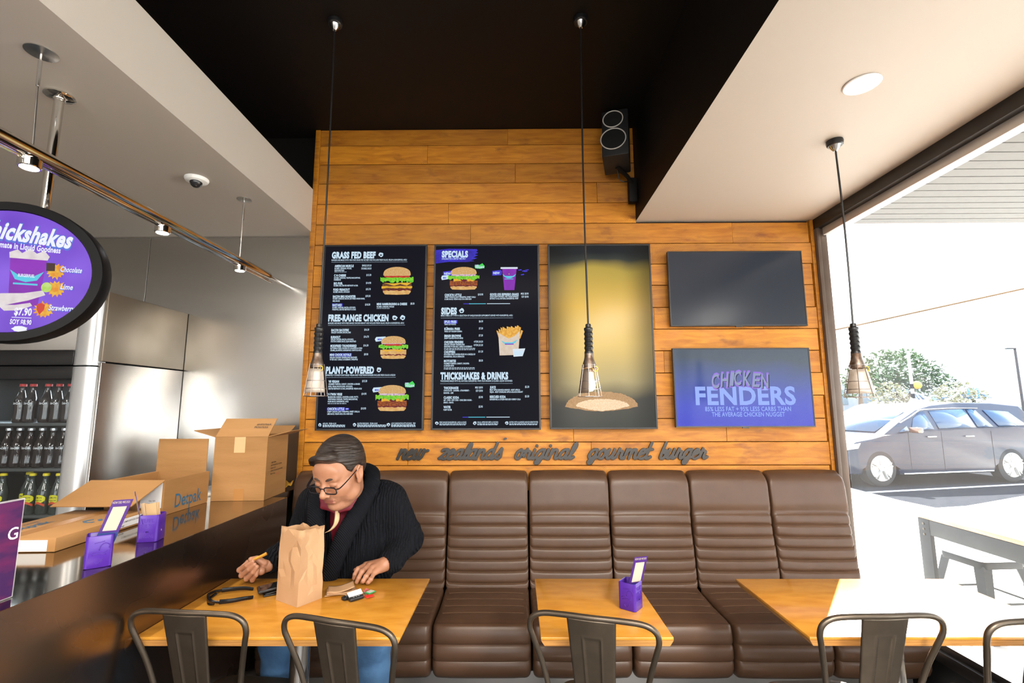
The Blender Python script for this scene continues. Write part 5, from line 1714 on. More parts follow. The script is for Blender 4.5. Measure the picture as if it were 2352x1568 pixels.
b.build('recycling_mark', INKB, fb)
for lab, z_ in (('Qty', .0),):
    text_on(fb, 'print', INKK, [('Average', .04, .012, .006, .03), ('COMPOSITION PAPER', .06, .026, .006, .10)], V((x1, 0.02, 0)), V((0, 1, 0)), V((0, 0, 1)), .0014)

# scrap of yellow paper behind the tall carton
b = B(); b.grid(lambda u, v: V(((u - .5) * .07, (v - .5) * .05, .012 + .018 * math.sin(u * 5 + v * 3) ** 2 + .02 * v)), 8, 6)
yp = b.build('crumpled_paper', mat('yellow_paper', (0.55, 0.30, 0.03), 0.7), None, (-1.395, -0.09, 1.006), solid=.001)
tag(yp, 'crumpled yellow paper behind the tall carton', 'paper')

# ================================================================ PURPLE CADDIES
PURPLE = mat('purple_plastic', (0.062, 0.016, 0.26), 0.3, spec=0.4)
CREAM = mat('cream_print', (0.46, 0.40, 0.32), 0.6)
CARDP = mat('purple_card', (0.055, 0.015, 0.16), 0.4)
CARDB = mat('blue_card', (0.025, 0.05, 0.19), 0.4)


def caddy(label, loc, rz, emboss):
    t = thing('menu_caddy', label, 'caddy', loc, rz, 'purple table caddies')
    b = B()
    R = []
    for h, z in ((.0325, 0), (.034, .002), (.034, .094), (.0325, .096), (.031, .094), (.031, .004)):
        R.append([V((x, y, z)) for x, y in rsq(h, .009 if h > .0315 else .007)])
    b.rings(R)
    cup = b.build('cup', PURPLE, t, sharp=40)
    b = B()
    for f, sg_ in emboss:
        m_ = MX.Rotation(R_(f), 4, 'Z')
        if sg_ == 'words':
            for k, wd in enumerate(('FUEL', 'FOR THE', 'HUMAN', 'ENGINE')):
                text(b, wd, -.022, .070 - .018 * k, .013, .044, -.0344, .02, mtx=m_)
        else:
            for pts in ([(-.020, .045), (-.008, .049), (.008, .043), (.020, .049)], [(-.016, .039), (.0, .042), (.018, .038)], [(.0, .052), (.004, .066), (.014, .072), (.024, .066), (.024, .056)], [(-.01, .02), (-.004, .012), (.006, .02), (.012, .028)], [(.0, .026), (.01, .022), (.004, .014)], [(-.012, .074), (-.002, .076), (.012, .078)]):
                b.tube([m_ @ V((p[0], -.034, p[1])) for p in catmull([(q[0], 0, q[1]) for q in pts], 4) for p in [(p.x, p.z)]], .0012, 6)
    b.build('embossing', PURPLE, cup, sharp=None)
    return t


def feedback_card(label, p, u, v, sq=(0.16, 0.84, 0.38, 0.86)):
    """printed card standing in a caddy: lower left p, across u, up v; the code square is left blank"""
    p, u, v = V(p), V(u), V(v)
    t = thing('feedback_card', label, 'card', p, 0, 'feedback cards in the caddies')
    n = u.cross(v).normalized()
    b = B()
    for s0, s1, mi in ((0.0, 0.34, 1), (0.34, 1.0, 0)):
        b.mi = mi
        q = [v * s0, u + v * s0, u + v * s1, v * s1]
        f_ = [b.bm.verts.new(x + n * .0006) for x in q]
        k_ = [b.bm.verts.new(x - n * .0006) for x in q]
        b._f(f_); b._f(k_[::-1])
        for i in range(4):
            b._f((f_[i], k_[i], k_[(i + 1) % 4], f_[(i + 1) % 4]))
    b.build('card_sheet', [CARDP, CARDB], t, recalc=False)
    q = [u * sq[0] + v * sq[2], u * sq[1] + v * sq[2], u * sq[1] + v * sq[3], u * sq[0] + v * sq[3]]
    b = B(); b.poly([x + n * .0012 for x in q]); b.build('blank_square', CREAM, t, sharp=None, recalc=False)
    L_ = u.length
    text_on(t, 'print', CREAM, [('HOW DID WE DO?', L_ * .06, 0, .007, L_ * .86)], v * .925, u, v - u * (u.dot(v) / u.length_squared), .0012)
    return t


caddy('purple caddy nearest the camera on the steel counter', (-1.325, -1.474, 1.0055), R_(40), [(0, 'swirl')])
caddy('purple caddy holding wooden sticks, further along the steel counter', (-1.375, -1.188, 1.0055), R_(14), [(0, 'words')])
caddy('purple caddy on the small wooden table', (0.428, -1.142, 0.7505), R_(-38), [(0, 'swirl'), (90, 'words')])
feedback_card('purple feedback card with blank square in the nearest counter caddy', (-1.350, -1.478, 1.050), (0.056, 0.012, 0.002), (0.047, 0.012, 0.152))
feedback_card('narrow purple feedback card leaning left behind wooden sticks', (-1.408, -1.200, 1.065), (0.026, -0.030, 0.008), (-0.046, 0.012, 0.115))
feedback_card('purple feedback card with blank square in the small table caddy', (0.406, -1.158, 0.790), (0.056, 0.028, -0.004), (0.038, -0.004, 0.146))
for k in range(4):
    st = B().box((0, 0, 0.05), (0.014, 0.0016, 0.125), MX.Rotation(R_(-14 - 5 * k), 3, 'Y') @ MX.Rotation(R_(12), 3, 'Z'), bev=.0006).build('wooden_stick', mat('pale_birch', (0.44, 0.30, 0.17), 0.6), None, (-1.395 + .006 * k, -1.200 + .004 * k, 1.030))
    tag(st, ['wooden stirrer', 'wooden stirrer', 'wooden stirrer', 'wooden stirrer'][k] + ' leaning left in the counter caddy, ' + ['outermost of four', 'second of four', 'third of four', 'innermost of four'][k], 'stirrer', 'wooden stirrers in the caddy')
b = B()
for k in range(3):
    b.box((.003 * k, .004 * k, 0.05), (0.036, 0.0024, 0.105), MX.Rotation(R_(-10), 3, 'Y') @ MX.Rotation(R_(14), 3, 'Z'), bev=.0008)
tag(b.build('folded_napkins', mat('kraft_napkin', (0.40, 0.26, 0.13), 0.8), None, (-1.372, -1.196, 1.038)), 'folded brown napkins standing in the counter caddy with the sticks', 'napkins')

# upright poster in a clear holder at the left edge
ps = thing('table_poster', 'purple poster in a clear holder at the left end of the counter', 'poster', (-1.332, -1.726, 1.006))
B().box2((-.003, -.30, .0), (.003, .0, .252), bev=.001).build('clear_holder', mat('acrylic', (0.75, 0.72, 0.75), 0.08, alpha=0.35), ps)
PST = mat('poster_print', (0.040, 0.007, 0.075), 0.5, col2=(0.17, 0.012, 0.085), nscale=5, ndetail=3, stretch=(1, 1.5, 5), ramp=(0.45, 0.75))
b = B(); b.poly([V((.0036, -.296, .003)), V((.0036, -.004, .003)), V((.0036, -.004, .248)), V((.0036, -.296, .248))]); b.build('poster_sheet', PST, ps, sharp=None)
text_on(ps, 'print', mat('poster_white', (0.85, 0.82, 0.85), 0.5), [('G', -.035, .150, .030, .026)], V((0, 0, 0)), V((0, 1, 0)), V((0, 0, 1)), .0042)

# ================================================================ THINGS ON THE MAN'S TABLE
KRAFT = mat('kraft_paper', (0.42, 0.245, 0.125), 0.75, col2=(0.46, 0.28, 0.15), nscale=6, bump=0.12, bscale=40, bdist=0.004)
pb_ = thing('paper_bag', 'crumpled brown paper takeaway bag standing on the table', 'bag', (-0.858, -1.062, 0.7505), R_(-32))
b = B()
rn = random.Random(11)
hw, hd = 0.069, 0.054
import mathutils
nz = mathutils.noise
NS, NL = 5, 9
lev = []
for j in range(NL + 1):
    zz = j / NL
    ring = []
    for sd in range(4):
        cs = [(-hw, -hd), (hw, -hd), (hw, hd), (-hw, hd)]
        a_, c_ = cs[sd], cs[(sd + 1) % 4]
        for k in range(NS):
            q = k / NS
            x, y = a_[0] + (c_[0] - a_[0]) * q, a_[1] + (c_[1] - a_[1]) * q
            if sd in (1, 3):
                x += (1 if sd == 3 else -1) * 0.010 * math.sin(PI * q) * min(1, zz * 1.5)
            am = (0.0 if j == 0 else (0.003 if j <= 2 else 0.0065)) * (0.45 if k == 0 else 1)
            o_ = V((x, y, 0)).normalized()
            d_ = rn.uniform(-1, .7) * am
            s_ = 1 + 0.02 * zz
            z = 0.272 * zz + (0 if j == 0 else rn.uniform(-.008, .008)) + (0.010 * rn.uniform(-1, 1) if j == NL else 0)
            ring.append(V((x * s_ + o_.x * d_, y * (1 - .10 * zz) + o_.y * d_, max(0, z))))
    lev.append([b.bm.verts.new(p) for p in ring])
m_ = NS * 4
for j in range(NL):
    for k in range(m_):
        a_, c_, e_, g_ = lev[j][k], lev[j][(k + 1) % m_], lev[j + 1][(k + 1) % m_], lev[j + 1][k]
        if rn.random() < .5:
            b._f((a_, c_, e_)); b._f((a_, e_, g_))
        else:
            b._f((a_, c_, g_)); b._f((c_, e_, g_))
b._f(lev[0][::-1])
bg_o = b.build('bag_body', KRAFT, pb_, sharp=14, solid=0.0006)

SUNG = mat('sunglass_black', (0.006, 0.006, 0.007), 0.25, spec=0.3)
sgz = thing('sunglasses', 'black wraparound sunglasses lying on the table near the counter', 'sunglasses', (-1.175, -1.075, 0.751), R_(-62))
b = B()
b.tube(catmull([(-.066, .012, .012), (-.055, -.012, .016), (-.03, -.026, .020), (0, -.030, .024), (.03, -.026, .020), (.055, -.012, .016), (.066, .012, .012)], 6), .0050, 8)
b.tube(catmull([(-.058, -.006, .006), (-.04, -.022, .002), (-.018, -.028, .003), (0, -.030, .018), (.018, -.028, .003), (.04, -.022, .002), (.058, -.006, .006)], 6), .0036, 8)
b.build('frame', SUNG, sgz)
for s_ in (-1, 1):
    b = B(); b.grid(lambda u, v: V((s_ * (.008 + .052 * u), -.030 + .024 * u ** 2.2 - .001, .005 + .015 * v * (1 - .3 * u))), 10, 5)
    b.build('lens', mat('sunglass_lens', (0.03, 0.016, 0.01), 0.05, spec=0.9), sgz, solid=.001)
    b = B(); b.tube(catmull([(s_ * .066, .012, .013), (s_ * .068, .05, .011), (s_ * .060, .095, .009), (s_ * .048, .125, .004)], 6), [.0042 - .001 * k / 18 for k in range(19)], 10, flat=2.1)
    b.build('temple', SUNG, sgz)

wl_ = thing('wallet', 'black folded wallet lying under the phone beside the paper bag', 'wallet', (-0.985, -0.985, 0.7505), R_(33))
b = B()
b.box((0, 0, .0035), (.105, .085, .006), bev=.002)
b.box((.004, 0.002, .0125), (.10, .083, .005), MX.Rotation(R_(-5), 3, 'Y'), bev=.002)
b.build('leather_cover', mat('black_leather', (0.012, 0.011, 0.010), 0.35, bump=.1, bscale=200), wl_)
ph = thing('phone', 'black smartphone resting on the wallet beside the paper bag', 'phone', (-0.985, -0.985, 0.7685), R_(33))
rp = MX.Rotation(R_(-5), 3, 'Y')
b = B(); b.box((0, 0, .005), (.142, .070, .009), rp, bev=.003); b.build('case', mat('phone_case', (0.012, 0.012, 0.013), 0.4), ph)
b = B(); b.box((0, 0, .0099), (.132, .064, .0006), rp); b.build('screen', mat('phone_glass', (0.010, 0.010, 0.011), 0.06, spec=0.8), ph)

b = B()
rn = random.Random(3)
npk = thing('napkins', 'small pile of folded brown napkins right of the paper bag', 'napkins', (-0.715, -0.998, 0.7505), R_(20))
for k in range(4):
    b = B()
    a_ = rn.uniform(-.25, .25)
    b.grid(lambda u, v: V(((u - .5) * (.115 - .006 * k), (v - .5) * .075, .002 + .0055 * k + .004 * math.sin(u * 4 + k) + .010 * (u - .2) ** 2 * (k % 2))), 10, 6)
    for v in b.bm.verts:
        v.co = rotz(a_) @ v.co
    b.build('napkin', KRAFT, npk, solid=.0022)

ky = thing('car_keys', 'bunch of car keys with two black fobs and coloured tags on the table', 'keys', (-0.640, -1.062, 0.7508), R_(48))
FOB = mat('fob_black', (0.012, 0.012, 0.013), 0.3)
for k, (x, y, a_) in enumerate(((-.012, .018, 6), (.0, -.014, -4))):
    fo = B().box((x, y, .007), (.058, .024, .013), MX.Rotation(R_(a_), 3, 'Z'), bev=.004).build('fob', FOB, ky)
    b = B()
    for q in range(3):
        for s_ in (-1, 1):
            b.box((x - .012 + .011 * q, y + .004 * s_, .0138), (.005, .004, .0012), bev=.0004)
    b.build('button', mat('fob_grey', (0.28, 0.28, 0.29), 0.4), fo)
B().box((.006, .006, .018), (.060, .022, .0012), MX.Rotation(R_(2), 3, 'Z') @ MX.Rotation(R_(38), 3, 'X')).build('white_tag', mat('tag_white', (0.8, 0.8, 0.82), 0.4), ky)
B().tube([(.036 + .011 * math.cos(2 * PI * k / 18), .004 + .011 * math.sin(2 * PI * k / 18), .006) for k in range(18)], .0012, 6, closed=True).tube([(.05 + .009 * math.cos(2 * PI * k / 18), -.004 + .009 * math.sin(2 * PI * k / 18), .008) for k in range(18)], .0011, 6, closed=True).build('key_ring', CHROME, ky)
tg_ = B().box((.068, -.004, .008), (.036, .030, .003), MX.Rotation(R_(12), 3, 'Z'), bev=.001).build('green_tag', mat('tag_green', (0.02, 0.28, 0.07), 0.4), ky)
B().box((.069, -.003, .0098), (.026, .022, .0008), MX.Rotation(R_(12), 3, 'Z')).build('tag_inset', mat('tag_inset', (0.55, 0.53, 0.48), 0.5), tg_)
B().box((.046, -.034, .006), (.032, .024, .003), MX.Rotation(R_(-8), 3, 'Z'), bev=.001).build('red_tag', mat('tag_red', (0.70, 0.03, 0.02), 0.35), ky)
B().tube([(.066 + .010 * math.cos(k), .030 + .008 * math.sin(k * 1.7), .006 + .003 * math.sin(k * 2.3)) for k in [j * .5 for j in range(14)]], .0028, 6).build('charm', mat('charm_pink', (0.45, 0.12, 0.13), 0.3), ky)
# ================================================================ THE MAN AT THE TABLE
SKIN = mat('skin', (0.36, 0.165, 0.092), 0.42, col2=(0.43, 0.21, 0.125), nscale=18, bump=0.06, bscale=90, bdist=0.003)
for nd in (SKIN.node_tree.nodes['Principled BSDF'],):
    nd.inputs['Subsurface Weight'].default_value = 0.12
    nd.inputs['Subsurface Radius'].default_value = (0.012, 0.005, 0.003)
    nd.inputs['Subsurface Scale'].default_value = 0.5
LIPS = mat('lips', (0.31, 0.115, 0.085), 0.4)
STUB = mat('shaved_chin', (0.32, 0.15, 0.09), 0.5, col2=(0.38, 0.19, 0.115), nscale=120)
BROWH = mat('brow_hair', (0.05, 0.03, 0.022), 0.7)
KNIT = mat('black_cable_knit', (0.0065, 0.0075, 0.011), 0.85, spec=0.15)
_N, _L = KNIT.node_tree.nodes, KNIT.node_tree.links
_t = _N.new('ShaderNodeTexCoord')
_m = _N.new('ShaderNodeMapping'); _m.inputs['Scale'].default_value = (1, 1, 0.16); _m.inputs['Rotation'].default_value = (0, 0.05, 0)
_L.new(_t.outputs['Object'], _m.inputs[0])
_w1 = _N.new('ShaderNodeTexWave'); _w1.inputs['Scale'].default_value = 26; _w1.inputs['Distortion'].default_value = 5.5; _w1.inputs['Detail'].default_value = 1.5; _w1.inputs['Detail Scale'].default_value = 1.6
_L.new(_m.outputs[0], _w1.inputs['Vector'])
_m2 = _N.new('ShaderNodeMapping'); _m2.inputs['Scale'].default_value = (150, 150, 110); _L.new(_t.outputs['Object'], _m2.inputs[0])
_v = _N.new('ShaderNodeTexVoronoi'); _v.inputs['Scale'].default_value = 1.0; _L.new(_m2.outputs[0], _v.inputs['Vector'])
_a = math_node(_N, 'MULTIPLY_ADD', None, -0.25); _L.new(_v.outputs['Distance'], _a.inputs[0]); _L.new(_w1.outputs['Fac'], _a.inputs[2])
_b = _N.new('ShaderNodeBump'); _b.inputs['Strength'].default_value = 0.9; _b.inputs['Distance'].default_value = 0.014
_L.new(_a.outputs[0], _b.inputs['Height']); _L.new(_b.outputs[0], _N['Principled BSDF'].inputs['Normal'])
_N['Principled BSDF'].inputs['Sheen Weight'].default_value = 0.015
_N['Principled BSDF'].inputs['Sheen Tint'].default_value = (0.5, 0.55, 0.65, 1)
RIB = mat('ribbed_knit', (0.0065, 0.0075, 0.011), 0.85, spec=0.15)
_N, _L = RIB.node_tree.nodes, RIB.node_tree.links
_t = _N.new('ShaderNodeTexCoord'); _w = _N.new('ShaderNodeTexWave'); _w.bands_direction = 'DIAGONAL'; _w.inputs['Scale'].default_value = 55; _w.inputs['Distortion'].default_value = 0.5
_L.new(_t.outputs['Object'], _w.inputs['Vector'])
_b = _N.new('ShaderNodeBump'); _b.inputs['Strength'].default_value = 0.7; _b.inputs['Distance'].default_value = 0.004
_L.new(_w.outputs['Fac'], _b.inputs['Height']); _L.new(_b.outputs[0], _N['Principled BSDF'].inputs['Normal'])
SHIRT = mat('maroon_shirt', (0.15, 0.006, 0.019), 0.6, bump=0.15, bscale=25, bdist=0.01)
DENIM = mat('blue_denim', (0.040, 0.105, 0.22), 0.75, col2=(0.075, 0.18, 0.34), nscale=7, bump=0.4, bscale=14, bdist=0.02)
HAIR = mat('dark_hair', (0.016, 0.011, 0.009), 0.42, col2=(0.040, 0.030, 0.025), nscale=6, stretch=(2, 2, 14), bump=0.9, bscale=7, bdist=0.012)

man = thing('person', 'person in black cable knit cardigan and maroon shirt, seated and holding a chip', 'person', (-0.80, -0.60, 0.0))
MO = np.array((-0.80, -0.60, 0.0))

Hc = np.array((-0.762, -0.950, 1.222))
_yaw, _pit = R_(17), R_(25)
hf = np.array((-math.sin(_yaw) * math.cos(_pit), -math.cos(_yaw) * math.cos(_pit), -math.sin(_pit)))
hs = np.array((math.cos(_yaw), -math.sin(_yaw), 0))
hu = np.cross(hs, -hf)
HR = np.stack([hs, hf, hu], 1)       # columns: his left, forward, up
HS = 1.10


def hp(a, f, u):
    return Hc + (hs * a + hf * f + hu * u) * HS


def hr(*r):
    return [x * HS for x in r]


bd = Field((-1.24, -1.11, 0.735), (-0.44, -0.50, 1.375), 0.0027)
# trunk and arms inside the clothing, neck
bd.ell((-0.80, -0.60, 0.90), (0.15, 0.10, 0.17), 0.02)
bd.cone((-0.79, -0.735, 1.07), hp(0, -.035, -.045), 0.072, 0.066, 0.03)
bd.cone((-0.95, -0.66, 1.02), (-0.65, -0.66, 1.03), 0.06, 0.06, 0.05)
bd.chain([(-0.95, -0.66, 1.02), (-1.06, -0.63, 0.84), (-1.09, -0.80, 0.825)], [0.05, 0.045, 0.034], 0.02)
bd.chain([(-0.65, -0.66, 1.03), (-0.53, -0.62, 0.85), (-0.565, -0.80, 0.812)], [0.05, 0.045, 0.034], 0.02)
# skull and face
bd.ell(hp(0, -.018, .036), hr(.079, .099, .090), 0.02, HR)
bd.ell(hp(0, .030, -.028), hr(.066, .066, .082), 0.03, HR)
for s_ in (-1, 1):
    bd.ell(hp(s_ * .041, .050, -.034), hr(.030, .030, .030), 0.025, HR)
    bd.ell(hp(s_ * .046, .016, -.075), hr(.030, .040, .030), 0.025, HR)
bd.ell(hp(0, .066, -.103), hr(.027, .022, .019), 0.022, HR)
bd.ell(hp(0, .022, -.112), hr(.046, .046, .026), 0.03, HR)
bd.ell(hp(0, .070, .045), hr(.052, .020, .030), 0.03, HR)
bd.cone(hp(-.040, .076, .020), hp(.040, .076, .020), .011 * HS, .011 * HS, 0.016)
for s_ in (-1, 1):
    bd.ell(hp(s_ * .033, .099, .001), hr(.018, .014, .0095), 0.010, HR, sub=True)
    bd.ell(hp(s_ * .033, .0795, -.001), hr(.0165, .0125, .0125), 0.003, HR)
    bd.cone(hp(s_ * .020, .0895, -.0135), hp(s_ * .046, .079, -.0125), .0045 * HS, .004 * HS, 0.008)
bd.chain([hp(0, .087, .014), hp(0, .099, -.010), hp(0, .112, -.032)], [.0085, .0095, .0145], 0.010)
for s_ in (-1, 1):
    bd.ell(hp(s_ * .0145, .100, -.038), hr(.0095, .012, .0085), 0.006, HR)
bd.ell(hp(0, .074, -.064), hr(.032, .020, .022), 0.018, HR)
bd.cone(hp(-.019, .088, -.064), hp(.019, .088, -.064), .0052 * HS, .0052 * HS, 0.005)
bd.cone(hp(-.016, .086, -.0755), hp(.016, .086, -.0755), .0066 * HS, .0066 * HS, 0.005)
bd.cone(hp(-.025, .089, -.0695), hp(.025, .089, -.0695), .0014 * HS, .0014 * HS, 0.004, sub=True)
for s_ in (-1, 1):
    bd.chain([hp(s_ * .020, .100, -.040), hp(s_ * .034, .089, -.066)], [.0020 * HS, .0020 * HS], 0.008, sub=True)
    bd.ell(hp(s_ * .0815, -.012, -.008), hr(.0085, .020, .034), 0.006, HR)
    bd.ell(hp(s_ * .0790, -.004, -.036), hr(.007, .010, .012), 0.006, HR)
    bd.ell(hp(s_ * .0915, -.008, -.004), hr(.0075, .0105, .021), 0.004, HR, sub=True)
    bd.chain([hp(s_ * .087, .004, .012), hp(s_ * .0885, -.012, .024), hp(s_ * .0885, -.027, .010), hp(s_ * .086, -.022, -.018)], .0034 * HS, 0.004)


def hand(palm, fingers, thumb):
    for a, b_, ra, rb in palm:
        bd.cone(a, b_, ra, rb, 0.012)
    for f, r in fingers:
        bd.chain(f, [r * 1.04, r, r * .90, r * .78], 0.0028)
        bd.ell(f[1], (r * 1.08,) * 3, 0.004)
    bd.chain(thumb, [.016, .0118, .0108, .0088][:len(thumb)], 0.004)


up = lambda l, dz=0.012: [(x, y, z + dz) for x, y, z in l]
RI = up([(-1.172, -.872, .815), (-1.190, -.902, .795), (-1.150, -.922, .820), (-1.124, -.922, .836)])
RM = up([(-1.175, -.868, .800), (-1.176, -.908, .775), (-1.136, -.928, .806), (-1.112, -.930, .825)])
RR = up([(-1.168, -.866, .786), (-1.153, -.910, .762), (-1.116, -.928, .795), (-1.101, -.928, .815)])
RP = up([(-1.152, -.866, .775), (-1.128, -.908, .756), (-1.106, -.922, .780), (-1.102, -.920, .800)])
W_R = (-1.098, -.845, .812)
hand([(W_R, q[0], .025, .0125) for q in (RI, RM, RR, RP)] + [((-1.09, -.80, .825), W_R, .031, .027), ((-1.115, -.868, .795), (-1.10, -.895, .800), .020, .017)],
     [(RI, .0103), (RM, .0107), (RR, .0103), (RP, .0090)], up([(-1.100, -.872, .812), (-1.126, -.886, .836), (-1.143, -.904, .838)]))
LI = [(-.672, -.822, .803), (-.690, -.870, .800), (-.697, -.888, .784), (-.701, -.886, .768)]
LM = [(-.652, -.842, .806), (-.665, -.893, .797), (-.672, -.914, .778), (-.679, -.917, .763)]
LR = [(-.632, -.864, .802), (-.640, -.914, .785), (-.649, -.924, .770), (-.657, -.914, .762)]
LP = [(-.614, -.884, .790), (-.617, -.926, .777), (-.625, -.930, .767), (-.632, -.922, .761)]
W_L = (-.582, -.822, .808)
hand([(W_L, q[0], .025, .0130) for q in (LI, LM, LR, LP)] + [((-.565, -.79, .812), W_L, .031, .027), ((-.600, -.840, .795), (-.632, -.850, .787), .020, .017)],
     [(LI, .0103), (LM, .0107), (LR, .0103), (LP, .0090)], [(-.610, -.836, .790), (-.655, -.846, .787), (-.690, -.846, .787), (-.712, -.836, .786)])


def face_region(c):
    p = (c - Hc[None]) / HS
    a, f, u = p @ hs, p @ hf, p @ hu
    out = np.zeros(len(c), int)
    out[(np.abs(a) < .062) & (f > .02) & (u < -.048 - .25 * np.maximum(0, np.abs(a) - .03)) & (u > -.125)] = 2
    out[(np.abs(a) < .023 - .25 * np.abs(u + .0695)) & (f > .082) & (np.abs(u + .0700) < .0105)] = 1
    return out


bd.mesh('body', [SKIN, LIPS, STUB, BROWH], man, face_region, MO)

# eyebrows
for s_ in (-1, 1):
    pts = [hp(s_ * .013, .0905, .019), hp(s_ * .026, .0905, .0245), hp(s_ * .039, .085, .0245), hp(s_ * .049, .077, .0195)]
    B().tube(catmull([V(p - MO) for p in pts], 5), [.0042 + .0028 * math.sin(PI * min(1, k / 15 + .15)) for k in range(16)], 8, flat=.8).build('eyebrow', BROWH, man)

for s_ in (-1, 1):
    pts = [hp(s_ * (.033 + d), .0925 - 26 * d * d, -.0065 + 10 * d * d) for d in (-.0135, -.007, 0, .007, .0135)]
    B().tube(catmull([V(p - MO) for p in pts], 4), .0011, 6).build('eyelashes', BROWH, man)

# hair
hh = Field(Hc - 0.17, Hc + 0.17, 0.0032)
hh.ell(hp(0, -.022, .046), hr(.087, .106, .092), 0.01, HR)
hh.chain([hp(.035, .060, .100), hp(.0, .080, .094), hp(-.035, .074, .084), hp(-.062, .050, .066)], [.020, .021, .022, .020], 0.02)
hh.ell(hp(0, -.075, -.005), hr(.066, .034, .060), 0.03, HR)
nrm = (hf * 0.80 - hu * 0.60)
hh.cut(hp(.0, .052, .052), nrm, 0.012)
hh.ell(hp(.052, .075, .040), hr(.040, .040, .040), 0.010, HR, sub=True)
for s_ in (-1, 1):
    hh.ell(hp(s_ * .086, -.008, -.014), hr(.026, .030, .040), 0.012, HR, sub=True)
hh.cut(hp(0, 0, -.058), -hu, 0.01)
hh.mesh('hair', HAIR, man, None, MO)

# spectacles
GLF = mat('spectacle_black', (0.010, 0.009, 0.012), 0.2)
ey = bpy.data.objects.new('eyeglasses', None); C.objects.link(ey); ey.parent = man
b = B()
lens_c = []
for s_ in (-1, 1):
    ring = []
    for k in range(28):
        an = 2 * PI * k / 28
        ca, sa = math.cos(an), math.sin(an)
        x = s_ * .034 + .0265 * math.copysign(abs(ca) ** .55, ca)
        z = -.012 + .0135 * math.copysign(abs(sa) ** .6, sa)
        ring.append(V(hp(x, .1075 - .10 * (abs(x) - .01) ** 1.2 * .22, z) - MO))
    b.tube(ring, .0027, 6, closed=True)
    lens_c.append(ring)
b.tube([V(hp(-.009, .1075, -.006) - MO), V(hp(0, .1095, -.004) - MO), V(hp(.009, .1075, -.006) - MO)], .0022, 6)
b.build('rim', GLF, ey)
for s_ in (-1, 1):
    pts = [hp(s_ * .0605, .103, -.006), hp(s_ * .073, .095, -.003), hp(s_ * .0815, .05, .006), hp(s_ * .0855, .0, .014), hp(s_ * .083, -.03, .002)]
    B().tube(catmull([V(p - MO) for p in pts], 5), [.0062 - .003 * k / 20 for k in range(21)], 8, flat=.5).build('temple', GLF, ey)
lm = bpy.data.materials.new('spectacle_lens'); lm.use_nodes = True
_N, _L = lm.node_tree.nodes, lm.node_tree.links
_tr = _N.new('ShaderNodeBsdfTransparent'); _tr.inputs[0].default_value = (0.88, 0.84, 0.82, 1)
_gl = _N.new('ShaderNodeBsdfGlossy'); _gl.inputs['Roughness'].default_value = 0.03
_mx = _N.new('ShaderNodeMixShader'); _mx.inputs[0].default_value = 0.015
_L.new(_tr.outputs[0], _mx.inputs[1]); _L.new(_gl.outputs[0], _mx.inputs[2]); _L.new(_mx.outputs[0], _N['Material Output'].inputs['Surface'])
for ring in lens_c:
    b = B(); b.poly(ring); b.build('lens', lm, ey, sharp=None)

# shirt: chest panel and collar
sh = Field((-1.0, -0.93, 0.72), (-0.60, -0.55, 1.22), 0.004)
sh.ell((-0.815, -0.630, 0.86), (0.150, 0.155, 0.20), 0.03)
sh.ell((-0.805, -0.685, 0.99), (0.140, 0.120, 0.11), 0.04)
sh.cone((-0.795, -0.745, 1.07), (-0.785, -0.80, 1.12), 0.078, 0.070, 0.03)
sh.ell((-0.775, -0.870, 1.165), (0.060, 0.060, 0.045), 0.012, None, True)
shirt = sh.mesh('shirt', SHIRT, man, None, MO)
col = Field((-0.95, -0.95, 1.0), (-0.64, -0.64, 1.25), 0.0032)
A1 = [(-.795, -.672, 1.165), (-.722, -.700, 1.170), (-.700, -.765, 1.145), (-.722, -.825, 1.100), (-.785, -.872, 1.052)]
A2 = [(-.795, -.672, 1.165), (-.862, -.705, 1.165), (-.880, -.775, 1.140), (-.868, -.838, 1.100), (-.800, -.876, 1.052)]
for ch in (A1, A2):
    P_ = [tuple(p) for p in catmull(ch, 6)]
    col.chain(P_, [.0065] * len(P_), 0.004)
    col.chain([(p[0] + (p[0] + .79) * .10, p[1] - .004, p[2] - .012) for p in P_], [.0065] * len(P_), 0.006)
for tri in (((-.722, -.830, 1.098), (-.735, -.852, 1.052), (-.785, -.876, 1.050)), ((-.868, -.838, 1.098), (-.862, -.862, 1.058), (-.800, -.880, 1.050))):
    for i in range(6):
        for j in range(6 - i):
            a_, b_ = i / 5, j / 5
            if a_ + b_ <= 1.001:
                p = [tri[0][q] * (1 - a_ - b_) + tri[1][q] * a_ + tri[2][q] * b_ for q in range(3)]
                col.ell(p, (.0095, .0055, .0095), 0.008)
col.mesh('collar', SHIRT, shirt, None, (0, 0, 0)).location = -V(MO)
b = B()
for z in (.985, .925, .865):
    b.lathe([(0.0, .002), (.0045, .002), (.0055, 0), (0.0, -.001)], 12, (-.800 - MO[0] - .03 * (1 - z), -.818 - MO[1] - .012, z), MX.Rotation(R_(90), 3, 'X'))
b.build('shirt_button', mat('maroon_button', (0.12, 0.01, 0.02), 0.3), shirt)

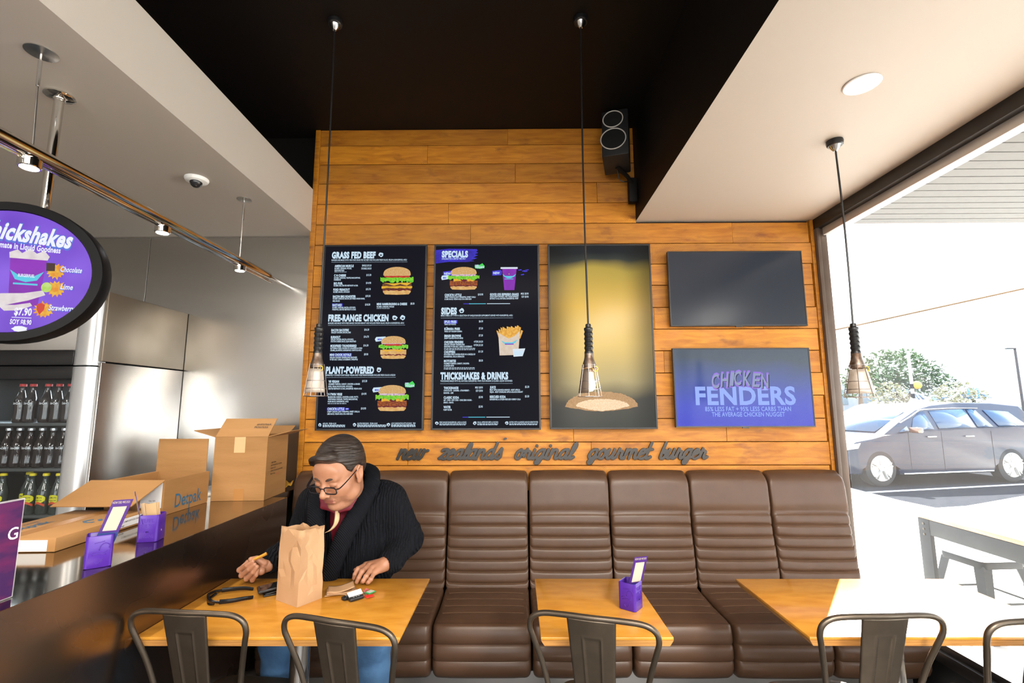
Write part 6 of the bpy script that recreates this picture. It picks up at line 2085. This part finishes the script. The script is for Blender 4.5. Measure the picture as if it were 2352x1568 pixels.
# bone hook pendant on a cord
nk = bpy.data.objects.new('necklace', None); C.objects.link(nk); nk.parent = man
pd = catmull([V((-.791, -.876, 1.046)), V((-.786, -.884, 1.018)), V((-.793, -.884, .990)), V((-.815, -.878, .965)), V((-.844, -.868, .950))], 5)
B().tube([p - V(MO) for p in pd], [1.4 * q for q in (.0085, .0095, .0105, .011, .0115, .0118, .0118, .0115, .011, .0102, .0095, .0085, .0075, .0066, .0056, .0046, .0037, .0028, .002, .0012, .0006)], 10, flat=.6).build('bone_hook', mat('bone', (0.72, 0.56, 0.34), 0.35, col2=(0.64, 0.46, 0.25), nscale=20), nk)
B().tube(catmull([V(p) - V(MO) for p in ((-.845, -.868, 1.066), (-.80, -.882, 1.048), (-.791, -.880, 1.050), (-.78, -.882, 1.048), (-.742, -.862, 1.064))], 5), .0018, 6).tube([V((-.800, -.881, 1.040)) - V(MO), V((-.781, -.881, 1.040)) - V(MO)], .0045, 8).build('cord', RUBBER, nk)

# cardigan
cg = Field((-1.20, -0.96, 0.60), (-0.40, -0.42, 1.26), 0.0042)
cg.ell((-0.80, -0.60, 0.82), (0.235, 0.205, 0.24), 0.05)
cg.ell((-0.80, -0.665, 1.00), (0.205, 0.150, 0.125), 0.05)
cg.cone((-0.93, -0.655, 1.06), (-0.67, -0.655, 1.065), 0.080, 0.080, 0.05)
cg.cone((-0.80, -0.665, 1.07), (-0.79, -0.69, 1.12), 0.105, 0.085, 0.04)
cg.chain([(-0.975, -0.655, 1.035), (-1.055, -0.635, 0.85), (-1.090, -0.80, 0.822), (-1.096, -0.832, 0.817)], [0.088, 0.071, 0.048, 0.046], 0.03)
cg.chain([(-0.625, -0.65, 1.04), (-0.540, -0.625, 0.865), (-0.563, -0.785, 0.812), (-0.570, -0.805, 0.810)], [0.094, 0.080, 0.050, 0.047], 0.03)
# folds at the elbows
for p, q in (((-.470, -.60, .90), (-.515, -.70, .86)), ((-.475, -.64, .86), (-.520, -.73, .83)), ((-.50, -.60, .95), (-.56, -.68, .90))):
    cg.cone(p, q, .010, .006, 0.02, True)
# front opening
for i in range(15):
    t_ = i / 14
    z = 1.10 - 0.34 * t_
    xl, xr_ = -.862 + .012 * t_, -.735 - .112 * t_
    r = max(.006, (xr_ - xl) / 2 - .010)
    cg.cone(((xl + xr_) / 2, -.96, z), ((xl + xr_) / 2, -.775 + .02 * t_, z), r, r, 0.008, True)
cg.ell((-0.785, -0.80, 1.15), (0.082, 0.095, 0.080), 0.01, None, True)
cg.cut((0, 0, 0.64), (0, 0, -1), 0.01)
for w_, o_ in ((W_R, (-1.09, -.80, .822)), (W_L, (-.563, -.785, .812))):
    cg.cone(w_, (w_[0] * 2 - o_[0], w_[1] * 2 - o_[1], w_[2] * 2 - o_[2]), .033, .033, 0.004, True)
card = cg.mesh('cardigan', KNIT, man, None, MO)
lp = Field((-1.0, -0.98, 0.66), (-0.60, -0.58, 1.27), 0.0042)
RL = [(-.838, -.850, .742), (-.800, -.868, .86), (-.765, -.866, .95), (-.722, -.840, 1.04), (-.690, -.785, 1.13), (-.700, -.715, 1.185), (-.745, -.665, 1.205), (-.795, -.652, 1.205)]
LL = [(-.853, -.846, .742), (-.862, -.856, .86), (-.872, -.858, .96), (-.888, -.836, 1.05), (-.898, -.775, 1.125), (-.885, -.710, 1.175), (-.845, -.665, 1.20), (-.795, -.652, 1.205)]
for ch, sg_ in ((RL, 1), (LL, -1)):
    P_ = [np.array(p) for p in catmull(ch, 5)]
    n = len(P_)
    lp.chain([tuple(p) for p in P_], [.013 + .010 * math.sin(PI * min(1, .2 + k / n)) for k in range(n)], 0.012)
    lp.chain([tuple(p + np.array((sg_ * .020, .012, -.004))) for p in P_], [.013 + .012 * math.sin(PI * min(1, .2 + k / n)) for k in range(n)], 0.020)
lp.mesh('shawl_collar', RIB, card, None, MO)
for a_, b_, r in (((-1.090, -.795, .822), (-1.097, -.838, .816), .050), ((-.562, -.778, .813), (-.572, -.812, .810), .0515)):
    B().tube([V(a_) - V(MO), V([(a_[i] + b_[i]) / 2 for i in range(3)]) - V(MO), V(b_) - V(MO)], [r, r * .985, r * .90], 24, cap=False).build('cuff', RIB, card, solid=.004)

# jeans and shoes
jn = Field((-1.12, -1.06, 0.10), (-0.48, -0.32, 0.78), 0.006)
jn.ell((-0.80, -0.50, 0.575), (0.165, 0.15, 0.10), 0.04)
for hx, kx, az in ((-0.90, -0.975, -0.03), (-0.715, -0.605, 0.03)):
    jn.cone((hx, -0.56, 0.57), (kx, -0.93, 0.545), 0.098, 0.078, 0.04)
    jn.cone((kx, -0.93, 0.545), (kx + az, -0.90, 0.12), 0.078, 0.055, 0.03)
    jn.ell((kx, -0.965, 0.55), (0.07, 0.05, 0.07), 0.03)
jn.cut((0, 0, 0.125), (0, 0, -1), 0.01)
jn.mesh('jeans', DENIM, man, None, MO)
for x in (-1.005, -0.575):
    b = B()
    R = []
    for y, hw_, h_ in ((-.80, .020, .05), (-.82, .036, .085), (-.88, .040, .105), (-.95, .042, .085), (-1.02, .046, .06), (-1.07, .036, .045), (-1.09, .012, .03)):
        R.append([V((x + hw_ * math.cos(q), y, max(0.0, .5 * h_ + .5 * h_ * math.sin(q) * 1.0))) - V(MO) for q in [2 * PI * k / 16 for k in range(16)]])
    b.rings(R)
    b.build('shoe', mat('black_shoe', (0.012, 0.011, 0.010), 0.4), man, sharp=60)

# the chip held between thumb and index finger
ch = B()
p0, p1 = V((-1.137, -.914, .845)), V((-1.077, -.902, .874))
ch.tube([p0, p0.lerp(p1, .3) + V((0, 0, .001)), p0.lerp(p1, .65), p1], [.0048, .0058, .0060, .0064], 4)
tag(ch.build('potato_chip', mat('kumara_chip', (0.62, 0.23, 0.02), 0.5, col2=(0.72, 0.36, 0.05), nscale=60), None, sharp=30), 'orange chip held between the seated man\'s fingers', 'chip')
# ================================================================ OUTSIDE
CARP = mat('grey_blue_car_paint', (0.006, 0.012, 0.030), 0.3, 0.0, coat=0.1, spec=0.35)
CARG = mat('car_window_glass', (0.03, 0.065, 0.12), 0.08, spec=0.6)
TYRE = mat('tyre_rubber', (0.02, 0.02, 0.021), 0.8)
ALLOY = mat('alloy_wheel', (0.62, 0.60, 0.57), 0.3, 0.7)
CHR = mat('car_chrome', (0.75, 0.75, 0.76), 0.12, 1.0)
LAMPG = mat('headlamp_glass', (0.55, 0.50, 0.48), 0.1)


def arch(cx, r, n=14):
    return [(cx + r * math.cos(PI - PI * k / n), 0.30 + r * math.sin(PI - PI * k / n)) for k in range(n + 1)]


def make_car(label, loc, rz, paint, wb=2.95, fo=0.93, ro=0.98, hgt=1.56, full=True, scale=1.0):
    """people carrier: nose at -X, side facing -Y; origin under the front axle on the near side"""
    t = thing('car', label, 'car', loc, rz, 'parked cars')
    t.scale = (scale,) * 3
    L0, L1, Wd = -fo, wb + ro, 1.80
    low = [(L0 + .05, .24)] + [(-.40, .22)] + arch(0, .37) + [(.40, .20), (wb - .42, .20)] + arch(wb, .37) + [(wb + .42, .24), (L1 - .05, .34), (L1, .60), (L1 - .02, 1.0), (wb + .2, 1.06), (1.9, 1.03), (.72, .985), (.15, .93), (-.45, .83), (L0 + .12, .70), (L0, .55)]
    b = B()
    b.prism(low, Wd, None, bev=0.05)
    b.build('body', paint, t, sharp=40)
    roof = [(.16, .93), (.72, 1.22), (1.15, 1.40), (1.55, 1.49), (2.2, hgt - .01), (wb + .1, hgt - .02), (wb + .75, hgt - .08), (L1 - .05, 1.02), (wb + .1, 1.0)]
    b = B()
    n = len(roof)
    def ins(z): return 0.03 + 0.30 * max(0, (z - .95) / .6) ** 1.15
    R = []
    for x, z in roof:
        i_ = ins(z)
        R.append((x, z, i_))
    near = [b.bm.verts.new((x, i_, z)) for x, z, i_ in R]
    far = [b.bm.verts.new((x, Wd - i_, z)) for x, z, i_ in R]
    b._f(near); b._f(far[::-1])
    for k in range(n):
        b._f((near[(k + 1) % n], near[k], far[k], far[(k + 1) % n]))
    b.build('cabin', paint, t, sharp=25, bevel=0.02)
    def pane(name, P, m, off=-.006):
        bb = B(); bb.poly([V((x, ins(z) + off, z)) for x, z in P]); return bb.build(name, m, t, sharp=None, solid=.006)
    if full:
        pane('front_side_window', [(.80, 1.02), (1.32, 1.035), (1.32, 1.38), (1.18, 1.355), (.98, 1.24)], CARG)
        pane('quarter_window', [(.48, .985), (.74, 1.005), (.74, 1.10)], CARG)
        pane('rear_side_window', [(1.44, 1.04), (2.30, 1.06), (2.30, 1.415), (1.44, 1.385)], CARG)
        pane('rear_side_window', [(2.35, 1.06), (2.72, 1.07), (2.55, 1.405), (2.35, 1.415)], CARG)
        pane('rear_side_window', [(2.86, 1.075), (3.55, 1.09), (3.32, 1.36), (2.74, 1.40)], CARG)
        bb = B(); bb.tube([V((x, ins(z) - .012, z)) for x, z in ((.62, 1.16), (.95, 1.285), (1.22, 1.395), (1.36, 1.415), (2.0, 1.44), (2.62, 1.435))], .017, 6, flat=.5); bb.build('window_trim', CHR, t)
        bb = B(); bb.poly([V((.24, .30, .985)), V((.24, Wd - .30, .985)), V((1.05, Wd - .38, 1.37)), V((1.05, .38, 1.37))]); bb.build('windscreen', CARG, t, sharp=None, solid=.01)
        for x in (1.16, 2.02):
            B().box((x, -.018, .90), (.20, .03, .026), bev=.01).build('door_handle', CHR, t)
        for x in (.66, 1.40, 2.55):
            B().box((x, -.0012, .63), (.006, .004, .72)).build('door_seam', TYRE, t)
        B().tube([V((.46, -.012, .225)), V((1.5, -.016, .235)), V((wb - .48, -.012, .24))], .014, 6).build('sill_trim', CHR, t)
        mi = B().box((.72, -.11, 1.03), (.13, .20, .105), bev=.03).build('wing_mirror', mat('mirror_shell', (0.16, 0.075, 0.05), 0.2, 0.5, coat=1.0), t)
        hl_ = B(); hl_.poly([V((L0 + .06, -.004, .66)), V((L0 + .10, -.004, .74)), V((-.40, -.004, .80)), V((-.46, -.004, .70))]); hl_.build('headlamp', LAMPG, t, sharp=None, solid=.02)
        B().box((L0 + .05, .2, .50), (.05, .30, .10), bev=.01).build('fog_lamp', mat('amber', (0.6, 0.12, 0.05), 0.3), t)
    for cx in (0, wb):
        rx = MX.Rotation(R_(90), 3, 'X')
        for side in (0.0, Wd - .22):
            wv = B().lathe([(0.22, -.21), (.30, -.215), (.33, -.20), (.335, -.17), (.335, -.05), (.33, -.02), (.30, -.006), (.235, -.004), (.232, -.03), (.0, -.035)], 36, (cx, side - .01, .335), rx).build('tyre', TYRE, t)
            if side == 0.0:
                bb = B()
                bb.lathe([(.236, -.01), (.232, .002), (.222, .0), (.215, -.02)], 36, (cx, side - .01, .335), rx)
                for k in range(5):
                    an = 2 * PI * k / 5 + .3
                    for d_ in (-.14, .14):
                        p = V((cx + .05 * math.cos(an), side - .018, .335 + .05 * math.sin(an)))
                        q = V((cx + .222 * math.cos(an + d_), side - .012, .335 + .222 * math.sin(an + d_)))
                        bb.tube([p, q], [.026, .030], 6, flat=.55)
                bb.lathe([(0, .012), (.05, .008), (.062, -.002), (.0, -.01)], 20, (cx, side - .01, .335), rx)
                bb.build('rim', ALLOY, wv)
    return t


make_car('dark grey blue people carrier parked side on just outside the window', (6.80, 6.12, 0.0), math.atan2(.48, 2.93), CARP)
# cars in the car park behind
WHITEC = mat('white_car_paint', (0.72, 0.73, 0.75), 0.25, coat=0.8)
SILVC = mat('silver_car_paint', (0.45, 0.47, 0.5), 0.25, 0.4, coat=0.8)
make_car('white car parked behind the people carrier at the window edge', (11.8, 12.6, terr(0, 12.6)), R_(24), WHITEC, 2.6, .9, .8, 1.46)
make_car('silver hatchback in the far car park left of the striped pole', (24.8, 28.0, terr(0, 28)), R_(28), SILVC, 2.5, .8, .7, 1.5)
make_car('pale van in the far car park beside the striped pole', (29.3, 30.0, terr(0, 30)), R_(3), WHITEC, 2.7, .9, .9, 1.85)

# trees
BARK = mat('grey_bark', (0.16, 0.12, 0.09), 0.9)
LEAFD = mat('dark_leaf', (0.045, 0.085, 0.030), 0.7, col2=(0.09, 0.14, 0.055), nscale=1.5)
LEAFP = mat('pale_olive_leaf', (0.20, 0.20, 0.10), 0.7, col2=(0.28, 0.26, 0.15), nscale=1.5)


def tree(label, x, y, zb, blobs, leaf, trunk, seed, dens=260, ls=0.16):
    t = thing('tree', label, 'tree', (x, y, zb), 0, 'trees across the road')
    rn = random.Random(seed)
    b = B()
    for (cx, cy, cz, rx, ry, rz) in blobs:
        for k in range(int(dens * rx * rz)):
            u, v = rn.uniform(-1, 1), rn.uniform(0, 2 * PI)
            q = rn.uniform(.65, 1.03)
            r_ = math.sqrt(1 - u * u)
            p = V((cx + rx * r_ * math.cos(v) * q, cy + ry * r_ * math.sin(v) * q, cz + rz * u * q))
            a_ = V((rn.gauss(0, 1), rn.gauss(0, 1), rn.gauss(0, .6))).normalized() * ls * rn.uniform(.6, 1.2)
            c_ = V((rn.gauss(0, 1), rn.gauss(0, 1), rn.gauss(0, .6))).normalized() * ls * rn.uniform(.5, 1)
            b.poly([p - a_, p + c_ * .7, p + a_, p - c_ * .7])
    b.build('foliage', leaf, t, sharp=None, recalc=False)
    b = B()
    for P, r in trunk:
        P = catmull(P, 4)
        b.tube(P, [r * (1 - .5 * k / len(P)) for k in range(len(P))], 8)
    b.build('trunk', BARK, t)
    return t


z26 = terr(0, 26)
tree('big dark spreading tree across the road behind the striped pole', 23.9, 27, z26,
     [(-.2, 0, 3.1, 2.2, 1.5, 1.15), (-1.6, 0, 2.6, 1.5, 1.2, .9), (1.3, 0, 2.7, 1.6, 1.2, 1.0), (2.3, 0, 2.1, 1.3, 1.0, .8), (.3, 0, 3.75, 1.2, 1, .5), (-.4, 0, 2.1, 2.2, 1.2, .7)],
     LEAFD, [([(0, 0, 0), (.1, 0, .8), (-.1, 0, 1.8), (0, 0, 2.8)], .22), ([(.1, 0, .8), (.8, 0, 1.6), (1.6, 0, 2.4)], .14), ([(.05, 0, 1.0), (-.7, 0, 1.7), (-1.4, 0, 2.3)], .13)], 3, 330, .15)
tree('small dark tree at the window frame behind the hanging lamp', 20.0, 25, terr(0, 25),
     [(0, 0, 2.3, 1.1, .9, .8), (-.6, 0, 1.8, .8, .7, .6)], LEAFD, [([(0, 0, 0), (0, 0, 1), (.1, 0, 2)], .14)], 5, 300, .14)
z18 = terr(0, 18)
tree('pale rounded olive bush left of the striped pole', 16.4, 18.2, z18, [(0, 0, 1.75, .78, .6, .52), (-.3, 0, 1.5, .5, .5, .4), (.35, 0, 1.5, .5, .5, .4)], LEAFP,
     [([(-.15, 0, 0), (-.2, 0, .6), (-.45, 0, 1.3)], .05), ([(-.05, 0, 0), (.05, 0, .7), (.3, 0, 1.4)], .05)], 7, 900, .08)
tree('pale wide olive bush right of the striped pole', 19.7, 18.6, z18, [(0, 0, 1.75, .95, .7, .52), (-.6, 0, 1.5, .6, .5, .42), (.7, 0, 1.55, .6, .5, .45)], LEAFP,
     [([(0, 0, 0), (-.1, 0, .5), (-.5, 0, 1.2)], .06), ([(.1, 0, 0), (.3, 0, .6), (.6, 0, 1.3)], .05)], 8, 800, .08)

# poles and signs
def pole(name, label, cat, x, y, h, r, m):
    t = thing(name, label, cat, (x, y, terr(0, y)))
    B().tube([(0, 0, 0), (0, 0, h)], [r, r * .85], 14).build('pole', m, t)
    return t


WPOLE = mat('white_pole', (0.72, 0.72, 0.72), 0.5)
y_ = 20.0
t = pole('crossing_beacon', 'black and white striped crossing pole with an orange globe', 'beacon', 18.95, y_, 3.7, .075, WPOLE)
for k in range(4):
    B().tube([(0, 0, .5 + .46 * k), (0, 0, .73 + .46 * k)], .082, 14).build('black_band', BLACKP, t)
B().ball((.20, -.06, 2.05), .19, 10).tube([(0, 0, 2.05), (.2, -.06, 2.05)], .03, 8).build('globe', mat('orange_globe', (0.85, 0.45, 0.06), 0.3), t)
t = pole('road_sign', 'blue road sign on a white striped post near the pale wall', 'sign', 21.8, y_, 1.9, .06, WPOLE)
B().box((-.02, -.05, 1.65), (.55, .03, .48), bev=.01).build('sign_plate', mat('sign_blue', (0.03, 0.22, 0.55), 0.4), t)
B().box((-.14, -.075, 1.65), (.08, .01, .30)).box((.10, -.075, 1.65), (.08, .01, .30)).box((-.02, -.075, 1.65), (.2, .01, .07)).build('sign_symbol', WPOLE, t)
for k in range(3):
    B().tube([(0, 0, .5 + .34 * k), (0, 0, .66 + .34 * k)], .068, 14).build('black_band', BLACKP, t)
t = pole('road_sign', 'small pale blue sign on a thin white post', 'sign', 19.87, y_, 1.55, .05, WPOLE)
B().box((0, -.04, 1.45), (.26, .03, .26), bev=.01).build('sign_plate', mat('sign_pale_blue', (0.25, 0.45, 0.6), 0.4), t)
t = pole('street_lamp', 'dark street lamp on a tall slim pole at the right edge', 'street lamp', 24.09, y_, 3.78, .055, mat('lamp_pole_dark', (0.03, 0.035, 0.045), 0.5))
B().box((-.2, 0, 3.80), (.46, .12, .06), bev=.02).build('lamp_head', mat('lamp_head_dark', (0.03, 0.035, 0.045), 0.5), t)

# buildings and wall
bl = thing('building', 'large pale industrial building across the road', 'building', (37.5, 36, terr(0, 36)))
PALEW = mat('pale_cladding', (0.78, 0.80, 0.82), 0.7)
B().box((4, 2.5, 2.4), (15, 5, 4.8)).build('wall', PALEW, bl)
B().box((4, 2.5, 4.95), (15.2, 5.2, .3)).build('roof', mat('pale_roof', (0.7, 0.72, 0.74), 0.6), bl)
for k in range(4):
    B().box((-2.2 + 1.9 * k, -.02, 2.0), (1.3, .08, 1.6)).build('window', mat('pale_pane', (0.50, 0.58, 0.63), 0.2), bl)
en = B()
en.prism([(-2.2, 0), (1.4, 0), (1.4, 2.6), (-.3, 3.7), (-2.2, 2.6)], .6, MX.Translation(V((1.0, -.8, 0))))
en.build('gable_porch', mat('white_gable', (0.85, 0.86, 0.87), 0.7), bl)
bl2 = thing('building', 'low grey building behind the trees across the road', 'building', (24.5, 33, terr(0, 33)))
B().box((0, 1.5, 1.1), (13, 3, 2.2)).build('wall', mat('grey_render', (0.30, 0.33, 0.36), 0.7), bl2)
B().box((0, 1.5, 2.27), (13.3, 3.3, .16)).build('roof', mat('grey_roof', (0.35, 0.37, 0.38), 0.7), bl2)
for k in range(5):
    B().box((-5.2 + 2.4 * k, -.02, 1.2), (1.3, .06, 1.1)).build('window', mat('shop_pane', (0.12, 0.18, 0.22), 0.15), bl2)
gw = B().box((0, 0, .42), (9, .2, .84), bev=.01).build('boundary_wall', mat('grey_block_wall', (0.22, 0.24, 0.26), 0.8), None, (26.0, 23.0, terr(0, 23)))
tag(gw, 'low grey wall along the far footpath beneath the pale building', 'wall')
ow = B().tube([(3, 12.4, 2.45), (10.95, 12, 4.04), (16.3, 12, 5.19), (24, 11.6, 6.8)], .028, 6).build('overhead_wire', mat('wire_brown', (0.12, 0.07, 0.035), 0.8, spec=0.1))
tag(ow, 'thin overhead wire crossing the bright sky', 'wire')
b = B()
rn = random.Random(2)
gr = bpy.data.objects.new('grass', None)
b.grid(lambda u, v: V((12 + 16 * u, 21.2 + 1.2 * v, terr(0, 21.2 + 1.2 * v) + .02 + .05 * math.sin(u * 40) ** 2)), 60, 3)
bpy.data.objects.remove(gr)
g_ = b.build('grass', mat('verge_grass', (0.10, 0.22, 0.035), 0.9, col2=(0.18, 0.30, 0.06), nscale=6), sharp=None)
g_['kind'] = 'stuff'
tag(g_, 'strip of bright green grass by the far car park', 'grass')

# outdoor table and stools on the footpath
BSTEEL = mat('black_powder_steel', (0.012, 0.014, 0.015), 0.5, col2=(0.022, 0.025, 0.026), nscale=8, spec=0.3)
ot = thing('outdoor_table', 'outdoor table with black steel frame and timber edge beyond the glass', 'table', (3.16, -0.55, 0.0))
B().box2((-.345, -1.4, .722), (.345, 1.01, .750), bev=.003).build('tabletop', mat('weathered_timber', (0.52, 0.30, 0.16), 0.6, col2=(0.62, 0.42, 0.27), nscale=4, stretch=(8, 1, 8)), ot)
for sx_ in (-1, 1):
    B().box2((sx_ * .335 - .012, -1.38, .622), (sx_ * .335 + .012, 1.0, .720), bev=.002).build('side_rail', BSTEEL, ot)
    for yy in (-1.34, .955):
        lg = B().box2((sx_ * .335 - .014, yy - .045, .0), (sx_ * .335 + .014, yy + .045, .722), bev=.002).build('leg', BSTEEL, ot)
        if sx_ < 0 and yy > 0:
            for z in (.690, .655, .620):
                B().lathe([(0, .0), (.008, .0), (.008, .004), (.005, .005), (0, .005)], 10, (sx_ * .335 - .014, yy, z), MX.Rotation(R_(-90), 3, 'Y')).build('bolt', GUN, lg)


def stool(label, loc, rz):
    t = thing('metal_stool', label, 'stool', loc, rz, 'outdoor stools')
    b = B()
    R = []
    for h, z in ((.150, .425), (.152, .462), (.148, .470), (.135, .468), (.05, .464)):
        R.append([V((x, y, z)) for x, y in rsq(h, .035)])
    b.rings(R)
    s_ = b.build('seat', BSTEEL, t)
    B().box((0, 0, .4655), (.09, .022, .002), bev=.0005).build('hand_hole', BLACKP, s_)
    for a in (1, -1):
        for c in (1, -1):
            R = []
            for k in range(5):
                q = k / 4
                x, y, z = (.125 + .085 * q) * a, (.125 + .085 * q) * c, .44 * (1 - q)
                wd = .042 - .014 * q
                R.append([V((x + dx * wd, y + dy * wd, z)) for dx, dy in ((a * .45, -c * 1.0), (a * .45, c * .45), (-a * 1.0, c * .45), (-a * .9, c * .2), (a * .2, c * .2), (a * .2, -c * .9))])
            B().rings(R).build('leg', BSTEEL, t)
    b = B()
    b.tube([(.17, .17, .22), (-.17, .17, .22), (-.17, -.17, .22), (.17, -.17, .22)], .008, 8, closed=True)
    b.build('foot_rail', BSTEEL, t)
    return t


stool('black metal stool under the outdoor table beyond the glass', (3.17, 0.40, 0.012), R_(4))
stool('second black metal stool under the outdoor table at the photo edge', (3.20, -0.30, 0.012), R_(-8))
